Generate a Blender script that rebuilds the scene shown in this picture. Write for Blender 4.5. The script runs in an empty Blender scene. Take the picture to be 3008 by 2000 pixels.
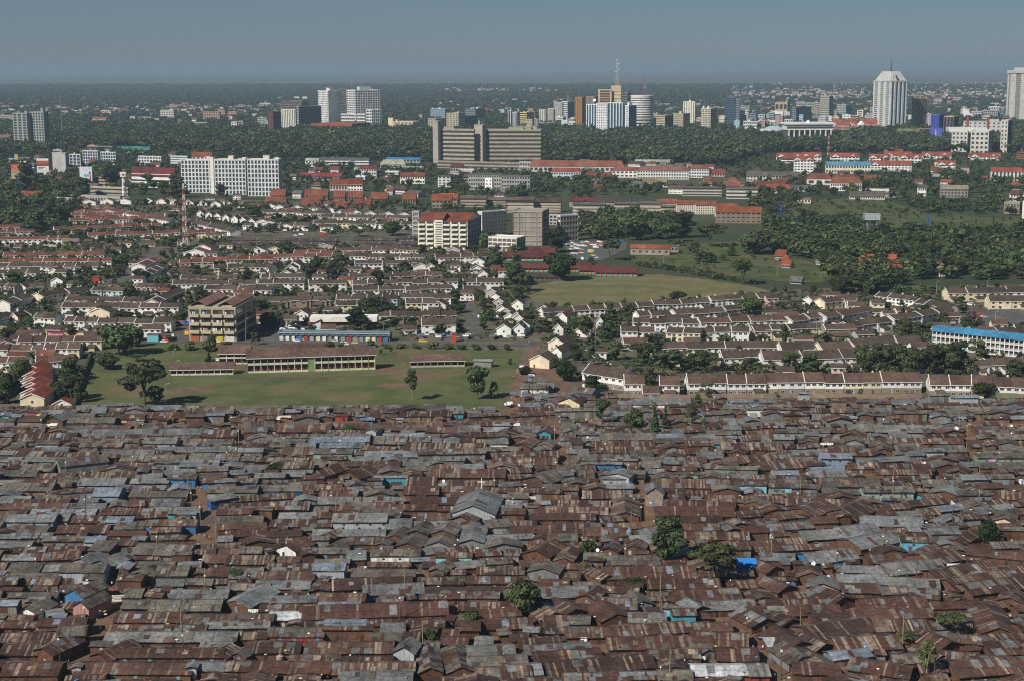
import bpy,math,random
import numpy as np
from mathutils import Vector,Matrix,noise
from math import sin,cos,tan,atan,atan2,pi,radians,degrees,hypot,sqrt
R=random.Random(11)
sc=bpy.context.scene
col=sc.collection
# ------------------------------------------------------------------ camera
FPX,IW,IH,CAMZ,YH=4500.0,3008.0,2000.0,170.0,196.0
PITCH=atan((IH/2-YH)/FPX)
ROLL=radians(.25)
CAM=Vector((0,0,CAMZ))
FWD=Vector((0,cos(PITCH),-sin(PITCH)))
UP0=Vector((0,sin(PITCH),cos(PITCH)))
RT0=Vector((1,0,0))
RT=RT0*cos(ROLL)-UP0*sin(ROLL)
UP=UP0*cos(ROLL)+RT0*sin(ROLL)
cd=bpy.data.cameras.new('camera')
cd.sensor_width=36.0
cd.lens=36.0*FPX/IW
cd.clip_start=1.0
cd.clip_end=400000.0
cam=bpy.data.objects.new('camera',cd)
cam.matrix_world=Matrix(((RT.x,UP.x,-FWD.x,CAM.x),(RT.y,UP.y,-FWD.y,CAM.y),(RT.z,UP.z,-FWD.z,CAM.z),(0,0,0,1)))
col.objects.link(cam)
sc.camera=cam
# ------------------------------------------------------------------ light, sky, exposure
SUN_EL=41.0
SUN_AZ=227.0
SUN_STRENGTH=4.9
SKY_STRENGTH=.1
world=bpy.data.worlds.new('World')
sc.world=world
world.use_nodes=True
wn=world.node_tree
wn.nodes.clear()
wo=wn.nodes.new('ShaderNodeOutputWorld')
wb=wn.nodes.new('ShaderNodeBackground')
ws=wn.nodes.new('ShaderNodeTexSky')
ws.sky_type='NISHITA'
ws.sun_disc=False
ws.sun_elevation=radians(SUN_EL)
ws.sun_rotation=radians(SUN_AZ)
ws.altitude=1700.0
ws.air_density=1.0
ws.dust_density=.4
ws.ozone_density=3.0
wb.inputs['Strength'].default_value=SKY_STRENGTH
wt=wn.nodes.new('ShaderNodeMix')
wt.data_type='RGBA'
wt.blend_type='MULTIPLY'
wt.inputs[0].default_value=1.0
wt.inputs[7].default_value=(.59,.745,.915,1.0)
wg=wn.nodes.new('ShaderNodeGamma')
wg.inputs['Gamma'].default_value=.5
wn.links.new(ws.outputs[0],wg.inputs[0])
wn.links.new(wg.outputs[0],wt.inputs[6])
wn.links.new(wt.outputs[2],wb.inputs['Color'])
wn.links.new(wb.outputs[0],wo.inputs['Surface'])
sl=bpy.data.lights.new('sun','SUN')
sl.energy=SUN_STRENGTH
sl.angle=radians(.5)
sl.color=(1.0,.945,.86)
sun=bpy.data.objects.new('sun',sl)
_ts=Vector((sin(radians(SUN_AZ))*cos(radians(SUN_EL)),cos(radians(SUN_AZ))*cos(radians(SUN_EL)),sin(radians(SUN_EL))))
sun.rotation_euler=(-_ts).to_track_quat('-Z','Y').to_euler()
sun.location=_ts*900
col.objects.link(sun)
sc.view_settings.view_transform='Standard'
sc.view_settings.look='None'
sc.view_settings.exposure=.3
sc.view_settings.gamma=1.0
sc.view_settings.use_curve_mapping=False
sc.cycles.max_bounces=5
sc.cycles.diffuse_bounces=2
sc.cycles.glossy_bounces=2
sc.cycles.volume_bounces=1
sc.cycles.filter_width=1.15
sc.cycles.use_denoising=False
HAZE_DENSITY=6.4e-5
# ------------------------------------------------------------------ photograph <-> place
TILES=dict(A=(0,150),B=(800,150),C=(1500,150),D=(2208,150),E=(0,550),F=(750,550),H=(1500,550),I=(2208,550),J=(0,900),K=(750,900),L=(1500,900),M=(2208,900),N=(0,1400),O=(750,1400),P=(1500,1400),Q=(2208,1400),Z=(0,0))
def tp(t,x,y):

 ox,oy=TILES[t]
 k=1.0 if t=='Z' else(2.6138 if t in 'NOPQ' else 2.949)
 return ox+x/k,oy+y/k
def tk(t):
 return 1.0 if t=='Z' else(2.6138 if t in 'NOPQ' else 2.949)
def ray(px,py):
 return FWD+RT*((px-IW/2)/FPX)+UP*((IH/2-py)/FPX)
def G(px,py,z=.0):
 d=ray(px,py)
 if d.z>-1e-4:
  d.z=-1e-4
 t=(z-CAMZ)/d.z
 p=CAM+d*t
 return Vector((p.x,p.y,z))
def ppm(p):

 return FPX/max(1.0,(Vector(p)-CAM).dot(FWD))
def zat(p,px,py):

 d=ray(px,py)
 t=p.y/d.y
 return CAMZ+d.z*t
def proj(p):
 v=Vector(p)-CAM
 w=v.dot(FWD)
 return IW/2+FPX*v.dot(RT)/w,IH/2-FPX*v.dot(UP)/w
def elev(p):
 return atan2(CAMZ,hypot(p[0],p[1]))
 # ------------------------------------------------------------------ mesh builder
class MB:
 def __init__(s):
  s.v,s.f,s.c,s.m=[],[],[],[]
  s.M=None
 def add(s,pts,faces,c,mi=0):
  n=len(s.v)
  if s.M is not None:
   pts=[tuple(s.M@Vector(p))for p in pts]
  s.v+=pts
  for f in faces:
   s.f.append(tuple(n+i for i in f))
   s.c.append(c)
   s.m.append(mi)
 def quad(s,a,b,c,d,colr,mi=0):
  s.add([a,b,c,d],[(0,1,2,3)],colr,mi)
 def tri(s,a,b,c,colr,mi=0):
  s.add([a,b,c],[(0,1,2)],colr,mi)
 def box(s,x0,x1,y0,y1,z0,z1,c,mi=0):
  s.add([(x0,y0,z0),(x1,y0,z0),(x1,y1,z0),(x0,y1,z0),(x0,y0,z1),(x1,y0,z1),(x1,y1,z1),(x0,y1,z1)],[(0,3,2,1),(4,5,6,7),(0,1,5,4),(1,2,6,5),(2,3,7,6),(3,0,4,7)],c,mi)
 def obox(s,o,u,n,u0,u1,z0,z1,d0,d1,c,mi=0):

  def q(a,d,z):
   return(o[0]+u[0]*a+n[0]*d,o[1]+u[1]*a+n[1]*d,z)
  s.add([q(u0,d1,z0),q(u1,d1,z0),q(u1,d0,z0),q(u0,d0,z0),q(u0,d1,z1),q(u1,d1,z1),q(u1,d0,z1),q(u0,d0,z1)],[(0,3,2,1),(4,5,6,7),(0,1,5,4),(1,2,6,5),(2,3,7,6),(3,0,4,7)],c,mi)
 def tube(s,a,b,r0,r1,c,n=6,mi=0,cap=True):
  a,b=Vector(a),Vector(b)
  w=(b-a).normalized()
  x=w.orthogonal().normalized()
  y=w.cross(x)
  pts=[]
  for p,r in((a,r0),(b,r1)):
   for k in range(n):
    t=2*pi*k/n
    pts.append(tuple(p+x*(r*cos(t))+y*(r*sin(t))))
  fs=[(k,(k+1)%n,n+(k+1)%n,n+k)for k in range(n)]
  if cap:
   fs+=[tuple(range(n))[::-1],tuple(range(n,2*n))]
  s.add(pts,fs,c,mi)
 def cyl(s,cx,cy,z0,z1,r0,r1,c,n=20,mi=0):
  s.tube((cx,cy,z0),(cx,cy,z1),r0,r1,c,n,mi)
 def prism(s,poly,z0,z1,c,mi=0,ctop=None):
  n=len(poly)
  pts=[(p[0],p[1],z0)for p in poly]+[(p[0],p[1],z1)for p in poly]
  s.add(pts,[(k,(k+1)%n,n+(k+1)%n,n+k)for k in range(n)],c,mi)
  s.add([(p[0],p[1],z1)for p in poly],[tuple(range(n))],ctop or c,mi)
 def gable(s,x0,x1,y0,y1,z,rise,c,over=.35,th=.16,mi=0,axis='x'):

  if axis=='y':
   keep=s.M
   rot=Matrix(((0,-1,0,0),(1,0,0,0),(0,0,1,0),(0,0,0,1)))
   s.M=rot if keep is None else keep@rot
   s.gable(y0,y1,-x1,-x0,z,rise,c,over,th,mi)
   s.M=keep
   return
  ym=(y0+y1)/2
  k=rise/max(.1,(ym-y0))
  a0,a1=x0-over,x1+over
  e=z-over*k
  for sy,ye in((1,y0-over),(-1,y1+over)):
   P=[(a0,ye,e),(a1,ye,e),(a1,ym,z+rise),(a0,ym,z+rise)]
   Q=[(p[0],p[1],p[2]+th)for p in P]
   fs=[(4,5,6,7),(3,2,1,0),(0,1,5,4),(1,2,6,5),(3,0,4,7)]
   s.add(P+Q,fs if sy>0 else[f[::-1]for f in fs],c,mi)
 def hip(s,x0,x1,y0,y1,z,rise,c,over=.5,mi=0):
  x0-=over;x1+=over;y0-=over;y1+=over
  h=min(x1-x0,y1-y0)/2
  if x1-x0>=y1-y0:
   a,b=(x0+h,(y0+y1)/2,z+rise),(x1-h,(y0+y1)/2,z+rise)
  else:
   a,b=((x0+x1)/2,y0+h,z+rise),((x0+x1)/2,y1-h,z+rise)
  v=[(x0,y0,z),(x1,y0,z),(x1,y1,z),(x0,y1,z),a,b]
  if x1-x0>=y1-y0:
   f=[(0,1,5,4),(1,2,5),(2,3,4,5),(3,0,4),(3,2,1,0)]
  else:
   f=[(0,1,4),(1,2,5,4),(2,3,5),(3,0,4,5),(3,2,1,0)]
  s.add(v,f,c,mi)
 def mesh(s,name,mats):
  me=bpy.data.meshes.new(name)
  me.from_pydata(s.v,[],s.f)
  if not isinstance(mats,(list,tuple)):
   mats=[mats]
  for m in mats:
   me.materials.append(m)
  if len(mats)>1:
   me.polygons.foreach_set('material_index',s.m)
  tot=np.array([len(f)for f in s.f],dtype=np.int32)
  c=np.ones((len(s.c),4),dtype=np.float32)
  c[:,:3]=np.array([x[:3]for x in s.c],dtype=np.float32).reshape(-1,3)
  a=me.attributes.new('Col','FLOAT_COLOR','CORNER')
  a.data.foreach_set('color',np.repeat(c,tot,axis=0).ravel())
  return me
def link(name,me,parent=None,loc=None,rz=.0,scale=None):
 o=bpy.data.objects.new(name,me)
 if loc is not None:
  o.location=loc
 if rz:
  o.rotation_euler=(0,0,rz)
 if scale is not None:
  o.scale=scale if isinstance(scale,(tuple,list))else(scale,scale,scale)
 if parent is not None:
  o.parent=parent
 col.objects.link(o)
 return o
def prt(name,mb,mats,parent,kind=None,lb=None):
 if not mb.f:
  return None
 o=link(name,mb.mesh(name,mats),parent)
 if kind:
  o['kind']=kind
 if lb:
  o['label']=lb
 return o
def root(name,loc,rz=.0):
 return link(name,None,None,loc,rz)
 # ------------------------------------------------------------------ naming: every thing gets a label of its own
LM=[]
PEND=[]
ORD=['nearest','second nearest','third nearest','fourth nearest','fifth nearest','sixth nearest','seventh nearest','eighth nearest','ninth nearest','tenth nearest','eleventh nearest','twelfth nearest']
NTH=['first','second','third','fourth','fifth','sixth','seventh','eighth','ninth','tenth','eleventh','twelfth','thirteenth','fourteenth']
def tag(o,lb,cat,group=None):
 o['label']=lb
 o['category']=cat
 if group:
  o['group']=group
def later(o,desc,cat,group=None,at=None):
 o['category']=cat
 if group:
  o['group']=group
 if at is None:
  at=proj(o.location)
 PEND.append((o,desc,at[0],at[1]))
def landmark(words,o,at=None):
 if at is None:
  at=proj(o.location)
 LM.append((words,at[0],at[1],o))
def relate(px,py,me=None):
 best=None
 for w,x,y,o in LM:
  if o is me:
   continue
  d=hypot(px-x,(py-y)*1.8)
  if best is None or d<best[0]:
   best=(d,w,x,y)
 d,w,x,y=best
 dx,dy=px-x,(py-y)*1.8
 if abs(dx)>abs(dy):
  rel='right of' if dx>0 else 'left of'
 else:
  rel='in front of' if dy>0 else 'behind'
 return d,rel,w
def resolve_labels():
 groups={}
 for o,desc,px,py in PEND:
  d,rel,w=relate(px,py,o)
  groups.setdefault((desc,rel,w),[]).append((d,o))
 for(desc,rel,w),lst in groups.items():
  lst.sort(key=lambda t:t[0])
  for k,(d,o)in enumerate(lst):
   if len(lst)==1:
    o['label']=f'{desc} {rel} {w}'
   elif k<len(ORD):
    o['label']=f'{desc} {rel} {w}, {ORD[k]}'
   else:
    o['label']=f'{desc} {rel} {w}, {k + 1}th nearest'
    # ------------------------------------------------------------------ materials
MATS={}
def nd(nt,t,**kw):
 n=nt.nodes.new(t)
 for k,v in kw.items():
  setattr(n,k,v)
 return n
def base_mat(name,rough=.85,spec=.25):
 m=bpy.data.materials.new(name)
 m.use_nodes=True
 nt=m.node_tree
 b=nt.nodes['Principled BSDF']
 b.inputs['Roughness'].default_value=rough
 b.inputs['Specular IOR Level'].default_value=spec
 return m,nt,b
def mulcol(nt,a,fac_sock,lo,hi):

 mr=nd(nt,'ShaderNodeMapRange')
 mr.inputs['From Min'].default_value=.3
 mr.inputs['From Max'].default_value=.7
 mr.inputs['To Min'].default_value=lo
 mr.inputs['To Max'].default_value=hi
 nt.links.new(fac_sock,mr.inputs['Value'])
 vm=nd(nt,'ShaderNodeVectorMath',operation='SCALE')
 nt.links.new(a,vm.inputs[0])
 nt.links.new(mr.outputs[0],vm.inputs['Scale'])
 return vm.outputs[0]
def vcol_mat(name,rough=.85,spec=.25,nscale=.4,lo=.75,hi=1.15,stretch=None,nscale2=None,metallic=.0):
 m,nt,b=base_mat(name,rough,spec)
 b.inputs['Metallic'].default_value=metallic
 at=nd(nt,'ShaderNodeAttribute',attribute_name='Col')
 ge=nd(nt,'ShaderNodeNewGeometry')
 vec=ge.outputs['Position']
 if stretch:
  tc=nd(nt,'ShaderNodeTexCoord')
  mp=nd(nt,'ShaderNodeMapping')
  mp.inputs['Scale'].default_value=stretch
  nt.links.new(tc.outputs['Object'],mp.inputs['Vector'])
  vec=mp.outputs[0]
 n1=nd(nt,'ShaderNodeTexNoise')
 n1.inputs['Scale'].default_value=nscale
 n1.inputs['Detail'].default_value=5.0
 nt.links.new(vec,n1.inputs['Vector'])
 c=mulcol(nt,at.outputs['Color'],n1.outputs['Fac'],lo,hi)
 if nscale2:
  n2=nd(nt,'ShaderNodeTexNoise')
  n2.inputs['Scale'].default_value=nscale2
  n2.inputs['Detail'].default_value=3.0
  nt.links.new(ge.outputs['Position'],n2.inputs['Vector'])
  c=mulcol(nt,c,n2.outputs['Fac'],lo,hi)
 nt.links.new(c,b.inputs['Base Color'])
 MATS[name]=m
 return m
Mw=vcol_mat('painted_wall',.9,.15,.35,.82,1.06,nscale2=.05)
Mt=vcol_mat('tiled_roof',.85,.2,.5,.7,1.3,nscale2=.07)
Ms=vcol_mat('corrugated_iron',.6,.3,.9,.62,1.3,nscale2=.12)
M_tin=vcol_mat('tin_wall',.7,.25,.6,.6,1.2,stretch=(3.0,3.0,.5))
M_mud=vcol_mat('mud_wall',.95,.05,.9,.65,1.25)
Mc=vcol_mat('concrete',.9,.15,.12,.82,1.12)
Mg=vcol_mat('window_glass',.12,.5,.1,.9,1.1)
Mo=vcol_mat('timber',.9,.1,1.5,.7,1.2)
Mp=vcol_mat('gloss_paint',.35,.4,.5,.95,1.05)
Ml=vcol_mat('cloth',.95,.05,2.0,.85,1.1)
def leaf_mat(name,tint=1.0):
 m,nt,b=base_mat(name,.75,.12)
 at=nd(nt,'ShaderNodeAttribute',attribute_name='Col')
 oi=nd(nt,'ShaderNodeObjectInfo')
 hs=nd(nt,'ShaderNodeHueSaturation')
 mr=nd(nt,'ShaderNodeMapRange')
 mr.inputs['To Min'].default_value=.455
 mr.inputs['To Max'].default_value=.52
 nt.links.new(oi.outputs['Random'],mr.inputs['Value'])
 mt=nd(nt,'ShaderNodeMath',operation='MULTIPLY')
 mt.inputs[1].default_value=7.31
 nt.links.new(oi.outputs['Random'],mt.inputs[0])
 fr=nd(nt,'ShaderNodeMath',operation='FRACT')
 nt.links.new(mt.outputs[0],fr.inputs[0])
 mv=nd(nt,'ShaderNodeMapRange')
 mv.inputs['To Min'].default_value=.56*tint
 mv.inputs['To Max'].default_value=1.6*tint
 nt.links.new(fr.outputs[0],mv.inputs['Value'])
 nt.links.new(mr.outputs[0],hs.inputs['Hue'])
 nt.links.new(mv.outputs[0],hs.inputs['Value'])
 nt.links.new(at.outputs['Color'],hs.inputs['Color'])
 nt.links.new(hs.outputs[0],b.inputs['Base Color'])
 b.inputs['Subsurface Weight'].default_value=.0
 MATS[name]=m
 return m
M_leaf=leaf_mat('foliage')
M_bark=vcol_mat('bark',.95,.05,1.2,.7,1.2)
def ground_mat(name,c1,c2,c3,s1,s2,rough=.95):
 m,nt,b=base_mat(name,rough,.1)
 ge=nd(nt,'ShaderNodeNewGeometry')
 n1=nd(nt,'ShaderNodeTexNoise')
 n1.inputs['Scale'].default_value=s1
 n1.inputs['Detail'].default_value=6.0
 n1.inputs['Roughness'].default_value=.6
 n2=nd(nt,'ShaderNodeTexNoise')
 n2.inputs['Scale'].default_value=s2
 n2.inputs['Detail'].default_value=4.0
 for n in(n1,n2):
  nt.links.new(ge.outputs['Position'],n.inputs['Vector'])
 r1=nd(nt,'ShaderNodeValToRGB')
 r1.color_ramp.elements[0].position=.38
 r1.color_ramp.elements[1].position=.62
 r1.color_ramp.elements[0].color=(*c1,1)
 r1.color_ramp.elements[1].color=(*c2,1)
 nt.links.new(n1.outputs['Fac'],r1.inputs['Fac'])
 mx=nd(nt,'ShaderNodeMix',data_type='RGBA')
 mr=nd(nt,'ShaderNodeMapRange')
 mr.inputs['From Min'].default_value=.52
 mr.inputs['From Max'].default_value=.68
 nt.links.new(n2.outputs['Fac'],mr.inputs['Value'])
 nt.links.new(mr.outputs[0],mx.inputs['Factor'])
 nt.links.new(r1.outputs[0],mx.inputs[6])
 mx.inputs[7].default_value=(*c3,1)
 nt.links.new(mx.outputs[2],b.inputs['Base Color'])
 MATS[name]=m
 return m
M_ground=ground_mat('plain_ground',(.028,.04,.02),(.06,.07,.035),(.10,.085,.055),.0016,.0006)
M_plain=ground_mat('hazed_plain',(.07,.075,.05),(.12,.115,.08),(.05,.06,.035),.0012,.0005)  # paler ground colour stands in for haze over the far plain
M_estate=ground_mat('estate_paving',(.075,.068,.05),(.13,.11,.085),(.045,.058,.026),.05,.03)
M_earth=ground_mat('slum_earth',(.115,.066,.043),(.17,.105,.07),(.09,.07,.058),.15,.04)
M_grass=ground_mat('field_grass',(.062,.078,.030),(.100,.105,.047),(.135,.102,.060),.05,.022)
M_pitch=ground_mat('dry_pitch',(.105,.100,.046),(.150,.132,.066),(.085,.095,.04),.05,.02)
M_grass2=ground_mat('rough_grass',(.045,.062,.022),(.085,.092,.036),(.10,.085,.045),.04,.02)
M_asph=ground_mat('asphalt',(.07,.068,.066),(.10,.096,.09),(.13,.115,.095),.3,.08)
# ------------------------------------------------------------------ the ground and its surfaces
def grid_axis(vals):
 return sorted(set([-v for v in vals]+list(vals)))
def make_ground():
 xs=grid_axis([0,150,400,800,1500,3000,7000,20000,50000,90000])
 ys=[-600,0,250,450,650,850,1100,1400,1900,2600,3600,5000,8000,14000,25000,50000,90000]
 mb=MB()
 idx={}
 pts=[]
 for j,y in enumerate(ys):
  for i,x in enumerate(xs):
   idx[i,j]=len(pts)
   pts.append((x,y,0))
 fs=[(idx[i,j],idx[i+1,j],idx[i+1,j+1],idx[i,j+1])for j in range(len(ys)-1)for i in range(len(xs)-1)]
 mb.add(pts,fs,(1,1,1))
 o=link('ground',mb.mesh('ground',M_ground))
 o['kind']='structure'
make_ground()
_layer=[0]
def patch(name,pts,mat,z=None):

 _layer[0]+=1
 z=.03+.012*_layer[0]if z is None else z
 v=[G(x,y,z)for x,y in pts]
 mb=MB()
 mb.add([tuple(p)for p in v],[tuple(range(len(v)))],(1,1,1))
 me=mb.mesh(name,mat)
 if me.polygons[0].normal.z<0:
  me.flip_normals()
 o=link(name,me)
 o['kind']='structure'
 return o
def tps(t,*xy):
 return[tp(t,x,y)for x,y in xy]
patch('housing_ground',[(-300,640),(0,600),(600,585),(1200,600),(1480,690),(1560,860),(1700,900),(2000,890),(2350,850),(3300,830),(3300,1175),(1660,1172),(1540,1200),(-300,1215)],M_estate)
patch('settlement_ground',[(-900,2400),(-300,1196),(1490,1198),(1530,1080),(1580,1030),(1660,1100),(1700,1160),(3300,1168),(3900,2400)],M_earth)
patch('school_field',[(238,1203),(262,1130),(285,1048),(330,1022),(470,1008),(560,1008),(760,1012),(1130,1016),(1300,1024),(1545,1022),(1515,1075),(1488,1200)],M_grass)
patch('playing_field',tps('H',(160,960),(190,850),(470,800),(1120,757),(1300,758),(1700,800),(2100,862),(2260,905),(2000,935),(1300,985),(600,1050),(300,1045),(220,1000)),M_pitch)
patch('bare_soil',tps('K',(1010,690),(1130,662),(1300,668),(1290,690),(1150,696)),M_earth)
patch('bare_soil',tps('J',(1480,728),(1600,705),(1830,708),(1790,735),(1600,742)),M_earth)
patch('bare_soil',tps('K',(1040,560),(1040,520),(1170,515),(1240,535),(1150,560)),M_earth)
patch('footpath',tps('K',(1290,540),(1230,400),(1245,400),(1330,540)),M_earth)
patch('footpath',tps('K',(40,600),(1000,590),(1500,560),(2000,552),(2000,560),(1500,569),(1000,600),(40,610)),M_earth)
patch('park_grass',tps('H',(1000,600),(1150,560),(1500,500),(1960,470),(2120,560),(2600,650),(2800,760),(2700,830),(2359,820),(1700,750),(1150,690)),M_grass2)
patch('meadow_grass',tps('I',(100,320),(150,200),(350,130),(900,95),(1200,125),(1500,230),(2000,260),(2500,290),(2500,420),(1500,430),(900,320),(300,300)),M_grass2)
patch('roadside_grass',tps('E',(130,560),(200,528),(880,525),(1110,590),(900,585),(250,590)),M_grass)
patch('lower_green',tps('I',(1080,870),(1350,850),(2000,860),(2000,900),(1400,930)),M_grass2)
patch('estate_road',tps('E',(860,838),(1060,835),(1250,720),(1300,640),(1420,575),(1440,548),(1330,550),(1230,620),(1180,700),(960,790)),M_asph)
patch('car_park',tps('H',(480,480),(700,470),(1010,480),(1000,540),(780,640),(480,620)),M_asph)
patch('side_street',tps('F',(1800,905),(1885,905),(1900,1000),(1940,1130),(1960,1285),(1830,1285),(1815,1100)),M_asph)
patch('shop_road',[(760,1016),(760,1004),(1000,998),(1160,1000),(1560,1003),(1560,1016),(1160,1015)],M_asph)
patch('apartment_yard',tps('E',(1500,1270),(1640,1250),(2359,1230),(2700,1290),(2700,1350),(1560,1350)),M_asph)
patch('market_square',tps('M',(1880,60),(2359,20),(2600,60),(2600,170),(2200,165),(1960,150)),M_asph)
patch('market_lane',[(1482,1222),(1495,1150),(1512,1100),(1545,1050),(1572,1010),(1590,1010),(1576,1060),(1545,1110),(1530,1160),(1520,1222)],M_earth)
patch('kiosk_road',[(-300,1252),(0,1250),(700,1246),(1500,1236),(1500,1246),(700,1258),(-300,1266)],M_earth)
def make_haze():
 me=bpy.data.meshes.new('haze')
 X,Y0,Y1,Z0,Z1=95000,-700,95000,-1.0,210.0
 v=[(-X,Y0,Z0),(X,Y0,Z0),(X,Y1,Z0),(-X,Y1,Z0),(-X,Y0,Z1),(X,Y0,Z1),(X,Y1,Z1),(-X,Y1,Z1)]
 me.from_pydata(v,[],[(0,3,2,1),(4,5,6,7),(0,1,5,4),(1,2,6,5),(2,3,7,6),(3,0,4,7)])
 m=bpy.data.materials.new('haze')
 m.use_nodes=True
 nt=m.node_tree
 nt.nodes.clear()
 out=nt.nodes.new('ShaderNodeOutputMaterial')
 pv=nt.nodes.new('ShaderNodeVolumePrincipled')
 pv.inputs['Color'].default_value=(.33,.455,.575,1)
 pv.inputs['Density'].default_value=HAZE_DENSITY
 pv.inputs['Anisotropy'].default_value=.0
 nt.links.new(pv.outputs[0],out.inputs['Volume'])
 me.materials.append(m)
 o=link('haze',me)
 o['kind']='stuff'
make_haze()
patch('far_plain',[(-1500,247),(-1500,214),(4500,205),(4500,247)],M_plain)
# ------------------------------------------------------------------ buildings with a frame of piers and bands in front of the glass
FOOT=[]
def facade(fm,o,u,n,w,z0,z1,nf,nc,style,cw,proud,bn=.42,pi_=.3):

 fh=(z1-z0)/nf
 cw_=w/max(1,nc)
 if style in('grid','bands'):
  for k in range(nf+1):
   t=bn*fh
   a=z0+k*fh-(t/2 if k else 0)
   b=z0+k*fh+(t/2 if k<nf else 0)
   if b-a>.02:
    fm.obox(o,u,n,0,w,a,b,-.3,proud,cw)
 if style in('grid','fins'):
  for k in range(nc+1):
   t=pi_*cw_
   a=max(0,k*cw_-t/2)
   b=min(w,k*cw_+t/2)
   fm.obox(o,u,n,a,b,z0,z1,-.3,proud*(1.35 if style=='fins' else 1.02)+.01,cw)
 if style=='plain':
  fm.obox(o,u,n,0,w,z0,z1,-.3,proud,cw)
def block_at(name,base,yaw,a,b,h,nf,nl,nr,style,cw,cg,roof='flat',cr_=None,rise=None,bn=.42,pi_=.3,style_r=None,cw_r=None,pl=0,ground_h=.0,cplant=None):

 r=root(name,base,yaw)
 core=MB()
 core.box(.3,a-.3,.3,b-.3,0,h-.2,cg)
 prt('glazing',core,Mg,r)
 fm=MB()
 pr=max(.25,h*.008)
 facade(fm,(0,0),(1,0),(0,-1),a,0,h,nf,nl,style,cw,pr,bn,pi_)
 sr=style_r or style
 facade(fm,(a,0),(0,1),(1,0),b,0,h,nf,nr,sr,cw_r or cw,pr,bn,pi_)  # cw_r recolours the right face; many callers darken it to paint in shade
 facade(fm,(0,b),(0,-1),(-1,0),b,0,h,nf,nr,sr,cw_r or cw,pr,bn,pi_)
 facade(fm,(a,b),(-1,0),(0,1),a,0,h,nf,1,'plain',cw,pr)
 if ground_h:
  fm.box(-pr*.5,a+pr*.5,-pr*.5,b+pr*.5,0,ground_h,cw)
 prt('facade_frame',fm,Mc,r)
 rm=MB()
 cr=cr_ or tuple(c*.8 for c in cw)
 if roof=='flat':
  rm.box(-pr*1.2,a+pr*1.2,-pr*1.2,b+pr*1.2,h-.15,h+.35,cr)
  ph=max(.7,h*.02)
  for(p,q,s,t)in((-pr,a+pr,-pr,.3),(-pr,a+pr,b-.3,b+pr),(-pr,.3,.3,b-.3),(a-.3,a+pr,.3,b-.3)):
   rm.box(p,q,s,t,h+.36,h+.36+ph,cw)
  prt('roof',rm,Mc,r)
 elif roof=='gable':
  rs=rise or b*.28
  rm.gable(0,a,0,b,h,rs,cr,.8,.3)
  prt('roof',rm,Mt,r)
  gm=MB()
  for x in(.05,a-.05):
   gm.add([(x-.1,0,h-.1),(x-.1,b,h-.1),(x-.1,b/2,h+rs-.1),(x+.1,0,h-.1),(x+.1,b,h-.1),(x+.1,b/2,h+rs-.1)],[(0,1,2),(5,4,3),(0,2,5,3),(1,4,5,2)],cw)
  prt('gable_wall',gm,Mc,r)
 elif roof=='hip':
  rm.hip(0,a,0,b,h,rise or min(a,b)*.3,cr,1.0)
  prt('roof',rm,Mt,r)
 rr=random.Random(int(a*31+h*17))
 for k in range(pl):
  pw,pd,phh=a*rr.uniform(.1,.28),b*rr.uniform(.25,.5),h*rr.uniform(.05,.11)+1.2
  px=rr.uniform(.05,.95)*(a-pw)
  py=rr.uniform(.1,.9)*(b-pd)
  pm=MB()
  pm.box(px,px+pw,py,py+pd,h+.4+.01*k,h+phh,cplant or tuple(c*rr.uniform(.7,1.1)for c in cw))
  pm.box(px-.3,px+pw+.3,py-.3,py+pd+.3,h+phh+.005*k,h+phh+.4,cplant or cw)
  prt('plant_room',pm,Mc,r)
 c=Matrix.Rotation(yaw,4,'Z')@Vector((a/2,b/2,0))
 FOOT.append((base[0]+c.x,base[1]+c.y,a/2+3,b/2+3,yaw))
 return r
def bld(name,lb,cat,t,xl,xc,xr,yt,yb,nf,nl,nr,style,cw,cg=(.03,.04,.05),lm=None,th=None,depth=None,group=None,sink=0,auto=False,mz=None,**kw):

 k=tk(t)
 px0,py0=tp(t,xl,yb+sink)
 px1,_=tp(t,xc,yb+sink)
 px2,_=tp(t,xr,yb+sink)
 pyt=tp(t,xl,yt)[1]
 A=G(px0,py0)
 s=ppm(A)
 h=zat(A,px0,pyt)
 wl,wr=(px1-px0)/s,(px2-px1)/s
 if wr>.5:
  th=th if th is not None else(radians(24)if wr<wl else radians(42))
  th=max(.1,th)
  a,b=wl/cos(th),max(4.0,wr/sin(th))
  view=atan2(A.x,A.y)
  yaw=-th*1.0-view*.7
  # front left corner stays at A; the front wall runs off to the right and toward the viewer
  base=A
  yaw=-th
  a=wl/cos(th)
  b=max(4.0,wr/sin(th))
 else:
  yaw,a,b,base=.0,wl,depth or max(9.0,min(wl*.5,40.0)),A
 r=block_at(name,base,yaw,a,b,h,nf,nl,nr or max(2,int(nl*b/max(a,1))),style,cw,cg,**kw)
 if auto:
  later(r,lb,cat,group,at=(tp(t,(xl+xr)/2,(yt+yb)/2)))
 else:
  tag(r,lb,cat,group)
 if lm:
  LM.append((lm,*tp(t,(xl+xr)/2,(yt+yb)/2),r))
 r['_abh']=[a,b,h]
 return r
def bo(*a,**k):return bld('office_block',*a,**k)
def bt(*a,**k):return bld('office_tower',*a,**k)
def abh(r):
 v=list(r['_abh'])
 return v
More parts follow.
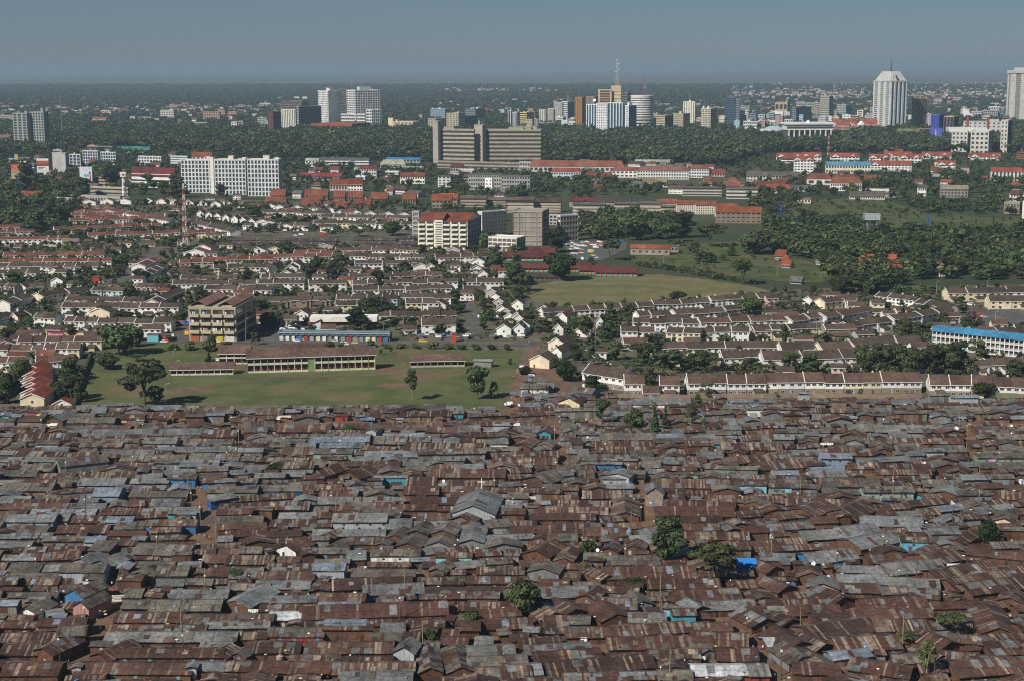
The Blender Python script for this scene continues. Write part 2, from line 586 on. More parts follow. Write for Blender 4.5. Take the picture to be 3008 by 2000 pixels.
def lattice_mast(name,lb,cat,base,h,w0,w1,cols,lm=None,nseg=12,arms=0):

 r=root(name,base)
 seg=h/nseg
 for ci in range(len(cols)):
  mb=MB()
  for k in range(nseg):
   if k%len(cols)!=ci:
    continue
   z0,z1=k*seg,(k+1)*seg
   a=(w0+(w1-w0)*k/nseg)/2
   b=(w0+(w1-w0)*(k+1)/nseg)/2
   cr=[(-1,-1),(1,-1),(1,1),(-1,1)]
   t=max(.1,w0*.038)
   for i in range(4):
    (x0,y0),(x1,y1)=cr[i],cr[(i+1)%4]
    mb.tube((x0*a,y0*a,z0),(x0*b,y0*b,z1),t,t,cols[ci],4)
    mb.tube((x0*a,y0*a,z0),(x1*b,y1*b,z1),t*.6,t*.6,cols[ci],3)
    mb.tube((x1*a,y1*a,z0),(x0*b,y0*b,z1),t*.6,t*.6,cols[ci],3)
    mb.tube((x0*b,y0*b,z1),(x1*b,y1*b,z1),t*.6,t*.6,cols[ci],3)
  prt('lattice_section',mb,Mp,r)
 rr=random.Random(int(h*10))
 for k in range(arms):
  mb=MB()
  z=h*rr.uniform(.5,.98)
  a=rr.uniform(0,6.28)
  wd=w0*.5
  mb.tube((cos(a)*wd*.4,sin(a)*wd*.4,z),(cos(a)*wd*1.4,sin(a)*wd*1.4,z),.9,.9,(.6,.6,.6),8)
  prt('dish',mb,Mp,r)
 tag(r,lb,cat)
 if lm:
  landmark(lm,r,at=proj((base[0],base[1],h*.5)))
 return r
 # ------------------------------------------------------------------ terraced houses
WCACHE={}
def box_mesh(name,dims,c,mat):
 key=(name,tuple(round(d,2)for d in dims),tuple(c),mat.name)
 if key not in WCACHE:
  mb=MB()
  mb.box(*dims,c)
  WCACHE[key]=mb.mesh(name,mat)
 return WCACHE[key]
def frame_mesh(w,h,c):
 key=('frame',round(w,2),round(h,2),c)
 if key not in WCACHE:
  mb=MB()
  t=.09
  mb.box(-t,w+t,-.1,.02,-t,0,c)
  mb.box(-t,w+t,-.1,.02,h,h+t,c)
  mb.box(-t,0,-.1,.02,0,h,c)
  mb.box(w,w+t,-.1,.02,0,h,c)
  mb.box(w/2-.04,w/2+.04,-.09,.02,0,h,c)
  WCACHE[key]=mb.mesh('window_frame',Mp)
 return WCACHE[key]
ROOFC={'b':(.060,.043,.033),'r':(.112,.042,.028),'d':(.165,.046,.024),'m':(.078,.046,.035),'o':(.20,.062,.028),'g':(.10,.095,.088),'p':(.11,.022,.028),'t':(.17,.135,.095)}
WALLC={'w':(.80,.78,.73),'c':(.72,.63,.44),'g':(.42,.40,.36),'s':(.26,.21,.155),'k':(.60,.42,.36),'u':(.45,.58,.62),'y':(.72,.52,.24),'n':(.66,.66,.64)}
HOUSEN=[0]
def house(base,yaw,w,d,h,rise,roof,wall,style='',two=False,rr=R,near=True,name='terraced_house',parapet=True):

 r=root(name,base,yaw)
 cw,cr=WALLC[wall],ROOFC[roof]
 j=rr.uniform(.9,1.05)
 cw=tuple(min(.82,c*j)for c in cw)
 j=rr.uniform(.82,1.22)
 cr=(cr[0]*j,cr[1]*j*rr.uniform(.95,1.08),cr[2]*j)
 wm=MB()
 hs=h*.46 if two else 0
 if two:
  wm.box(.03,w-.03,.12,d,0,hs,WALLC['s'])
 wm.box(0,w,0,d,hs+(.001 if two else 0),h,cw)
 for x in(.0,w-.16):
  wm.add([(x,0,h),(x,d,h),(x,d/2,h+rise),(x+.16,0,h),(x+.16,d,h),(x+.16,d/2,h+rise)],[(0,1,2),(5,4,3),(0,2,5,3),(1,4,5,2)],cw)
 prt('wall',wm,Mw,r)
 rm=MB()
 rm.gable(.0,w,0,d,h+.02,rise,cr,.38,.18)
 prt('roof',rm,Mt,r)
 if parapet:
  pm=MB()
  k=rise/(d/2)
  x=-.18
  for sgn in(1,-1):
   y0,y1=(-.55,d/2)if sgn>0 else(d+.55,d/2)
   z0,z1=h-.55*k+.1,h+rise+.1
   pm.add([(x,y0,z0),(x,y1,z1),(x+.36,y1,z1),(x+.36,y0,z0),(x,y0,z0+.42),(x,y1,z1+.42),(x+.36,y1,z1+.42),(x+.36,y0,z0+.42)],[(0,3,2,1),(4,5,6,7),(0,1,5,4),(1,2,6,5),(2,3,7,6),(3,0,4,7)]if sgn>0 else[(0,1,2,3),(7,6,5,4),(4,5,1,0),(5,6,2,1),(6,7,3,2),(7,4,0,3)],(.74,.72,.67))
  prt('parapet',pm,Mw,r)
 fm=MB()
 k=rise/(d/2)
 fm.box(-.38,w+.38,-.52,-.40,h-.40*k-.12,h-.40*k+.16,(.7,.68,.62))
 prt('fascia',fm,Mp,r)
 # openings
 glass=(.035,.04,.045)
 nw=2 if w<9.5 else 3
 ww=min(1.9,w*.2)
 for i in range(nw):
  x=w*(i+.5)/nw-ww/2+rr.uniform(-.4,.4)
  wh=1.25
  o=link('window',box_mesh('window',(0,ww,-.05,.05,0,wh),glass,Mg),r,(x,.0,h-1.9))
  if near:
   link('window_frame',frame_mesh(ww,wh,(.62,.60,.56)),o)
  if h>4.2 and rr.random()<.75:
   o=link('window',box_mesh('window',(0,ww,-.05,.05,0,wh),glass,Mg),r,(x,.12 if two else .0,.95))
   if near:
    link('window_frame',frame_mesh(ww,wh,(.62,.60,.56)),o)
 dc=rr.choice([(.12,.07,.04),(.10,.05,.03),(.12,.35,.50),(.3,.29,.27),(.2,.04,.03)])
 link('door',box_mesh('door',(0,1.05,-.06,.06,0,2.05),dc,Mp),r,(w*.5+rr.uniform(-.3,.3)-.5,.12 if two else .0,.02))
 if rr.random()<(.7 if 'a' in style else .32):
  am=MB()
  x0=rr.uniform(0,w*.4)
  aw,ad,ah=w*rr.uniform(.35,.55),rr.uniform(3.5,5.5),2.4
  am.box(x0,x0+aw,-ad,-.02,0,ah,tuple(c*.8 for c in cw))
  prt('annex',am,Mw,r)
  am=MB()
  am.add([(x0-.3,-ad-.4,ah-.1),(x0+aw+.3,-ad-.4,ah-.1),(x0+aw+.3,-.03,ah+1.1),(x0-.3,-.03,ah+1.1),(x0-.3,-ad-.4,ah+.08),(x0+aw+.3,-ad-.4,ah+.08),(x0+aw+.3,-.03,ah+1.28),(x0-.3,-.03,ah+1.28)],[(0,3,2,1),(4,5,6,7),(0,1,5,4),(1,2,6,5),(2,3,7,6),(3,0,4,7)],cr)
  prt('annex_roof',am,Mt,r)
 if 'd' in style:
  dm=MB()
  dw=w*.36
  x0=w*.45
  dm.box(x0,x0+dw,-1.1,-.02,0,h-.1,cw if rr.random()<.6 else WALLC['s'])
  dm.tri((x0,-1.1,h-.1),(x0+dw,-1.1,h-.1),(x0+dw/2,-1.1,h+1.2),cw)
  prt('bay',dm,Mw,r)
  dm=MB()
  dm.gable(x0,x0+dw,-1.1,d*.35,h-.05,1.25,cr,.3,.16,axis='y')
  prt('bay_roof',dm,Mt,r)
  o=link('window',box_mesh('window',(0,dw*.6,-.05,.05,0,1.2),glass,Mg),r,(x0+dw*.2,-1.1,h-2.0))
  if near:
   link('window_frame',frame_mesh(dw*.6,1.2,(.62,.60,.56)),o)
 if rr.random()<.28:
  cm=MB()
  x=rr.uniform(.2,.8)*w
  cm.box(x,x+.8,d*.62,d*.62+.7,h,h+rise+.9,cw)
  prt('chimney',cm,Mw,r)
 HOUSEN[0]+=1
 FOOT.append((base[0]+w/2*cos(yaw)-d/2*sin(yaw),base[1]+w/2*sin(yaw)+d/2*cos(yaw),w/2+1.0,d/2+1.0,yaw))
 return r
ROWS=[]
RCOL={'b':'brown','r':'red','d':'bright red','m':'russet','o':'orange','g':'grey','p':'maroon','t':'tan'}
WCOL={'w':'white','c':'cream','g':'grey','s':'stone','k':'pink','u':'blue','y':'yellow','n':'pale grey'}
def hrow(t,x0,y0,x1,y1,n,roof='b',wall='w',h=5.2,d=9.0,rise=None,style='',two=False,mix=.2,jog=.9,near=None):

 if near is None:
  near=tp(t,x0,y0)[1]>940
 if rise is None:
  d,rise=d*1.16,2.35
 else:
  d*=1.1
 h*=1.1
 A=G(*tp(t,x0,y0),h)
 B=G(*tp(t,x1,y1),h)
 dv=B-A
 L=dv.length
 yaw=atan2(dv.y,dv.x)
 w=L/n
 mx,my=tp(t,(x0+x1)/2,(y0+y1)/2)
 row=len(ROWS)
 ROWS.append((roof,mx,my,n))
 for i in range(n):
  j=R.uniform(-jog,jog)
  dh=R.uniform(-.35,.35)
  p=A+dv*(i/n)
  b=(p.x-sin(yaw)*j,p.y+cos(yaw)*j,0)
  wl=wall
  if R.random()<mix:
   wl=R.choice('wwwccn')if wall in 'wc' else wall
  o=house(b,yaw,w*.995,d,h+dh,rise*R.uniform(.93,1.07),roof,wl,style,two,R,near,'stone_footed_house' if two else('red_roofed_house' if roof in 'rm' else 'terraced_house'),parapet=(i==0 or R.random()<(.22 if two else .45)))
  o['_row']=row
  HROW.append((o,row,i,n,wl,roof))
HROW=[]
def label_rows():

 groups={}
 for k,(roof,mx,my,n)in enumerate(ROWS):
  d,rel,w=relate(mx,my)
  groups.setdefault((roof,rel,w),[]).append((d,k))
 rowname={}
 for(roof,rel,w),lst in groups.items():
  lst.sort()
  for q,(d,k)in enumerate(lst):
   o='' if len(lst)==1 else(ORD[q]if q<len(ORD)else f'{q + 1}th nearest')+' '
   rowname[k]=f'{o}{RCOL[roof]} row {rel} {w}'
 for o,row,i,n,wl,roof in HROW:
  if n==1:
   lab=f'{WCOL[wl]} house alone, {rowname[row]}'
  elif i==n-1:
   lab=f'{WCOL[wl]} house at right end, {rowname[row]}'
  else:
   lab=f'{WCOL[wl]} house {NTH[min(i, 13)]} from left, {rowname[row]}'
  o['label']=lab
  o['category']='house'
  o['group']='terraced houses of the estate'
  del o['_row']
def gho(t,x0,x1,yb,h=5.0,L=12.0,rise=2.4,roof='b',wall='w',sk=.0,desc=None,near=None,name='gabled_house',lean=False):

 A=G(*tp(t,x0,yb))
 B=G(*tp(t,x1,yb))
 w=(B-A).length
 r=root(name,A,radians(sk))
 cw=tuple(min(.82,c*R.uniform(.93,1.03))for c in WALLC[wall])
 cr=tuple(c*R.uniform(.85,1.2)for c in ROOFC[roof])
 wm=MB()
 wm.box(0,w,0,L,0,h,cw)
 for y in(.0,L-.2):
  wm.add([(0,y,h),(w,y,h),(w/2,y,h+rise),(0,y+.2,h),(w,y+.2,h),(w/2,y+.2,h+rise)],[(0,1,2),(5,4,3),(0,2,5,3),(1,4,5,2)],cw)
 prt('wall',wm,Mw,r)
 rm=MB()
 rm.gable(0,w,0,L,h+.02,rise,cr,.4,.2,axis='y')
 prt('roof',rm,Mt,r)
 bm=MB()
 k=rise/(w/2)
 for sgn in(1,-1):
  xa,xb=(-.45,w/2)if sgn>0 else(w+.45,w/2)
  za,zb=h-.45*k-.15,h+rise-.15
  bm.add([(xa,-.52,za),(xb,-.52,zb),(xb,-.42,zb),(xa,-.42,za),(xa,-.52,za+.4),(xb,-.52,zb+.4),(xb,-.42,zb+.4),(xa,-.42,za+.4)],[(0,1,5,4),(4,5,6,7),(3,7,6,2),(0,3,2,1)]if sgn>0 else[(1,0,4,5),(7,6,5,4),(2,6,7,3),(1,2,3,0)],(.75,.73,.68))
 prt('bargeboard',bm,Mp,r)
 if R.random()<.6:
  o=link('window',box_mesh('window',(0,1.1,-.05,.05,0,1.3),(.035,.04,.045),Mg),r,(w/2-.5,0,h*.55))
 o=link('door',box_mesh('door',(0,1.0,-.06,.06,0,2.0),(.12,.07,.04),Mp),r,(w*.2,0,.02))
 later(r,desc or f'{WCOL[wall]} gable-fronted {RCOL[roof]}-roofed house','house','gable-fronted houses',at=tp(t,(x0+x1)/2,yb))
 FOOT.append((A.x+w/2,A.y+L/2,w/2+1,L/2+1,0))
 return r
def pb(r,name,mat,*a):

 mb=MB()
 mb.box(*a)
 return prt(name,mb,mat,r)
 # ------------------------------------------------------------------ trees
def leafcol(rr,base):
 k=rr.uniform(.68,1.78)
 return(base[0]*k*rr.uniform(.9,1.15),base[1]*k,base[2]*k*rr.uniform(.8,1.1))
def crown_mesh(name,kind,nleaf,seed,leaf=None,hue=None):

 rr=random.Random(seed)
 mb=MB()
 blobs=[]
 if kind=='round':
  base=(.032,.048,.019)
  for k in range(11):
   a,q=rr.uniform(0,2*pi),rr.uniform(.08,.30)
   blobs.append((cos(a)*q,sin(a)*q,rr.uniform(.28,.80),rr.uniform(.15,.25),rr.uniform(.12,.19)))
  blobs.append((0,0,.70,.26,.26))
  blobs.append((0,0,.45,.28,.20))
  lf=.055
 elif kind=='oval':
  base=(.030,.044,.019)
  for k in range(12):
   z=rr.uniform(.28,.92)
   q=.20*sqrt(max(.05,1-((z-.58)/.42)**2))*rr.uniform(.3,1)
   a=rr.uniform(0,2*pi)
   blobs.append((cos(a)*q,sin(a)*q,z,rr.uniform(.08,.14),rr.uniform(.07,.12)))
  lf=.042
 elif kind=='acacia':
  base=(.036,.050,.019)
  for k in range(15):
   a,q=rr.uniform(0,2*pi),sqrt(rr.random())*.52
   blobs.append((cos(a)*q,sin(a)*q,.84-q*.26+rr.uniform(-.12,.06),rr.uniform(.13,.22),rr.uniform(.035,.065)))
  for k in range(6):
   a,q=rr.uniform(0,2*pi),rr.uniform(.2,.42)
   blobs.append((cos(a)*q,sin(a)*q,rr.uniform(.5,.66),rr.uniform(.1,.16),rr.uniform(.03,.05)))
  lf=.040
 elif kind=='conical':
  base=(.026,.042,.018)
  for k in range(15):
   z=.14+.82*k/14
   q=.16*(1.02-z)*rr.uniform(.5,1.1)
   a=rr.uniform(0,2*pi)
   blobs.append((cos(a)*q,sin(a)*q,z,.045+.15*(1-z),rr.uniform(.05,.07)))
  lf=.034
 elif kind=='airy':
  base=(.050,.064,.028)
  for k in range(13):
   a,q=rr.uniform(0,2*pi),rr.uniform(.05,.30)
   z=rr.uniform(.36,.94)
   blobs.append((cos(a)*q*(1.15-.5*z),sin(a)*q*(1.15-.5*z),z,rr.uniform(.08,.15),rr.uniform(.06,.11)))
  lf=.036
 elif kind=='loose':
  base=(.036,.047,.021)
  for k in range(24):
   z=rr.uniform(.2,.93)
   q=.40*sqrt(max(.05,1-((z-.56)/.44)**2))*sqrt(rr.random())
   a=rr.uniform(0,2*pi)
   blobs.append((cos(a)*q,sin(a)*q,z,rr.uniform(.10,.16),rr.uniform(.05,.085)))
  lf=.042
 elif kind=='bush':
  base=(.040,.060,.020)
  for k in range(7):
   a,q=rr.uniform(0,2*pi),rr.uniform(0,.42)
   blobs.append((cos(a)*q,sin(a)*q,rr.uniform(.3,.7),rr.uniform(.25,.38),rr.uniform(.22,.33)))
  lf=.13
 elif kind=='purple':
  base=(.07,.028,.05)
  for k in range(8):
   a,q=rr.uniform(0,2*pi),rr.uniform(0,.35)
   blobs.append((cos(a)*q,sin(a)*q,rr.uniform(.4,.8),rr.uniform(.18,.3),rr.uniform(.15,.22)))
  lf=.08
 lf=leaf or lf
 base=hue or base
 tot=sum(b[3]*b[3]for b in blobs)
 for(bx,by,bz,br,bh)in blobs:
  n=max(8,int(nleaf*br*br/tot))
  tone=rr.uniform(.72,1.28)
  for k in range(n):
   u=rr.uniform(-1,1)
   a=rr.uniform(0,2*pi)
   q=sqrt(1-u*u)
   d=Vector((q*cos(a),q*sin(a),u))
   rad=.55+.5*sqrt(rr.random())
   p=Vector((bx+d.x*br*rad,by+d.y*br*rad,bz+d.z*bh*rad))
   nrm=(d+Vector((rr.gauss(0,.55),rr.gauss(0,.55),rr.gauss(.25,.5)))).normalized()
   x=nrm.orthogonal().normalized()
   x=(x*cos(a*3)+nrm.cross(x)*sin(a*3))
   y=nrm.cross(x)
   s1,s2=lf*rr.uniform(.6,1.3),lf*rr.uniform(.4,.9)
   c=leafcol(rr,base)if not hue else hue
   c=tuple(v*tone for v in c)
   mb.add([tuple(p-x*s1),tuple(p-y*s2),tuple(p+x*s1),tuple(p+y*s2)],[(0,1,2,3)],c)
 return mb.mesh(name,M_leaf)
def trunk_mesh(kind,seed):
 rr=random.Random(seed)
 mb=MB()
 c=(.10,.075,.055)if kind!='airy' else(.26,.22,.17)
 top={'round':.5,'oval':.8,'acacia':.5,'conical':.9,'airy':.75,'loose':.8,'bush':.4,'purple':.5}[kind]
 r0=.022 if kind!='bush' else .03
 mb.tube((0,0,-.02),(rr.uniform(-.02,.02),rr.uniform(-.02,.02),top*.55),r0,r0*.75,c,6)
 n={'acacia':7,'round':5,'airy':5,'loose':7}.get(kind,3)
 for k in range(n):
  a=2*pi*k/n+rr.uniform(-.4,.4)
  q={'acacia':.4,'round':.22,'airy':.2,'loose':.25}.get(kind,.08)
  z1={'acacia':.8}.get(kind,top+.1)
  m=(cos(a)*q*.4,sin(a)*q*.4,top*.55+(z1-top*.55)*.5)
  mb.tube((0,0,top*rr.uniform(.28,.5)),m,r0*.6,r0*.45,c,5)
  mb.tube(m,(cos(a)*q,sin(a)*q,z1),r0*.45,r0*.2,c,4)
 return mb.mesh('trunk',M_bark)
TREES={}
for kind,nl in(('round',2300),('oval',1700),('acacia',2300),('conical',1600),('airy',1300),('bush',300),('purple',500),('loose',2600)):
 TREES[kind]=[(crown_mesh('crown',kind,nl,100+7*s+len(kind)),trunk_mesh(kind,50+s))for s in range(3 if kind not in('purple',)else 1)]
def palm_meshes():
 rr=random.Random(4)
 mb=MB()
 for k in range(26):
  a=2*pi*k/26*2.6
  up=rr.uniform(-.3,.9)
  prev=Vector((0,0,.82))
  dirv=Vector((cos(a),sin(a),up)).normalized()
  for sgm in range(4):
   nx=prev+dirv*.085
   side=dirv.cross(Vector((0,0,1))).normalized()*(.035 if sgm<3 else .012)
   side0=dirv.cross(Vector((0,0,1))).normalized()*.035
   c=leafcol(rr,(.05,.075,.02))
   mb.quad(tuple(prev-side0),tuple(prev+side0),tuple(nx+side),tuple(nx-side),c)
   prev=nx
   dirv=(dirv+Vector((0,0,-.33))).normalized()
 t=MB()
 t.tube((0,0,-.02),(0,0,.83),.03,.02,(.13,.10,.07),7)
 return mb.mesh('crown',M_leaf),t.mesh('trunk',M_bark)
TREES['palm']=[palm_meshes()]
TNAME={'round':('broadleaf_tree','dark rounded broadleaf tree'),'oval':('broadleaf_tree','upright oval-crowned dark tree'),'acacia':('acacia_tree','flat-topped spreading acacia tree'),'conical':('conifer_tree','tall narrow conical tree'),'loose':('broadleaf_tree','open-crowned broadleaf tree'),'airy':('eucalyptus_tree','loose airy tree with pale trunk'),'bush':('shrub','bushy green shrub'),'purple':('bougainvillea','purple flowering bougainvillea'),'palm':('palm_tree','palm tree with drooping fronds')}
TREEN=[0]
TREEPOS=[]
def tree_obj(base,h,wfac,kind,desc=None,lm=None):
 if kind=='round' and desc is None and R.random()<.4:
  kind='loose'
 cm,tm=R.choice(TREES[kind])
 nm,dd=TNAME[kind]
 r=root(nm,base,R.uniform(0,6.28))
 r.scale=(h*wfac,h*wfac,h)
 link('crown',cm,r)
 link('trunk',tm,r)
 px,py=proj(base)
 hp=h*ppm(base)
 if desc is None:
  size='large ' if hp>75 else('small ' if hp<34 else '')
  later(r,size+dd,'shrub' if kind in('bush','purple')else 'tree','trees and shrubs of the estate and settlement',at=(px,py-hp*.4))
 else:
  tag(r,desc,'tree')
 if lm:
  LM.append((lm,px,py-hp*.4,r))
 TREEN[0]+=1
 TREEPOS.append((base[0],base[1],h*.3*wfac))
 return r
WID={'round':.80,'oval':.52,'acacia':1.25,'conical':.40,'airy':.72,'loose':.82,'bush':1.25,'purple':1.1,'palm':.75}
def tre(t,x,yt,yb,w,kind='round',desc=None,lm=None):

 px,py=tp(t,x,yb)
 A=G(px,py)
 h=zat(A,px,tp(t,x,yt)[1])
 wf=max(.6,min(1.8,(w/tk(t)/ppm(A))/(h*WID[kind])))
 return tree_obj(A,h,wf,kind,desc,lm)
 # ------------------------------------------------------------------ corrugated-iron shacks
RUST=[(.060,.031,.022),(.072,.036,.025),(.049,.028,.021),(.081,.045,.032)]
PALE=[(.21,.16,.115),(.26,.21,.155),(.15,.105,.072),(.19,.155,.12)]
GREY=[(.138,.143,.145),(.160,.167,.17),(.118,.122,.121),(.146,.145,.135)]
BLUEG=[(.145,.170,.21),(.17,.192,.225)]
OLDG=[(.112,.100,.083),(.132,.120,.100),(.09,.079,.066)]
def mixc(a,b,t):
 return tuple(x+(y-x)*t for x,y in zip(a,b))
PMIX={'rust':(RUST,.16,.07),'plainrust':(RUST,.05,.03),'streak':(RUST,.42,.06),'grey':(GREY,.03,.03),'old':(OLDG,.12,.10),'blueg':(BLUEG,.0,.0),'mixed':(RUST,.14,.38),'dark':([(.055,.05,.045),(.07,.063,.055)],.06,.0)}
def sheet_slope(mb,rr,x0,x1,p0,z0,p1,z1,pal,sag,mi,step=.62):

 n=max(2,int((x1-x0)/step))
 rows=1 if abs(p1-p0)<2.4 else 2
 flip=p1<p0
 fam,ps,pg=PMIX.get(pal,([(.36,.37,.38)],.02,.0))
 body=rr.choice(fam)
 other=rr.choice(GREY+OLDG if fam is RUST else RUST)
 left,run=[0]*rows,[None]*rows
 wave=rr.uniform(0,6)
 for i in range(n):
  a,b=x0+(x1-x0)*i/n,x0+(x1-x0)*(i+1)/n+.05
  t=.0
  if rr.random()<ps*(1.2+sin(i*.35+wave)):
   t=rr.uniform(.25,1.0)
  pale=rr.choice(PALE)
  if fam is GREY or fam is OLDG:
   pale=rr.choice(RUST+OLDG)
  for j in range(rows):
   if left[j]>0:
    left[j]-=1
   elif rr.random()<pg*.45:
    run[j],left[j]=mixc(other,body,rr.uniform(0,.3)),rr.choice((1,2,3,3,5))
   else:
    run[j]=None
   c=run[j]or mixc(body,pale,t*(1 if j or rr.random()<.75 else .2))
   k=rr.uniform(.88,1.12)
   c=(c[0]*k,c[1]*k,c[2]*k)
   t0,t1=j/rows,(j+1)/rows
   lift=.10+(.015 if i%2 else .0)+.02*j+rr.uniform(0,.03)
   eav=rr.uniform(-.14,.10)if j==0 else-.04
   sgn=-1 if p1>p0 else 1
   ya,yb=p0+(p1-p0)*t0-eav*sgn*-1,p0+(p1-p0)*t1
   za,zb=z0+(z1-z0)*t0+lift,z0+(z1-z0)*t1+lift-.02
   q=[(a,ya,za+sag(a)),(b,ya,za+sag(b)),(b,yb,zb+sag(b)),(a,yb,zb+sag(a))]
   mb.add(q,[(0,1,2,3)]if not flip else[(3,2,1,0)],c,mi)
WALLS={'mud':[(.115,.060,.038),(.13,.072,.047),(.095,.052,.035)],'tin':[(.17,.175,.175),(.20,.20,.195),(.145,.12,.10)],'rusttin':[(.11,.055,.038),(.16,.10,.075),(.17,.16,.15)],'wood':[(.14,.10,.07),(.18,.135,.09)],'blue':[(.045,.15,.30)],'dblue':[(.025,.075,.21)],'lblue':[(.14,.33,.46)],'teal':[(.06,.27,.33)],'green':[(.03,.20,.10)],'pgreen':[(.20,.28,.22)],'bluetin':[(.20,.26,.32)],'cream':[(.62,.52,.33)],'white':[(.66,.66,.62)],'pink':[(.40,.22,.19)],'greentin':[(.24,.30,.29)],'cyan':[(.22,.48,.56)],'stone':[(.26,.22,.17)],'red':[(.30,.045,.03)],'paleg':[(.33,.35,.36)]}
def shack_geo(mb,rr,L,W,h,rise,kind,pal,wall,mw,mr,doors=True):

 s1,s2,ph=rr.uniform(.02,.10),rr.uniform(.02,.08),rr.uniform(0,6)
 fq=rr.uniform(.2,.5)
 def sag(x):
  return s1*(1+sin(x*fq+ph))+s2*(1+sin(x*fq*2.7+ph*2))
 wc=WALLS[wall]
 n=max(1,int(L/2.2))
 plain=wall in('blue','dblue','lblue','teal','green','cream','bluetin','pink','white','cyan','pgreen','greentin','red','stone','paleg')
 hb=h+(rise if kind=='mono' else 0)
 for i in range(n):
  a,b=L*i/n,L*(i+1)/n
  c=rr.choice(wc)
  k=rr.uniform(.93,1.05)if plain else rr.uniform(.75,1.25)
  c=tuple(v*k for v in c)
  mb.quad((a,0,0),(b,0,0),(b,0,h),(a,0,h),c,mw)
 k=rr.uniform(.85,1.1)
 c=tuple(v*k for v in wc[0])
 mb.quad((L,W,0),(0,W,0),(0,W,hb),(L,W,hb),c,mw)
 zr=h+rise
 if kind=='mono':
  mb.quad((0,W,0),(0,0,0),(0,0,h),(0,W,hb),c,mw)
  mb.quad((L,0,0),(L,W,0),(L,W,hb),(L,0,h),c,mw)
 else:
  mb.add([(0,W,0),(0,0,0),(0,0,h),(0,W/2,zr),(0,W,h)],[(0,1,2,3,4)],c,mw)
  mb.add([(L,0,0),(L,W,0),(L,W,h),(L,W/2,zr),(L,0,h)],[(0,1,2,3,4)],c,mw)
 ov=rr.uniform(.25,.55)
 x0,x1=-ov,L+ov
 k=rise/(W if kind=='mono' else W/2)
 base=(.06,.045,.035)
 if kind=='mono':
  mb.add([(x0,-ov,h-ov*k),(x1,-ov,h-ov*k),(x1,W+ov,hb+ov*k),(x0,W+ov,hb+ov*k)],[(0,1,2,3),(3,2,1,0)],base,mr)
  sheet_slope(mb,rr,x0,x1,-ov-.05,h-ov*k,W+ov,hb+ov*k,pal,sag,mr)
 else:
  mb.add([(x0,-ov,h-ov*k),(x1,-ov,h-ov*k),(x1,W/2,zr),(x0,W/2,zr)],[(0,1,2,3),(3,2,1,0)],base,mr)
  mb.add([(x1,W+ov,h-ov*k),(x0,W+ov,h-ov*k),(x0,W/2,zr),(x1,W/2,zr)],[(0,1,2,3),(3,2,1,0)],base,mr)
  sheet_slope(mb,rr,x0,x1,-ov-.05,h-ov*k,W/2+.05,zr,pal,sag,mr)
  sheet_slope(mb,rr,x0,x1,W+ov+.05,h-ov*k,W/2-.05,zr,pal,sag,mr)
 return sag
OCC=np.zeros((1000,760),dtype=bool)
def occ_cells(cx,cy,L,W,yaw,grow=.0):
 nx,ny=max(2,int(L/.8)),max(2,int(W/.8))
 u=np.linspace(-grow,L+grow,nx)
 v=np.linspace(-grow,W+grow,ny)
 U,V=np.meshgrid(u,v)
 X=cx+U*cos(yaw)-V*sin(yaw)
 Y=cy+U*sin(yaw)+V*cos(yaw)
 i=np.clip((X+500).astype(int),0,999)
 j=np.clip((Y-300).astype(int),0,759)
 return i,j
def occ_frac(*a):
 i,j=occ_cells(*a)
 return OCC[i,j].mean()
def occ_fill(*a):
 i,j=occ_cells(*a)
 OCC[i,j]=True
SHACKN=[0]
PALW={'rust':'rusty brown','plainrust':'plain dark brown','streak':'pale-streaked rusty','grey':'grey iron','old':'dull grey-brown','blueg':'bluish grey iron','mixed':'patched brown-and-grey','new':'bright new iron','dark':'dark grey'}
WALW={'mud':'mud-walled','tin':'tin-walled','rusttin':'rusty-walled','wood':'timber-walled','blue':'blue-walled','dblue':'deep blue','lblue':'light blue','teal':'teal','green':'green','bluetin':'pale blue tin','cream':'cream-walled','white':'white-walled','pink':'pink-walled','cyan':'cyan','pgreen':'pale green','greentin':'greenish tin','stone':'stone-walled','red':'red','paleg':'pale grey'}
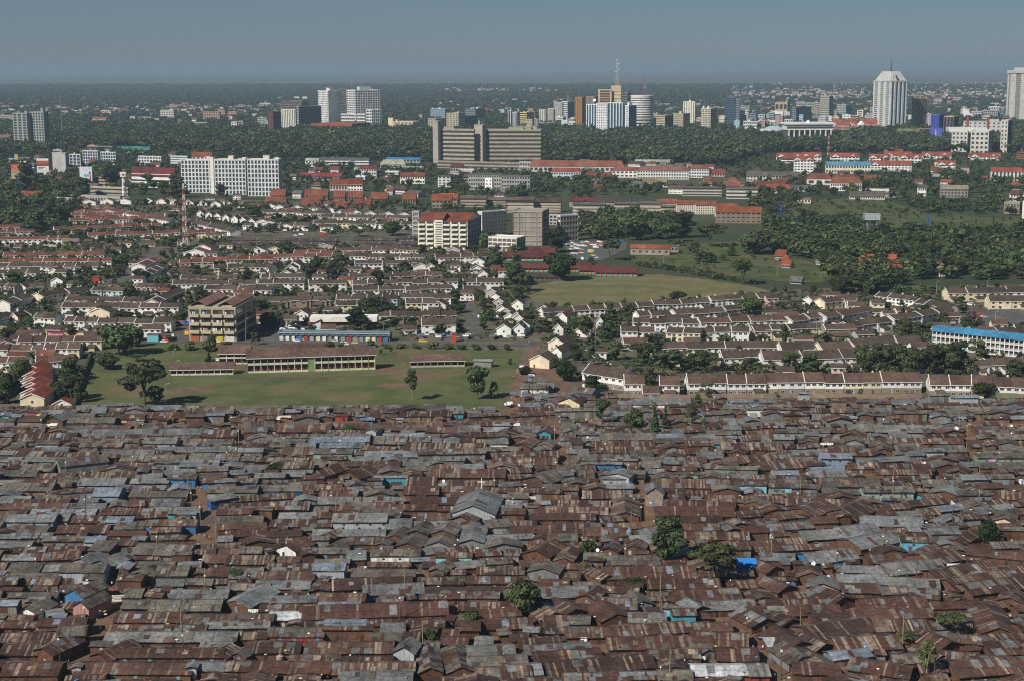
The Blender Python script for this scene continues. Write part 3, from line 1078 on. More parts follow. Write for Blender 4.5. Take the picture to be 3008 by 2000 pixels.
def shack(base,yaw,L,W,h,rise,kind='gable',pal='rust',wall='mud',facing=False,lb=None,lm=None,name='shack',wd=0,cat='shack',seed=None):
 rr=random.Random(seed if seed is not None else R.random())
 if facing:
 # rotate so that local x (ridge) points away; keep front-left corner at base
  c,s=cos(yaw),sin(yaw)
  base=(base[0]+W*c,base[1]+W*s,0)
  yaw=yaw+pi/2
 if name=='shack':
  name='gabled_shack' if facing else('tin_house' if h>2.75 else 'shack')
 r=root(name,(base[0],base[1],0),yaw)
 full=MB()
 sag=shack_geo(full,rr,L,W,h,rise,kind,pal,wall,0,1)
 wm,rm=MB(),MB()
 for dst,sel in((wm,0),(rm,1)):
  remap={}
  for f,cc,m in zip(full.f,full.c,full.m):
   if m!=sel:
    continue
   g=[]
   for i in f:
    if i not in remap:
     remap[i]=len(dst.v)
     dst.v.append(full.v[i])
    g.append(remap[i])
   dst.f.append(tuple(g));dst.c.append(cc);dst.m.append(0)
 prt('wall',wm,M_mud if wall in('mud','stone')else(M_tin if wall!='wood' else Mo),r)
 prt('roof',rm,Ms,r)
 dc=rr.choice([(.03,.022,.018),(.05,.035,.025),(.10,.22,.34),(.35,.34,.32),(.10,.06,.04),(.16,.30,.33)])
 if facing:
  if h>1.7:
   link('door',box_mesh('door',(-.05,.05,0,.95,0,1.9),dc,Mp),r,(0,W*rr.uniform(.3,.6),.02))
 else:
  nd_=max(1,min(5,int(L/5)))
  for k in range(nd_):
   x=L*(k+.5)/nd_+rr.uniform(-.8,.8)
   link('door',box_mesh('door',(0,.95,-.05,.05,0,min(1.9,h-.15)),dc if rr.random()<.6 else(.04,.03,.025),Mp),r,(max(.1,min(L-1.1,x)),0,.02))
  for k in range(wd):
   x=L*(k+.5)/wd+1.2
   link('window',box_mesh('window',(0,.9,-.06,.05,0,.7),(.03,.03,.03),Mp),r,(min(L-1.2,x),0,h-1.3))
   # replaced sheets lying on the front slope
 if not facing and kind=='gable' and L>9:
  for k in range(rr.choice((0,1,1,2))):
   x=rr.uniform(.08,.85)*L
   pw,f0,f1=rr.uniform(.9,2.4),rr.uniform(.05,.4),rr.uniform(.6,.98)
   pm=MB()
   c=rr.choice(GREY+BLUEG+PALE)if pal not in('grey','blueg')else rr.choice(RUST+OLDG)
   z0=h+.26+max(sag(x),sag(x+pw/2),sag(x+pw))
   pm.add([(x,W/2*f0,z0+rise*f0),(x+pw,W/2*f0,z0+rise*f0),(x+pw,W/2*f1,z0+rise*f1),(x,W/2*f1,z0+rise*f1),(x,W/2*f0,z0+rise*f0-.04),(x+pw,W/2*f0,z0+rise*f0-.04),(x+pw,W/2*f1,z0+rise*f1-.04),(x,W/2*f1,z0+rise*f1-.04)],[(0,1,2,3),(7,6,5,4),(4,5,1,0),(5,6,2,1),(6,7,3,2),(7,4,0,3)],c)
   prt('roof_patch',pm,Ms,r)
 if lb:
  tag(r,lb,cat,'tin shacks of the settlement')
 else:
  size='long ' if max(L,W)>17 else('small ' if max(L,W)<8 else '')
  form='gable-fronted ' if facing else('lean-to ' if kind=='mono' else '')
  later(r,f'{size}{PALW.get(pal, "painted")} {form}{WALW[wall]} shack',cat,'tin shacks of the settlement')
 c=Matrix.Rotation(yaw,4,'Z')@Vector((L/2,W/2,0))
 pc=proj((base[0]+c.x,base[1]+c.y,h))
 if lb is None and PEND and PEND[-1][0]is r:
  PEND[-1]=(r,PEND[-1][1],pc[0],pc[1])
 if lm:
  LM.append((lm,pc[0],pc[1],r))
 SHACKN[0]+=1
 return r
def sh(t,x0,x1,yr,ye,yb=None,pal='rust',wall='mud',slant=.0,kind='gable',lb=None,lm=None,hm=2.1,wd=0,name='shack',cat='shack'):

 k=tk(t)
 if yb is None:
  a=G(*tp(t,x0,ye))
  yb=ye+2.3*ppm(a)*k*.95
 A=G(*tp(t,x0,yb))
 h=max(hm,zat(A,*tp(t,x0,ye)))
 if h>hm-1e-6 and yb-ye<1:
  h=hm
  # put the front eave where it is seen
 A=G(*tp(t,x0,ye),h)
 B=G(*tp(t,x1,ye+slant),h)
 dv=B-A
 yaw=atan2(dv.y,dv.x)
 L=dv.length
 s=ppm(A)
 e=elev(A)
 vis=max(2.0,(ye-yr)/k)/s
 if kind=='mono':
  W=vis/(sin(e)+.16*cos(e))
  W=min(9.0,max(2.2,W))
  rise=.16*W
 else:
  half=vis/(sin(e)+.30*cos(e))
  W=min(13.0,max(3.0,2*half))
  rise=.30*W/2
 base=(A.x,A.y,0)
 occ_fill(base[0],base[1],L,W,yaw)
 return shack(base,yaw,L,W,h,rise,kind,pal,wall,False,lb,lm,name,wd,cat)
def gb(t,x0,x1,yb,h=2.4,L=10.0,rise=None,sk=.0,pal='old',wall='mud',lb=None,lm=None,name='shack',cat='shack'):

 A=G(*tp(t,x0,yb))
 B=G(*tp(t,x1,yb))
 W=(B-A).length
 rise=rise or W*.18
 yaw=radians(sk)
 r=shack((A.x,A.y,0),yaw,L,W,h,rise,'gable',pal,wall,True,lb,lm,name,cat=cat)
 occ_fill(A.x,A.y,W,L,yaw)
 return r
 # ------------------------------------------------------------------ poles, people, vehicles, small things
def pole(t,x,yt,yb,box=True,lean=.0,desc=None):
 px,py=tp(t,x,yb)
 A=G(px,py)
 h=zat(A,px,tp(t,x,yt)[1])
 r=root('utility_pole',A)
 mb=MB()
 mb.tube((0,0,0),(lean,0,h),.19,.13,R.choice([(.20,.16,.10),(.09,.07,.055),(.24,.20,.13)]),6)
 prt('post',mb,Mo,r)
 mb=MB()
 mb.box(lean*.95-.7,lean*.95+.7,-.06,.06,h*.955,h*.955+.12,(.12,.09,.06))
 prt('crossarm',mb,Mo,r)
 if box:
  mb=MB()
  z=h*R.uniform(.62,.75)
  mb.box(-.25,.25,-.42,-.14,z,z+.5,(.72,.72,.68))
  prt('lamp_box',mb,Mp,r)
 later(r,desc or('wooden utility pole with white box' if box else 'plain wooden utility pole'),'utility pole','utility poles of the settlement',at=tp(t,x,(yt+yb)/2))
 return r
PERSON=[]
def make_people():

 for pose in range(3):
  st=.17 if pose==1 else .07
  v=[(0,0,.92),(0,0,1.15),(0,0,1.38),(0,0,1.50),(0,0,1.62),(0,.01,1.72),(.10,0,.88),(.11,-st,.48),(.11,-st*.6,.07),(.11,-st*.6-.14,.04),(-.10,0,.88),(-.11,st*.4,.48),(-.11,st*1.5,.07),(-.11,st*1.5-.14,.04),(.19,0,1.40),(.25,.02,1.13),(.25,-.10-st,.90),(-.19,0,1.40),(-.25,.02,1.13),(-.25,-.06+st,.88)]
  e=[(0,1),(1,2),(2,3),(3,4),(4,5),(0,6),(6,7),(7,8),(8,9),(0,10),(10,11),(11,12),(12,13),(2,14),(14,15),(15,16),(2,17),(17,18),(18,19)]
  rad=[.15,.14,.16,.06,.10,.09,.10,.07,.045,.035,.10,.07,.045,.035,.07,.05,.038,.07,.05,.038]
  me=bpy.data.meshes.new('body')
  me.from_pydata(v,e,[])
  o=bpy.data.objects.new('body',me)
  col.objects.link(o)
  o.modifiers.new('skin','SKIN')
  o.modifiers.new('sub','SUBSURF').levels=1
  sv=me.skin_vertices[0].data
  for k,q in enumerate(rad):
   sv[k].radius=(q,q*.8 if k<3 else q)
  sv[0].use_root=True
  dg=bpy.context.evaluated_depsgraph_get()
  m2=bpy.data.meshes.new_from_object(o.evaluated_get(dg))
  bpy.data.objects.remove(o)
  PERSON.append(m2)
make_people()
CLOTH=[((.75,.74,.70),'white'),((.45,.06,.05),'red'),((.06,.13,.35),'blue'),((.55,.42,.08),'yellow'),((.05,.05,.055),'black'),((.20,.34,.44),'pale blue'),((.25,.05,.16),'purple')]
TROUS=[((.03,.03,.045),'dark'),((.06,.08,.16),'navy'),((.22,.17,.11),'khaki'),((.10,.07,.05),'brown')]
PCACHE={}
def person(px,py,desc=None):
 A=G(px,py)
 k,a,b=R.randrange(3),R.randrange(len(CLOTH)),R.randrange(len(TROUS))
 if(k,a,b)not in PCACHE:
  me=PERSON[k].copy()
  me.name='body'
  me.materials.clear()
  me.materials.append(Ml)
  at=me.attributes.new('Col','FLOAT_COLOR','CORNER')
  cc=[]
  for p in me.polygons:
   z,x=p.center.z,abs(p.center.x)
   c=(.045,.028,.02)if z>1.47 or(x>.19 and z<1.16 and z>.7)or z<.08 else(CLOTH[a][0]if z>.86 else TROUS[b][0])
   cc+=[(*c,1.0)]*len(p.vertices)
  at.data.foreach_set('color',np.array(cc,dtype=np.float32).ravel())
  PCACHE[k,a,b]=me
 o=link('person',PCACHE[k,a,b],None,A,R.uniform(0,6.28),R.uniform(.94,1.08))
 later(o,desc or f'person in {CLOTH[a][1]} top and {TROUS[b][1]} trousers {"walking" if k == 1 else "standing"}','person','people on the paths',at=(px,py-8))
 return o
CARC={'white':(.74,.74,.73),'silver':(.42,.43,.44),'red':(.42,.03,.025),'yellow':(.68,.42,.03),'blue':(.05,.15,.40),'black':(.02,.02,.022),'green':(.04,.20,.12)}
VMESH={}
def loft(mb,prof,x0,x1,c,inset=.0):
 n=len(prof)
 pts=[(x0+inset*p[2],p[0],p[1])for p in prof]+[(x1-inset*p[2],p[0],p[1])for p in prof]
 mb.add(pts,[(k,(k+1)%n,n+(k+1)%n,n+k)for k in range(n)]+[tuple(range(n))[::-1],tuple(range(n,2*n))],c)
def vehicle_meshes(kind,cname):

 key=(kind,cname)
 if key in VMESH:
  return VMESH[key]
 c=CARC[cname]
 g=(.02,.025,.03)
 out=[]
 if kind=='car':
  L,W=4.3,1.7
  prof=[(-L/2,.35,0),(-L/2,.72,0),(-L/2+1.15,.88,0),(-L/2+1.75,1.40,1),(L/2-1.1,1.44,1),(L/2-.35,.95,0),(L/2,.9,0),(L/2,.35,0)]
  win=[(-L/2+1.30,-L/2+1.78,L/2-1.15,L/2-.6,.92,1.36)]
  ax,wr=(-1.35,1.3),.31
 elif kind=='minibus':
  L,W=4.9,1.75
  prof=[(-L/2,.38,0),(-L/2,.95,0),(-L/2+.55,1.15,0),(-L/2+1.0,1.92,1),(L/2-.25,1.98,1),(L/2,1.2,0),(L/2,.38,0)]
  win=[(-L/2+.75,-L/2+1.0,L/2-.45,L/2-.2,1.2,1.75)]
  ax,wr=(-1.5,1.45),.34
 elif kind=='bus':
  L,W=9.5,2.4
  prof=[(-L/2,.5,0),(-L/2,1.4,0),(-L/2+.35,2.9,1),(L/2-.2,3.0,1),(L/2,1.4,0),(L/2,.5,0)]
  win=[(-L/2+.4,-L/2+.5,L/2-.4,L/2-.3,1.6,2.5)]
  ax,wr=(-3.2,2.6),.5
 else:
  L,W=7.0,2.3
  prof=[(-L/2,.6,0),(-L/2,1.5,0),(-L/2+.3,2.5,1),(-L/2+1.8,2.55,1),(-L/2+1.9,.6,0)]
  win=[(-L/2+.28,-L/2+.4,-L/2+1.5,-L/2+1.5,1.6,2.3)]
  ax,wr=(-2.4,1.9),.5
 b=MB()
 loft(b,prof,-W/2,W/2,c,.16)
 out.append(('body',b.mesh('body',Mp),(0,0,0)))
 if kind=='truck':
  b=MB()
  b.box(-W/2,W/2,-L/2+2.05,L/2,.8,1.0,(.2,.16,.1))
  for q in((-W/2,-W/2+.1,-L/2+2.05,L/2),(W/2-.1,W/2,-L/2+2.05,L/2),(-W/2,W/2,L/2-.1,L/2),(-W/2,W/2,-L/2+2.05,-L/2+2.15)):
   b.box(q[0],q[1],q[2],q[3],1.001,2.2,c)
  b.box(-W/2+.15,W/2-.15,-L/2+2.3,L/2-.3,1.001,2.6,(.32,.05,.035))
  out.append(('load_bed',b.mesh('load_bed',Mp),(0,0,0)))
 for(a0,a1,b1,b0,z0,z1)in win:
  s=MB()
  for sx in(-1,1):
   x=sx*(W/2-.04)
   x1=sx*(W/2-.14)
   s.add([(x+sx*.03,a0,z0),(x+sx*.03,b0,z0),(x1+sx*.03,b1,z1),(x1+sx*.03,a1,z1),(x-sx*.05,a0,z0),(x-sx*.05,b0,z0),(x1-sx*.05,b1,z1),(x1-sx*.05,a1,z1)],[(0,1,2,3),(7,6,5,4),(0,4,5,1),(1,5,6,2),(2,6,7,3),(3,7,4,0)],g)
  out.append(('side_window',s.mesh('side_window',Mg),(0,0,0)))
  s=MB()
  hw=W/2-.22
  s.add([(-hw,a0-.10,z0),(hw,a0-.10,z0),(hw*.92,a1-.06,z1),(-hw*.92,a1-.06,z1),(-hw,a0+.2,z0),(hw,a0+.2,z0),(hw*.92,a1+.2,z1),(-hw*.92,a1+.2,z1)],[(0,1,2,3),(7,6,5,4),(0,4,5,1),(1,5,6,2),(2,6,7,3),(3,7,4,0)],g)
  out.append(('windscreen',s.mesh('windscreen',Mg),(0,0,0)))
 w=MB()
 w.tube((-.1,0,0),(.1,0,0),wr,wr,(.02,.02,.02),10)
 wme=w.mesh('wheel',Mo)
 for y in ax:
  for x in(-W/2+.05,W/2-.05):
   out.append(('wheel',wme,(x,y,wr)))
 VMESH[key]=out
 return out
def vehicle(kind,cname,px,py,head=.0,desc=None,lb=None,scale=1.0):
 A=G(px,py)
 nm={'car':'car','minibus':'minibus','bus':'bus','truck':'truck'}[kind]
 r=root(nm,A,radians(head))
 r.scale=(scale,scale,scale)
 for n,me,loc in vehicle_meshes(kind,cname):
  link(n,me,r,loc)
 if lb:
  tag(r,lb,nm,'vehicles in the streets')
 else:
  later(r,desc or f'{cname} {nm}',nm,'vehicles in the streets',at=(px,py-4))
 return r
def laundry(px,py,n=7,w=None,z=2.2,cols=None,yaw=.0,what='washing hung on a line'):

 A=G(px,py)
 w=w or n*.62+.5
 r=root('clothes_line',A,yaw)
 mb=MB()
 mb.tube((0,0,0),(0,0,z+.2),.05,.04,(.15,.11,.08),5)
 mb2=MB()
 mb2.tube((w,0,0),(w,0,z+.2),.05,.04,(.15,.11,.08),5)
 prt('post',mb,Mo,r)
 prt('post',mb2,Mo,r)
 mb=MB()
 mb.tube((0,0,z+.1),(w,0,z+.1),.015,.015,(.3,.3,.3),3)
 prt('cord',mb,Mo,r)
 x=.25
 k=0
 while x<w-.5 and k<24:
  cw,ch=R.uniform(.45,.95),R.uniform(.6,1.15)
  c=R.choice(cols)if cols else R.choice([(.75,.75,.75)]*5+[(.7,.72,.78),(.5,.08,.07),(.08,.14,.4),(.35,.5,.6),(.6,.2,.3)])
  mb=MB()
  mb.add([(x,-.03,z+.1),(x+cw,-.03,z+.1),(x+cw*1.02,-.12,z-ch),(x+.02,-.10,z-ch),(x,.03,z+.1),(x+cw,.03,z+.1),(x+cw*1.02,-.06,z-ch),(x+.02,-.04,z-ch)],[(3,2,1,0),(4,5,6,7),(0,1,5,4),(1,2,6,5),(2,3,7,6),(3,0,4,7)],c)
  prt('garment',mb,Ml,r)
  x+=cw+R.uniform(.02,.14)
  k+=1
 later(r,what,'clothes line','washing lines in the settlement',at=(px,py))
 return r
 # ------------------------------------------------------------------ the city on the skyline
GW=(.62,.62,.60)
GL=(.42,.42,.40)
GB=(.42,.36,.27)
DG=(.028,.035,.045)
TG=(.03,.075,.10)
# --- far left
r=bld('apartment_tower','pale concrete and green glass tower of two shafts, standing alone at the far left','tower','A',128,268,280,545,850,14,3,2,'grid',(.27,.28,.26),(.03,.06,.06),lm='the green glass twin tower',sink=10,pi_=.38,bn=.3,pl=1)
r=bld('apartment_tower','grey balconied apartment tower joined to the green glass tower','tower','A',277,412,436,535,850,14,5,2,'grid',(.27,.275,.26),(.025,.05,.055),sink=10,pi_=.42,bn=.34,pl=2)
bo('low grey block with red roof below the green glass tower','building','A',-40,128,128,752,835,3,9,2,'grid',(.26,.26,.25),roof='hip',cr_=(.16,.09,.07),rise=6)
bld('house_block','small yellow block on the far left skyline','building','A',5,82,82,480,516,2,6,2,'grid',(.55,.45,.24))
bld('house_block','white and red banded block behind the twin tower','building','A',-20,112,112,562,622,4,8,2,'grid',(.48,.40,.38),bn=.5)
# --- left middle distance
bo('grey block whose plain stair tower stands beside three columns of blue windows','building','A',460,590,606,885,1050,6,1,1,'plain',(.36,.355,.34),pl=1,lm='the plain grey stair tower')
bo('white framed block with deep blue windows beside the grey stair tower','building','A',606,715,722,900,1035,5,3,2,'grid',(.56,.56,.54),(.03,.06,.10),bn=.16,pi_=.2,pl=1)
bo('upper white grid-fronted block below the dark flat roof','building','A',722,868,872,868,990,5,6,2,'grid',(.58,.58,.56),(.03,.05,.09),bn=.18,pi_=.22)
bo('right hand white grid-fronted block beside the green hall','building','A',876,1020,1024,880,985,4,6,2,'grid',(.60,.60,.58),(.03,.05,.09),bn=.18,pi_=.22,pl=1)
bo('dark block with flat overhanging roof and pink cube on top','building','A',755,1005,1010,826,880,2,4,2,'bands',(.22,.20,.19),cr_=(.22,.2,.18),pl=1,cplant=(.5,.34,.26))
bld('hall','long low hall with dark green metal roof','building','A',1020,1325,1335,848,880,1,14,2,'grid',(.4,.42,.4),roof='gable',cr_=(.03,.13,.11),rise=5,lm='the dark green roofed hall')
# --- long white hostel slab
bld('hostel_block','long white slab block, left third with nine ranks of blue windows','building','A',1578,1855,1868,950,1215,8,9,2,'grid',(.62,.61,.57),(.035,.07,.11),lm='the long white slab block',sink=15,bn=.24,pi_=.36,depth=14,th=.12,pl=1)
bld('hostel_block','long white slab block, middle third between two stair towers','building','A',1868,2140,2152,948,1230,8,9,2,'grid',(.62,.61,.57),(.035,.07,.11),sink=15,bn=.24,pi_=.36,th=.12,pl=1)
bld('hostel_block','long white slab block, right third ending beside the trees','building','A',2152,2425,2436,946,1245,8,9,2,'grid',(.62,.61,.57),(.035,.07,.11),sink=15,bn=.24,pi_=.36,th=.12,pl=1)
for x in(1848,2130,2410):
 bld('stair_tower','plain white stair tower','tower','A',x-18,x+12,x+22,932,1225,9,1,1,'plain',(.60,.595,.56),sink=14,auto=True)
bld('school_block','white two-storey building with maroon tiled roof left of the slab block','building','A',1145,1550,1556,1062,1180,3,8,2,'bands',(.66,.65,.62),roof='gable',cr_=ROOFC['p'],rise=9,bn=.6,lm='the maroon roofed white school')
bld('house_block','red hip-roofed white house above the slab block','building','A',1665,1860,1866,918,960,2,5,2,'grid',(.66,.65,.62),roof='hip',cr_=ROOFC['d'],rise=9)
bo('pale banded building with blue roof behind the slab block','building','A',1480,1640,1650,915,1010,5,1,1,'bands',(.60,.62,.64),cr_=(.3,.42,.46),bn=.6)
bo('white low building with water tanks among trees','building','A',1200,1420,1426,915,990,3,8,2,'grid',(.56,.57,.57))
bld('house_block','long brown flats behind the minaret','building','A',785,1150,1160,1180,1245,2,9,2,'bands',(.34,.28,.21),bn=.6,cr_=(.5,.48,.42))
bld('house_block','brown flats above the minaret wall','building','A',815,960,968,1095,1170,3,4,2,'bands',(.32,.25,.18),bn=.6)
bld('arcade','stone wall of dark arches below the red canopy roof','building','A',465,645,650,1275,1330,1,9,1,'grid',(.36,.32,.27),(.04,.035,.03),bn=.3,pi_=.35)
bld('arcade','long pale arcade at the foot of the minaret','building','A',705,1085,1090,1256,1310,1,14,1,'grid',(.34,.32,.29),(.05,.05,.05),bn=.55,pi_=.4)
bld('canopy_building','building under a shallow red winged canopy roof','building','A',185,372,378,1250,1300,1,5,1,'grid',(.3,.22,.18),roof='gable',cr_=ROOFC['d'],rise=5)
# --- far houses left
for(xl,xr,yt,yb,nf,nc,cw,lab)in((1390,1528,515,600,6,8,(.56,.54,.48),'beige grid block'),(1470,1590,470,522,4,6,(.46,.32,.27),'pink block'),(1575,1700,478,505,2,6,(.55,.50,.46),'pale pink low block'),(1760,1925,530,612,6,9,(.40,.25,.20),'pink banded hotel wing'),(1895,1962,515,590,5,3,(.44,.30,.24),'pink hotel centre'),(1975,2066,530,582,4,6,(.44,.28,.22),'pink hotel end wing'),(875,980,520,562,3,5,(.56,.53,.50),'white stepped block'),(985,1050,500,545,3,4,(.5,.4,.35),'salmon block'),(1515,1668,660,692,1,9,(.60,.54,.42),'cream arcade'),(1710,1815,622,668,2,1,(.32,.32,.30),'plain grey shed'),(1885,2055,688,722,1,1,(.60,.59,.55),'plain white shed'),(2005,2066,618,690,4,2,(.62,.60,.57),'white block'),(2068,2120,610,672,3,3,(.34,.29,.26),'brown block'),(2232,2326,580,655,5,7,(.34,.33,.33),'grey block'),(2120,2215,675,712,2,5,(.62,.62,.6),'white shop'),(2205,2330,655,712,3,7,(.40,.39,.36),'grey low block'),(800,940,595,620,1,7,(.4,.26,.2),'salmon low house'),(510,655,615,642,1,8,(.5,.38,.3),'salmon long house'),(1200,1330,575,605,2,6,(.42,.36,.32),'tan low house'),(1340,1390,590,625,2,3,(.5,.48,.44),'pale house'),(430,500,535,562,1,4,(.62,.60,.56),'white low house'),(2040,2200,480,512,2,8,(.46,.42,.38),'beige row'),(2250,2359,455,500,2,8,(.50,.46,.42),'pale row'),(1805,1880,472,498,2,4,(.6,.55,.42),'cream house')):
 bld('house_block',lab,'building','A',xl,xr-8,xr,yt,yb,nf,nc,2,'grid',cw,auto=True,group='buildings of the far quarter',sink=4,pl=R.choice((0,1)))
for(xl,xr,yt,yb,lab)in((1025,1168,712,745,'red-roofed bungalow among dark trees'),(1245,1440,735,770,'red-roofed house behind the white sail roof'),(800,940,588,612,'small red-roofed far bungalow among trees')):
 bld('house_block',lab,'building','A',xl,xr-6,xr,yt+12,yb,1,6,1,'grid',(.36,.25,.2),roof='gable',cr_=(.20,.06,.045),rise=10)
 # white sail roof
A0=G(*tp('A',1200,792));s0=ppm(A0)
r=root('sail_roof_hall',A0)
mb=MB()
w0=235/2.949/s0
mb.add([(0,0,0),(w0,0,0),(w0*.25,0,w0*.22),(0,0,w0*.2),(0,25,0),(w0,25,0),(w0*.25,25,w0*.22),(0,25,w0*.2)],[(0,1,2,3),(7,6,5,4),(3,2,6,7),(2,1,5,6),(0,3,7,4)],(.78,.78,.76))
prt('sail_roof',mb,Mc,r)
tag(r,'white sloping sail-shaped roof standing among the dark trees','building')
landmark('the white sail roof',r)
# --- brown-red tower and its neighbours (left of the white twin towers)
bt('dark reddish-brown tower at the left end of the white finned block','tower','B',-33,18,78,532,735,14,3,5,'fins',(.16,.065,.05),(.10,.05,.045),cw_r=(.08,.055,.055),lm='the reddish-brown tower',sink=6)  # right face given a darker brown to paint its shaded side
bo('brown office block with two white boxes on its roof','building','B',85,270,318,438,620,12,8,3,'bands',(.21,.15,.125),pl=0)
for x in(190,262):
 bld('water_tank','white box tank on the brown office block','tank','B',x,x+42,x+50,400,440,2,2,1,'plain',(.6,.61,.6),auto=True)
bo('cream block with narrow dark vertical slits','building','B',85,212,220,512,720,1,8,2,'fins',(.60,.58,.50),(.04,.035,.03),pi_=.62,lm='the slit-fronted cream block',sink=6)
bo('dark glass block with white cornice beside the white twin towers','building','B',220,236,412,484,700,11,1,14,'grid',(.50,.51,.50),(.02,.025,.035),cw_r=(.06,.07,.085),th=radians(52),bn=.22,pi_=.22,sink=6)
r=bld('hospital_tower','white tower with punched square windows, left one of the twin pair','tower','B',405,498,590,352,650,16,8,6,'grid',(.66,.66,.63),(.03,.03,.035),lm='the white twin towers',th=radians(40),style_r='plain',bn=.42,pi_=.42,cw_r=(.60,.605,.59),pl=2,sink=4)
bld('hospital_tower','white tower with wide grid of dark windows, right one of the twin pair','tower','B',652,740,942,345,650,16,4,10,'grid',(.66,.66,.63),(.03,.03,.035),th=radians(62),bn=.38,pi_=.2,pl=3,sink=4)
bo('recessed dark link between the white twin towers','building','B',586,652,654,335,640,16,3,1,'bands',(.16,.16,.15),(.05,.05,.05),bn=.3)
bld('hospital_wing','low white wing with dark windows in front of the twin towers','building','B',597,815,820,548,650,4,12,2,'grid',(.66,.66,.63),(.03,.03,.035),bn=.42,pi_=.16,sink=8)
bld('hospital_wing','white stepped wing at the right foot of the twin towers','building','B',818,872,948,512,650,6,2,5,'grid',(.66,.66,.63),(.03,.03,.035),th=radians(58),style_r='grid',bn=.42,pi_=.2,sink=14)
bld('podium_building','low terracotta brick building below the white twin towers','building','B',340,708,838,632,718,2,3,8,'bands',(.25,.075,.045),(.10,.04,.03),cw_r=(.10,.045,.045),bn=.8,cr_=(.26,.09,.06),lm='the terracotta podium',sink=8)  # brick on the right face darkened in colour as its shade side
bo('cream block with tall plain end and vertical slots right of the twin towers','building','B',1005,1225,1282,615,705,1,18,5,'fins',(.62,.53,.36),(.07,.055,.04),pi_=.55,pl=1,lm='the slotted cream block',sink=6)
bo('plain cream end tower of the slotted block','building','B',1005,1046,1050,585,705,1,1,1,'plain',(.64,.55,.38),sink=6)
# --- behind the hospital
bt('pale blue glass block behind the long hospital','tower','B',1370,1500,1536,505,610,6,8,3,'bands',(.34,.44,.50),(.06,.12,.18),pl=2,cplant=(.38,.52,.58),lm='the pale blue glass block')
bo('beige block behind the left shaft of the hospital','building','B',1350,1420,1506,588,700,7,3,5,'grid',(.38,.335,.26),bn=.5,pi_=.5)
bo('beige block with square windows behind the hospital roof','building','B',1510,1615,1665,542,680,8,4,3,'grid',(.40,.35,.275),bn=.55,pi_=.55,pl=1)
bo('black glass block with thin blue roof behind the hospital','building','B',1650,1662,1768,568,670,7,1,9,'grid',(.25,.3,.32),(.02,.025,.03),cw_r=(.05,.055,.06),cr_=(.25,.38,.42))
bt('dark tower topped by white satellite dishes','tower','B',1672,1760,1838,505,610,7,6,5,'grid',(.20,.21,.22),(.03,.035,.04),pl=4,cplant=(.62,.62,.6),lm='the dish-topped dark tower')
# --- the long banded hospital
hc=(.36,.318,.252)
bld('hospital_block','right wing of the long hospital with continuous beige balcony bands','building','B',1846,2325,2340,690,955,8,6,2,'bands',hc,(.055,.048,.04),lm='the long beige hospital',th=.10,bn=.46,pl=4,sink=14)
bld('hospital_block','left wing of the long hospital between its two plain shafts','building','B',1462,1752,1756,682,955,8,4,2,'bands',hc,(.055,.048,.04),bn=.46,pl=2,sink=14,depth=22)
bld('hospital_shaft','plain beige shaft at the left end of the long hospital','tower','B',1396,1438,1468,615,962,10,2,2,'plain',(.36,.32,.262),sink=9)
bld('hospital_shaft','plain beige stair shaft in the middle of the long hospital','tower','B',1752,1822,1850,648,962,10,2,2,'plain',(.36,.32,.262),sink=9,pl=1)
bld('hospital_podium','low grey podium along the foot of the long hospital','building','B',1430,2255,2262,958,1008,2,20,2,'bands',(.30,.265,.215),(.08,.07,.06),bn=.5,cr_=(.2,.18,.15),sink=8)
bld('hospital_wing','pale latticed low wing at the right end of the hospital podium','building','B',2140,2255,2258,965,1040,2,8,2,'grid',(.42,.41,.39))
# --- city centre, left part
def spire(base,h,r0,c,name='spire',lb='',cat='spire',n=8):
 r=root(name,base)
 mb=MB()
 mb.tube((0,0,0),(0,0,h),r0,r0*.06,c,n)
 prt('shaft',mb,Mp,r)
 mb=MB()
 mb.box(-r0*1.3,r0*1.3,-r0*1.3,r0*1.3,-1.0,.15,tuple(v*.8 for v in c))
 prt('foot',mb,Mp,r)
 tag(r,lb,cat)
 return r
def top_of(t,x,ybase,y,dy=.0):

 px,py=tp(t,x,ybase)
 A=G(px,py)
 A.y+=dy
 px2,pyy=tp(t,x,y)
 d=ray(px2,pyy)
 tt=A.y/d.y
 return Vector((d.x*tt,A.y,CAMZ+d.z*tt)),ppm(A)
bt('slim white tower with small green cone roof','tower','C',-22,0,22,522,660,9,1,2,'fins',(.64,.64,.62),lm='the green-coned tower')
p,s=top_of('C',3,660,522,5)
spire(p,34/2.949/s,12/2.949/s,(.05,.22,.19),'cone_roof','small green cone roof on the slim white tower','roof')
bo('white block with narrow slits beside the green-coned tower','building','C',5,55,82,535,660,8,5,3,'fins',(.62,.63,.63))
bt('yellow block with dark window bands','tower','C',82,140,205,535,665,7,3,4,'bands',(.58,.47,.22),(.06,.05,.03),pl=2,lm='the yellow banded block')
bo('small orange block beside the yellow banded block','building','C',200,212,228,528,620,6,1,1,'bands',(.45,.26,.14))
bo('cream block with curved left shoulder','building','C',250,300,320,512,640,9,3,2,'fins',(.56,.53,.42),pi_=.7)
bo('cream fin-fronted block left of the striped tower','building','C',322,368,396,503,640,9,5,2,'fins',(.55,.52,.43),pi_=.6)
bt('tall pale grey tower with white and dark horizontal stripes','tower','C',376,444,446,450,640,13,4,1,'fins',(.46,.45,.41),pi_=.62,lm='the striped grey tower')
bt('striped white and dark office tower with red mast behind it','tower','C',444,492,548,443,640,12,1,4,'bands',(.60,.61,.61),(.04,.05,.065),bn=.5,cw_r=(.12,.14,.17))
bld('parking_deck','low grey parking deck behind the hospital','building','C',90,405,412,622,670,2,10,2,'bands',(.33,.30,.25),bn=.5,pl=1)
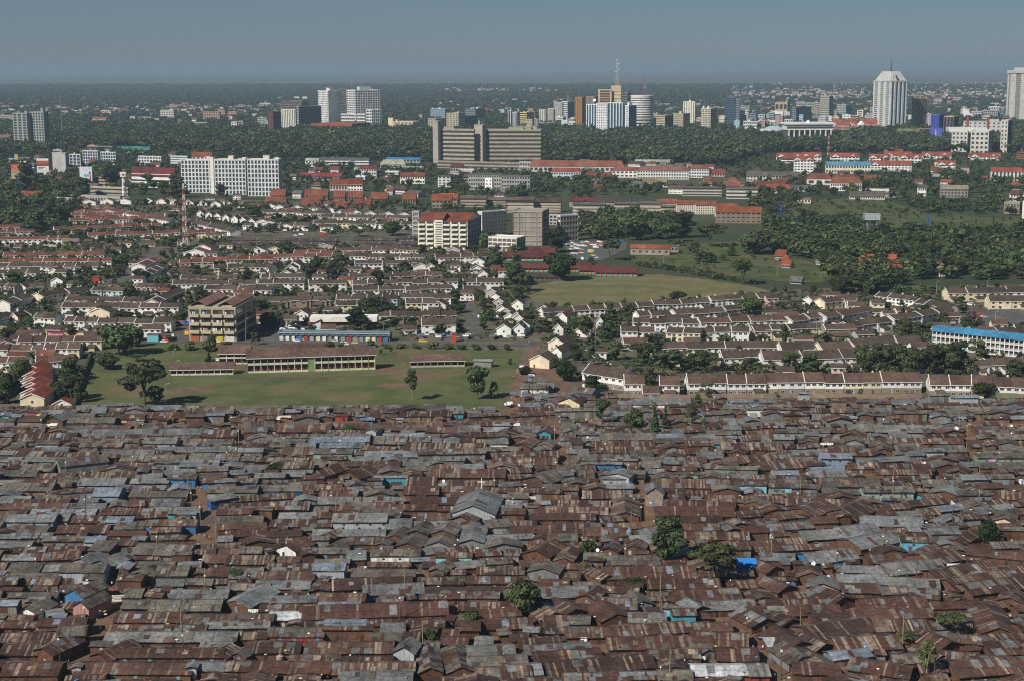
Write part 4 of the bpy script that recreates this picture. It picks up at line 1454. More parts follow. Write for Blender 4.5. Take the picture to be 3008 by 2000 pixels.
bo('white cube block left of the orange tower','building','C',440,492,496,603,672,4,3,1,'grid',(.60,.59,.57),bn=.7,pi_=.7)
bld('shop_building','red-topped pale building beside the orange tower','building','C',496,545,556,592,668,4,3,1,'grid',(.45,.40,.42),cr_=(.45,.08,.09))
bt('slender orange-brown ribbed tower','tower','C',559,617,640,408,690,4,4,2,'fins',(.36,.185,.065),(.22,.11,.04),cw_r=(.12,.07,.045),bn=.2,pi_=.55,lm='the orange ribbed tower',sink=4)  # right-hand ribs in a darker orange-brown, shade painted in
bo('brown finned block behind the dish of the blue-glass tower','building','C',657,718,760,402,640,3,6,4,'fins',(.30,.22,.175),pi_=.6)
# big white and teal glass tower, three bodies stepping
wt=(.66,.68,.70)
bt('stepped left shoulder of the white and teal glass office tower','tower','C',633,665,668,515,690,9,2,1,'grid',wt,TG,bn=.6,pi_=.7)
r=bt('left half of the big white and teal glass tower with vertical ribs','tower','C',655,742,745,468,728,13,4,1,'fins',wt,TG,pi_=.34,depth=30,lm='the white and teal glass tower')
bt('white punched-window centre of the white and teal glass tower','tower','C',742,834,838,460,745,13,5,1,'grid',(.62,.63,.65),(.03,.04,.05),bn=.55,pi_=.6,depth=34)
bt('right half of the big white and teal glass tower with vertical ribs','tower','C',838,962,966,455,735,13,5,1,'fins',wt,TG,pi_=.3,depth=30,pl=3,cplant=(.36,.55,.62))
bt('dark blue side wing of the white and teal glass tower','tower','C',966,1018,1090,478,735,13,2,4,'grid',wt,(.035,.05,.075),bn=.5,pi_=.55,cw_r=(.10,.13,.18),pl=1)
p,s=top_of('C',730,728,432,12)
r=root('satellite_dish',p)
mb=MB();rd=14/2.949/s
mb.tube((0,0,0),(-rd*.3,-rd*.5,rd*.3),rd*.2,rd,(.72,.72,.70),14)
prt('dish',mb,Mp,r)
mb=MB();mb.tube((0,0,-rd*2.2),(0,0,0),rd*.12,rd*.12,(.4,.4,.4),6)
prt('stand',mb,Mp,r)
tag(r,'large white satellite dish on the roof of the teal glass tower','satellite dish')
bt('tan tower with open top storeys behind the teal glass tower','tower','C',760,868,872,342,640,14,1,1,'grid',(.52,.41,.24),(.09,.055,.035),bn=.2,pi_=.2,lm='the tan mast tower')
bt('plain tan ribbed shaft that carries the tall lattice mast','tower','C',870,952,960,310,640,11,1,1,'bands',(.52,.41,.25),(.40,.31,.18),bn=.8)
p,s=top_of('C',922,640,308,12)
lattice_mast('radio_mast','tall grey lattice mast with antennas on the tan tower','mast',p,235/2.949/s,24/2.949/s,9/2.949/s,[(.42,.41,.38),(.5,.49,.46)],lm='the tall grey lattice mast',nseg=14,arms=8)
bo('olive-brown block right of the tan mast tower','building','C',958,1008,1042,368,560,9,3,2,'bands',(.20,.175,.125),pl=1)
# round white banded tower
p=G(*tp('C',1147,700));s=ppm(p)
hh=zat(p,*tp('C',1147,388));rr0=101/2.949/s
r=root('round_tower',p+Vector((0,rr0,0)))
mb=MB();mb.cyl(0,0,0,hh-1,rr0*.93,rr0*.93,(.05,.05,.055),40)
prt('glazing',mb,Mg,r)
zb=hh*.42
for k in range(9):
 z=zb+(hh-zb)*k/9
 mb=MB();mb.cyl(0,0,z,z+(hh-zb)/9*(.56 if k<8 else .5),rr0,rr0,(.70,.69,.66),40)
 prt('balcony_band',mb,Mc,r)
mb=MB();mb.cyl(0,0,hh-3,hh,rr0*1.02,rr0*1.02,(.68,.67,.64),40)
prt('crown_ring',mb,Mc,r)
for k in range(3):
 z=zb*(.35+.22*k)
 mb=MB();mb.cyl(0,0,z,z+zb*.13,rr0*1.12,rr0*1.12,(.46,.45,.43),40)
 prt('podium_band',mb,Mc,r)
tag(r,'round white tower of stacked horizontal rings behind a red mast','tower')
landmark('the round ringed tower',r,at=tp('C',1147,480))
FOOT.append((p.x,p.y+rr0,rr0,rr0,0))
p=G(*tp('C',1150,700));s=ppm(p)
lattice_mast('radio_mast','red and white lattice mast in front of the round ringed tower','mast',p+Vector((0,-25,0)),zat(p,*tp('C',1160,225)),16/2.949/s,7/2.949/s,[(.32,.04,.06),(.34,.05,.07),(.45,.38,.38)],nseg=14)
bo('salmon pink block with grey bands below the round tower','building','C',1132,1158,1205,568,690,7,1,3,'bands',(.50,.27,.19),(.16,.12,.11),cw_r=(.30,.22,.19))
bo('dark brick block left of the salmon pink block','building','C',1092,1130,1134,588,690,6,3,1,'bands',(.2,.13,.11))
bo('dark block right of the salmon pink block','building','C',1205,1225,1262,590,690,6,1,2,'bands',(.2,.15,.14))
bo('beige sawtooth-balcony block, left of a pair','building','C',1262,1330,1408,562,715,10,3,4,'bands',(.47,.41,.29),(.10,.085,.065),cw_r=(.12,.10,.085),bn=.55,lm='the beige sawtooth pair')  # right face is the same beige with shade put into the colour
bo('beige sawtooth-balcony block, right of a pair','building','C',1408,1490,1568,548,720,10,3,4,'bands',(.50,.44,.31),(.10,.085,.065),cw_r=(.12,.10,.085),bn=.55,pl=1)  # shade of the right face is painted as a darker wall colour
bt('white tower with stepped slit crown','tower','C',1494,1588,1602,445,660,1,5,2,'fins',(.64,.61,.51),(.08,.07,.06),pi_=.72,pl=1,lm='the slit-crowned white tower')
p,s=top_of('C',1552,660,440,6)
lattice_mast('radio_mast','thin grey mast on the slit-crowned white tower','mast',p,74/2.949/s,8/2.949/s,3/2.949/s,[(.3,.33,.34)],nseg=8)
bld('hotel_tower','cream grid-fronted tower standing over the trees','tower','C',1648,1725,1788,505,712,13,6,5,'grid',(.56,.52,.43),(.07,.06,.05),cw_r=(.28,.255,.215),bn=.4,pi_=.3,pl=2,cplant=(.6,.6,.58),lm='the cream grid tower')  # dimmer cream on the right face paints in its shade
bt('dark blue slab tower with an antenna cluster','tower','C',1858,1935,1942,410,650,16,5,1,'bands',(.085,.12,.17),(.03,.05,.08),pl=3,cplant=(.10,.16,.2),lm='the dark blue slab tower',bn=.3)
p,s=top_of('C',1878,650,410,6)
lattice_mast('radio_mast','thin dark mast on the dark blue slab tower','mast',p,75/2.949/s,8/2.949/s,3/2.949/s,[(.1,.14,.17)],nseg=8)
bt('grey slab joined to the dark blue slab tower','tower','C',1936,1978,1984,420,640,14,4,1,'bands',(.22,.25,.28),(.07,.09,.11),bn=.4)
# --- lower city blocks between the towers
for(t,xl,xc,xr,yt,yb,nf,nc,cw,lab)in(('C',1985,2062,2070,478,540,4,8,(.38,.35,.31),'beige far block'),('C',1280,1345,1352,462,490,2,6,(.42,.38,.34),'tan far block'),('C',1370,1455,1460,490,520,2,6,(.40,.36,.33),'tan low far block'),('C',1610,1650,1655,590,640,3,4,(.55,.40,.42),'pink-fronted shop block'),('C',1800,1855,1862,565,640,4,5,(.50,.36,.33),'red-topped white block'),('C',2030,2055,2062,520,620,6,2,(.60,.60,.58),'white stair tower block'),('C',2062,2120,2130,545,640,6,5,(.20,.22,.25),'dark grey block'),('C',2140,2195,2215,555,620,5,4,(.38,.52,.55),'pale turquoise block'),('C',2215,2250,2260,548,610,4,3,(.42,.50,.40),'pale green block'),('C',2140,2285,2290,608,665,2,10,(.62,.62,.60),'long white low block'),('C',2015,2125,2130,612,690,3,7,(.56,.56,.54),'white stepped block'),('C',1985,2035,2040,560,640,5,4,(.18,.21,.25),'blue-grey block'),('C',2270,2350,2359,530,610,1,1,(.68,.68,.66),'plain white cube block'),('D',200,298,332,448,590,2,3,(.42,.30,.21),'tan block with one dark window slot'),('D',345,375,545,492,640,9,2,(.18,.22,.27),'dark blue glass block with white stair end'),('D',385,545,565,452,560,5,9,(.36,.34,.28),'olive banded block'),('D',545,585,606,450,590,8,3,(.33,.31,.26),'grey-brown block'),('D',200,340,346,595,665,3,9,(.56,.57,.58),'pale banded low block'),('D',60,195,200,602,660,2,8,(.60,.60,.58),'white low block with open deck'),('D',540,640,648,572,622,2,6,(.22,.24,.28),'dark low block'),('D',735,800,868,468,580,8,6,(.36,.36,.35),'grey flats with ragged top'),('D',715,735,740,515,600,6,2,(.36,.36,.34),'narrow grey block'),('D',912,958,985,518,610,6,1,(.64,.61,.54),'cream hotel wing with balconies'),('D',986,1055,1066,546,620,5,6,(.46,.47,.46),'pale grey block beside the crowned tower'),('D',1025,1045,1050,490,560,5,1,(.46,.42,.36),'beige block beside the crowned tower'),('D',1900,1982,1990,525,590,4,7,(.48,.46,.44),'white-banded block'),('D',1990,2112,2120,518,590,4,8,(.33,.32,.31),'grey-banded block'),('D',2115,2185,2196,520,590,3,3,(.14,.20,.30),'blue glass block'),('D',2050,2140,2150,485,530,2,7,(.58,.58,.56),'white low block'),('D',2075,2130,2138,455,490,3,5,(.66,.66,.65),'bright white block'),('D',1515,1545,1550,548,650,6,2,(.52,.52,.52),'white narrow block'),('D',1400,1480,1490,385,420,3,8,(.36,.33,.31),'beige roof-top block'),('D',1740,1800,1860,405,450,3,5,(.40,.34,.30),'salmon flats'),('D',1575,1640,1645,418,470,4,6,(.42,.41,.40),'pale grey flats')):
 bo(lab,'building',t,xl,xc,xr,yt,yb,nf,nc,3,'grid',cw,auto=True,group='lower blocks of the city centre',sink=5,pl=R.choice((0,1,1)),bn=.45)
bt('striped grey-beige tower with dark corner left of the crowned tower','tower','D',588,660,718,395,630,14,1,5,'bands',(.42,.40,.335),(.07,.075,.07),cw_r=(.20,.22,.20),bn=.55,pl=4,lm='the striped corner tower')
# temple-like white hall
p=G(*tp('D',300,812));s=ppm(p);wd=400/2.949/s;hh=zat(p,*tp('D',300,640))
r=root('columned_hall',p)
pb(r,'upper_storey',Mc,0,wd,0,60,hh*.72,hh,(.62,.61,.57))
pb(r,'roof_slab',Mc,-3,wd+3,-3,63,hh+.01,hh+3.5,(.66,.66,.63))
pb(r,'glazing',Mg,2,wd-2,8,58,0,hh*.72-.01,(.10,.11,.12))
pb(r,'window_band',Mg,.5,wd-.5,-.35,.05,hh*.80,hh*.9,(.04,.05,.06))
for k in range(9):
 mb=MB();x=wd*(k+.35)/8.8;mb.box(x,x+wd*.026,0,3,0,hh*.72-.02,(.64,.62,.58));prt('column',mb,Mc,r)
mb=MB();mb.cyl(wd*.5,20,hh+3.6,hh+9,6,1,(.66,.66,.64),14);prt('dome',mb,Mc,r)
tag(r,'white columned hall with broad flat roof like a temple','building');landmark('the columned white hall',r,at=tp('D',500,700))
FOOT.append((p.x+wd/2,p.y+30,wd/2,35,0))
p=G(*tp('D',215,770));s=ppm(p);hh=zat(p,*tp('D',215,690));rd=128/2.949/s
r=root('round_hall',p+Vector((0,rd,0)))
mb=MB();mb.cyl(0,0,0,hh,rd*.95,rd*.95,(.05,.09,.13),32);prt('glazing',mb,Mg,r)
mb=MB();mb.cyl(0,0,hh*.62,hh+2,rd,rd,(.52,.54,.55),32);prt('parapet_ring',mb,Mc,r)
mb=MB();mb.cyl(0,0,hh+2.01,hh+9,rd*.8,rd*.3,(.30,.42,.46),32);prt('roof',mb,Mc,r)
tag(r,'low round hall with glass wall and pale blue roof','building');landmark('the low round hall',r,at=tp('D',215,720))
# red gabled hotel
for(xl,xr,yt,yb,lab)in((690,835,650,745,'left wing of the red-gabled hotel'),(840,905,640,720,'middle wing of the red-gabled hotel'),(935,1075,640,705,'right wing of the red-gabled hotel')):
 bld('hotel',lab,'building','D',xl,xr-6,xr,yt,yb,4,8,2,'grid',(.48,.42,.38),(.07,.04,.035),roof='gable',cr_=(.23,.075,.045),rise=16,sink=6,bn=.4)
 for q in(.25,.72):
  p,s=top_of('D',xl+(xr-xl)*q,yb+6,yt+8,-3)
  g=root('gable_front',p)
  mb=MB();w=24/2.949/s
  mb.add([(-w,0,0),(w,0,0),(0,0,w*1.15),(-w,3,0),(w,3,0),(0,3,w*1.15)],[(0,1,2),(5,4,3),(0,2,5,3),(1,4,5,2)],(.66,.64,.6))
  prt('gable_wall',mb,Mc,g)
  mb=MB();mb.box(-w*.3,w*.3,-.3,.2,1,w*.6,(.05,.05,.06));prt('window',mb,Mg,g)
  later(g,'white pointed gable front','gable','gables of the red-roofed hotel',at=tp('D',xl+(xr-xl)*q,yt))
p=G(*tp('D',945,730));s=ppm(p);hh=zat(p,*tp('D',945,640));rd=30/2.949/s
r=root('domed_tower',p)
mb=MB();mb.cyl(0,0,0,hh,rd,rd,(.30,.29,.28),16);prt('drum',mb,Mc,r)
mb=MB();mb.cyl(0,0,hh+.01,hh+rd,rd*1.15,rd*.4,(.64,.64,.62),16);prt('dome',mb,Mc,r)
for k in range(6):
 mb=MB();a=pi*(1+k/5);mb.tube((cos(a)*rd*1.1,sin(a)*rd*1.1,0),(cos(a)*rd*1.1,sin(a)*rd*1.1,hh),rd*.1,rd*.1,(.6,.6,.58),6);prt('column',mb,Mc,r)
tag(r,'small drum tower with white dome inside the red-gabled hotel','tower')
# crowned tower
cwt=(.50,.50,.475)
r=bld('crowned_tower','tall white tower with tapering ribbed crown and dark spire','tower','D',1045,1140,1292,268,700,26,3,4,'fins',cwt,(.05,.13,.14),th=radians(66),pi_=.44,cw_r=(.56,.565,.55),lm='the tall crowned tower',style_r='fins',sink=10)
a,b,h=abh(r)
mb=MB()
for k in range(27):
 z=h*k/26
 mb.obox((0,0),(1,0),(0,-1),.1,a-.1,z,z+h/26*.5,0,h*.008,(.46,.45,.42))
prt('spandrel_bands',mb,Mc,r,kind='stuff')
mb=MB()
hc_=88/2.949/ppm(r.location)
ins=.24
v=[(0,0,h+.4),(a,0,h+.4),(a,b,h+.4),(0,b,h+.4),(a*ins,b*ins,h+hc_),(a*(1-ins),b*ins,h+hc_),(a*(1-ins),b*(1-ins),h+hc_),(a*ins,b*(1-ins),h+hc_)]
mb.add(v,[(0,1,5,4),(1,2,6,5),(2,3,7,6),(3,0,4,7),(4,5,6,7)],(.40,.40,.385))
prt('crown',mb,Mc,r)
for f in range(5):
 mb=MB()
 q=(f+.5)/5
 mb.tube((a*q,-.4,h),(a*(ins+(1-2*ins)*q),b*ins-.4,h+hc_*.98),.9,.9,(.50,.50,.48),4)
 prt('crown_rib',mb,Mc,r)
 mb=MB()
 mb.tube((a+.4,b*q,h),(a*(1-ins)+.4,b*(ins+(1-2*ins)*q),h+hc_*.98),.9,.9,(.54,.54,.52),4)
 prt('crown_rib',mb,Mc,r)
mb=MB();mb.add([(a+.1,b*.38,h+hc_*.1),(a+.1,b*.52,h+hc_*.1),(a*(1-ins)+.9,b*.51,h+hc_*.9),(a*(1-ins)+.9,b*.41,h+hc_*.9)],[(0,1,2,3)],(.02,.02,.025));prt('crown_slot',mb,Mg,r)
mb=MB();mb.tube((a/2,b/2,h+hc_),(a/2,b/2,h+hc_+100/2.949/ppm(r.location)),2.6,.25,(.09,.085,.09),8);prt('spire',mb,Mp,r)
# brown ringed tower with dark hat
p=G(*tp('D',1325,690));s=ppm(p);hh=zat(p,*tp('D',1325,305));rd=60/2.949/s
r=root('round_tower',p+Vector((0,60,0)))
mb=MB();mb.cyl(0,0,0,hh,rd*.94,rd*.94,(.10,.07,.06),32);prt('glazing',mb,Mg,r)
for k in range(24):
 mb=MB();z=hh*k/24;mb.cyl(0,0,z,z+hh/24*.5,rd,rd,(.27,.195,.165),32);prt('floor_ring',mb,Mc,r)
mb=MB();mb.cyl(0,0,hh+.01,hh+hh*.06,rd*.8,rd*1.12,(.05,.05,.052),32);mb.cyl(0,0,hh*1.061,hh*1.085,rd*1.12,rd*1.12,(.07,.07,.07),32);prt('hat',mb,Mc,r)
tag(r,'brown ringed cylinder tower with flared dark cap','tower');landmark('the dark-capped cylinder tower',r,at=tp('D',1340,450))
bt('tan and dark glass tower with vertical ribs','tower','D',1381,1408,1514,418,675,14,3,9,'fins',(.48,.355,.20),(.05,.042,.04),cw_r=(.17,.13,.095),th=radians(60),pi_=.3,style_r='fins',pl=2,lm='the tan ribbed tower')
# blue buildings
bl=(.045,.06,.30)
bt('bright blue clad tower with cream cornice','tower','D',1547,1600,1676,556,790,2,3,3,'fins',bl,(.035,.045,.22),pi_=.8,cr_=(.55,.42,.24),sink=6,lm='the bright blue tower')
bt('blue glass tower with cream ribs','tower','D',1658,1722,1788,572,790,1,3,3,'fins',(.50,.38,.2),(.02,.02,.05),cw_r=bl,pi_=.12,cr_=(.55,.42,.24),sink=6)
bo('low bright blue block with cream cross on its front','building','D',1548,1636,1642,672,812,1,1,1,'plain',(.075,.095,.38),cr_=(.06,.08,.33),sink=6)
p,s=top_of('D',1588,818,832,-3.2)
r=root('cross_panel',Vector((p.x,p.y,0)))
k_=1/2.949/s
pb(r,'upright',Mc,-5*k_,5*k_,-1,0,0,128*k_,(.62,.5,.32))
pb(r,'crossbar',Mc,-42*k_,42*k_,-1.3,-.1,22*k_,30*k_,(.62,.5,.32))
tag(r,'cream upright and crossbar on the low blue block','sign')
bo('dark annex with cream ribs left of the blue tower','building','D',1436,1545,1549,676,770,1,7,2,'fins',(.30,.24,.14),(.03,.035,.07),pi_=.14,sink=6)
bld('hall','hall with olive green pitched roof among trees','building','D',1260,1425,1432,722,775,1,6,2,'grid',(.55,.55,.5),roof='gable',cr_=(.13,.15,.07),rise=12,lm='the olive roofed hall')
# white tent shape
p=G(*tp('D',1832,600));s=ppm(p);k_=1/2.949/s
r=root('tent_roof_church',p)
mb=MB();mb.add([(0,0,0),(122*k_,0,0),(8*k_,10,112*k_),(0,30,0),(122*k_,30,0)],[(0,1,2),(1,4,2),(4,3,2),(3,0,2)],(.68,.68,.66));prt('tent_roof',mb,Mc,r)
pb(r,'wall',Mc,2,122*k_-8,-1,4,0,8*k_,(.3,.3,.3))
tag(r,'white building shaped like a leaning pointed tent','church');landmark('the white tent-shaped church',r,at=tp('D',1870,560))
# white complex at the right
wc_=(.50,.48,.43)
bo('left block of the white curved-roof complex','building','D',1728,1848,1872,700,865,5,4,2,'grid',wc_,DG,cr_=(.56,.56,.53),sink=10,bn=.5,pi_=.5,lm='the curved-roof white complex')
bo('right block of the white curved-roof complex with angled end wall','building','D',1892,2028,2150,700,885,5,4,5,'grid',wc_,DG,cr_=(.56,.56,.53),sink=10,bn=.5,pi_=.45,cw_r=(.30,.29,.27))  # end wall colour dimmed to paint the side turned from the sun
for(xl,xr,yb0)in((1722,1872,702),(1888,2052,702)):
 p,s=top_of('D',xl,875,yb0,0);k_=1/2.949/s
 w=(xr-xl)*k_
 r=root('curved_roof',p)
 mb=MB()
 nseg=8
 pts=[]
 for i in range(nseg+1):
  t_=i/nseg
  pts.append((t_*32-1,sin(t_*pi*.5)*36*k_))
 for i in range(nseg):
  mb.add([(-1,pts[i][0],pts[i][1]),(w+1,pts[i][0],pts[i][1]),(w+1,pts[i+1][0],pts[i+1][1]),(-1,pts[i+1][0],pts[i+1][1])],[(0,1,2,3)],(.52,.52,.49))
 mb.add([(w+1,q[0],q[1])for q in pts]+[(w+1,31,0)],[tuple(range(nseg+2))],(.4,.4,.38))
 mb.add([(-1,q[0],q[1])for q in pts]+[(-1,31,0)],[tuple(range(nseg+2))[::-1]],(.4,.4,.38))
 prt('shell',mb,Mc,r)
 pb(r,'eave_beam',Mc,-1.2,w+1.2,-1.6,-1.0,-1.2,.6,(.6,.6,.57))
 later(r,'pale curved quarter-barrel roof','roof','curved roofs of the white complex',at=tp('D',(xl+xr)/2,680))
bo('white block with blue roof and red pylons behind the complex','building','D',1830,2150,2160,612,760,5,9,3,'grid',(.46,.45,.43),cr_=(.05,.16,.34),bn=.6,pi_=.6,pl=2)
for x,y0,y1 in((1862,578,660),(2038,585,690),(2206,572,840)):
 bld('pylon','dark red upright slab behind the white complex','tower','D',x-8,x+8,x+12,y0,max(y1,770),1,1,1,'plain',(.26,.06,.05),auto=True)
bo('beige stair-windowed block at the right of the complex','building','D',2150,2196,2250,605,880,8,2,2,'grid',(.46,.44,.40),cw_r=(.05,.06,.08),bn=.5,pi_=.6,sink=6)
# tower at the right edge
r=bt('tall grey banded tower with projecting crown, cut by the right edge','tower','D',2200,2360,2420,195,600,24,5,3,'bands',(.40,.39,.365),(.07,.068,.065),bn=.42,lm='the right-edge tower',pl=0,sink=8)
a,b,h=abh(r)
for q0,q1 in((.0,.07),(.13,.40),(.63,.95)):
 pb(r,'pier',Mc,a*q0,a*q1,-1.8,-.9,0,h-.5,(.43,.42,.395))
pb(r,'crown',Mc,-2,a+2,-4,b+2,h+.4,h+9,(.42,.41,.385))
pb(r,'plant_room',Mc,a*.28,a*.95,3,b-3,h+9.01,h+17,(.44,.42,.38))
p,s=top_of('D',660,925,725,0)
pp=G(*tp('D',662,930));s=ppm(pp)
lattice_mast('radio_mast','thin red and white lattice mast before the columned hall','mast',pp,zat(pp,*tp('D',662,715)),16/2.949/s,6/2.949/s,[(.34,.10,.06),(.5,.5,.48)],nseg=9)
pp=G(*tp('A',547,850));s=ppm(pp)
lattice_mast('radio_mast','thin pale lattice mast right of the green glass tower','mast',pp,zat(pp,*tp('A',520,385)),10/2.949/s,4/2.949/s,[(.30,.30,.28),(.36,.30,.28)],nseg=18)
for x,yb,yt,c,lab in((685,318,210,(.3,.28,.28),'grey lattice mast on the white twin towers'),(727,318,226,(.3,.06,.06),'red-topped mast on the white twin towers'),(773,318,262,(.4,.4,.4),'short mast on the white twin towers')):
 p,s=top_of('B',x,650,yb,20)
 lattice_mast('radio_mast',lab,'mast',p,(yb-yt)/2.949/s,9/2.949/s,4/2.949/s,[c],nseg=8)
p,s=top_of('C',497,640,440,8)
lattice_mast('radio_mast','red mast on the striped white and dark tower','mast',p,90/2.949/s,9/2.949/s,4/2.949/s,[(.4,.1,.08),(.5,.45,.42)],nseg=7)
# ------------------------------------------------------------------ middle distance: schools, flats, red roofs
W1=(.70,.69,.66)
def rb(lab,t,xl,xr,yt,yb,nf=2,nc=8,cw=W1,roof='r',rise=None,kind='gable',lm=None,side=8,st='grid',bn=.5,pi_=.35,sink=3,cg=(.06,.06,.06),name='roofed_building',depth=None):

 return bld(name,lab,'building',t,xl,xr-side,xr,yt,yb,nf,nc,2,st,cw,cg,roof=kind,cr_=tuple(v*.8 for v in ROOFC.get(roof,roof)),rise=(rise or 8)*.6,lm=lm,sink=sink,bn=bn,pi_=pi_,th=.16 if side>2 else None,depth=depth)
 # flats and schools behind the estate (centre)
rb('white school with pale flat roof bands among trees','B',412,850,935,1000,3,14,(.62,.63,.63),'g',3,lm='the pale banded school',st='bands')
rb('white gabled wing left of the pale banded school','B',288,410,950,1005,2,4,W1,(.34,.34,.30),6)
rb('maroon-roofed long house behind the pale banded school','B',500,846,900,930,1,12,(.5,.48,.46),'p',7)
rb('pavilion with broad pale pyramid roof','B',935,1165,985,1012,1,8,(.5,.5,.48),(.33,.33,.25),14,'hip',lm='the pale pyramid pavilion')
rb('long building with bright blue metal roof below the hospital','B',985,1290,945,965,1,10,(.4,.42,.42),(.03,.16,.33),7,lm='the blue metal roof')
rb('white angled block with dark red mono roof','B',772,912,1020,1105,3,6,(.56,.56,.55),(.18,.03,.03),6)
rb('white shed with plain wall in front of the blue metal roof','B',1120,1310,1020,1052,1,1,W1,(.36,.36,.35),5,st='plain')
rb('red-roofed low school left of the white angled block','B',240,612,1085,1118,1,12,(.34,.28,.25),(.19,.032,.032),8)
rb('white flats under a red roof with gabled ends','B',1110,1330,1085,1148,2,10,(.76,.73,.65),'d',8,lm='the white red-roofed flats')
rb('orange-roofed house with steep central gable','B',500,660,1158,1210,1,6,(.45,.40,.36),'d',12)
rb('orange-roofed house beside the steep gable house','B',655,790,1158,1215,2,5,W1,'d',13)
rb('white flats with grey glazed stair, left one','B',1436,1552,1090,1178,4,3,(.62,.62,.61),'g',2)
rb('long grey framed flats with white end walls','B',1700,1990,1070,1200,4,14,(.36,.35,.33),'g',2,lm='the grey framed flats',sink=6)
rb('grey framed flats ending in a bright white block','B',1985,2240,1085,1215,4,11,(.30,.30,.30),'g',2,sink=6)
bld('stair_tower','bright white end block with square openings on the grey framed flats','building','B',1845,1905,1912,1110,1225,4,2,2,'grid',(.76,.76,.74),bn=.6,pi_=.6,sink=6)
rb('white crenellated low house below the hospital podium','B',1610,1750,1035,1070,1,7,(.74,.74,.72),(.5,.5,.48),3)
rb('dark red roof below the hospital podium','B',1545,1660,1010,1052,1,5,(.4,.36,.34),'p',8)
# red-roofed row behind the white gables
for k,(x0,x1,yt,yb,lab)in enumerate(((-10,120,1245,1290,'first'),(283,490,1245,1295,'second'),(535,635,1258,1300,'third'),(660,792,1262,1310,'fourth'),(858,1005,1275,1325,'fifth'),(1130,1250,1280,1335,'sixth'))):
 rb(f'{lab} from left of the brick houses under bright red-brown roofs','B',x0,x1,yt,yb,1,5,(.28,.19,.14),(.20,.062,.034),11,name='brick_house',sink=2)
for k,(x0,x1,yt,yb)in enumerate(((250,430,1310,1322),(-60,130,1300,1312),(470,660,1335,1345),(260,410,1335,1345),(720,860,1320,1345),(310,440,1285,1300))):
 bld('brick_house','low red-roofed brick row','building','B',x0,x1-4,x1,yt,yb,1,5,1,'grid',(.2,.12,.09),roof='gable',cr_=(.14,.042,.027),rise=5,auto=True,group='red-roofed brick rows')
rb('tall brick house with two orange-red roofs','B',1382,1560,1290,1360,2,5,(.27,.19,.14),'o',11,lm='the orange-roofed brick house')
rb('brick house with the brightest orange roof','B',1450,1612,1272,1345,2,4,(.27,.19,.14),(.34,.10,.04),8)
for k,(x0,x1,yt,yb,lab)in enumerate(((1632,1860,1275,1350,'stone flats under dull brown roof, leftmost'),(1805,2030,1290,1345,'stone flats behind white balconies'),(2030,2270,1290,1400,'stone flats with white balcony bands'))):
 rb(lab,'B',x0,x1,yt,yb,3,8,(.35,.30,.235),(.11,.085,.065),5,st='bands',cg=(.10,.085,.07))
 # flats right of the stone tower
for k,(x0,x1,yt,yb,ro,lab)in enumerate(((-20,205,1300,1400,'b','brown-roofed flats with white balconies behind the stone tower'),(195,440,1305,1395,'b','brown-roofed flats left of the maroon-roofed flats'),(510,750,1300,1350,'p','flats under a maroon roof'),(745,915,1308,1360,'b','flats under a brown roof right of the maroon-roofed flats'),(540,820,1330,1440,'g','stone flats with long white sills'),(900,1160,1325,1400,'g','white-banded flats behind the tall acacias'),(1120,1320,1320,1440,'g','stone flats ending the white-banded row'),(1300,1430,1350,1450,'g','stone flats beside the curved red-roofed row'))):
 rb(lab,'C',x0,x1,yt,yb,3 if yb-yt<90 else 4,8,(.42,.37,.30),ROOFC[ro],3 if ro=='g' else 7,st='bands',cg=(.16,.13,.10),bn=.55)
for k,(x0,y0,x1,y1)in enumerate(((1270,1318,1440,1330),(1440,1330,1605,1345),(1605,1335,1780,1365),(1780,1360,1960,1390))):
 bld('terrace_flats',f'{NTH[k]} from left of the curving red-roofed white flats','building','C',x0,x1-2,x1,y0,y1+52,4,9,1,'grid',(.62,.58,.50),(.15,.11,.08),roof='gable',cr_=(.18,.058,.034),rise=4,th=.10,bn=.4,pi_=.5)
rb('brown stone flats with orange roof and arched entries','C',1778,2170,1395,1490,3,9,(.20,.155,.115),'o',9,lm='the orange-roofed stone flats',side=12,st='grid',bn=.7,pi_=.5)
# long red hip roofs, right of centre
rb('long building under a red-brown hip roof beside the hospital','C',160,980,1000,1045,1,20,(.5,.48,.44),(.215,.083,.05),16,'hip',lm='the long red hip roof',depth=40)
rb('pale blue framed school under a red hip roof','C',352,612,1048,1110,2,12,(.50,.56,.60),(.25,.06,.045),10,'hip',lm='the pale blue framed school')
rb('low red-roofed hall beside the pale blue school','C',645,880,1095,1120,1,6,(.5,.4,.34),'d',10)
rb('white block with red-brown roof, plain left end','C',876,1100,1038,1095,2,6,(.74,.72,.66),(.21,.08,.05),10,'hip')
rb('long white framed school under red-brown roof','C',1100,1545,1035,1110,3,20,(.60,.60,.58),(.20,.085,.055),10,'hip',lm='the white framed school')
rb('white three-storey wing with red-brown hip roof','C',1545,1722,1022,1098,3,8,(.60,.61,.62),(.21,.08,.05),10,'hip')
rb('long pale roof behind the white framed school','C',1080,1480,962,985,1,20,(.5,.5,.48),(.36,.36,.34),6)
rb('low hall with tan metal roof','C',1090,1350,1145,1175,1,4,(.62,.58,.48),(.24,.185,.12),11,lm='the tan-roofed hall')
rb('white shed in front of the tan-roofed hall','C',1260,1418,1160,1180,1,5,(.7,.69,.65),'g',4)
rb('white shop block with dark opening left of the tan-roofed hall','C',712,790,1132,1180,2,3,(.75,.74,.7),'g',3)
rb('red-roofed house right of the white wing','C',1742,1860,1060,1088,1,5,(.45,.36,.32),(.20,.06,.045),10)
rb('long grey school with white gable and dark roof','C',2045,2480,1080,1130,2,16,(.52,.51,.48),(.10,.09,.08),9,lm='the long grey-roofed school')
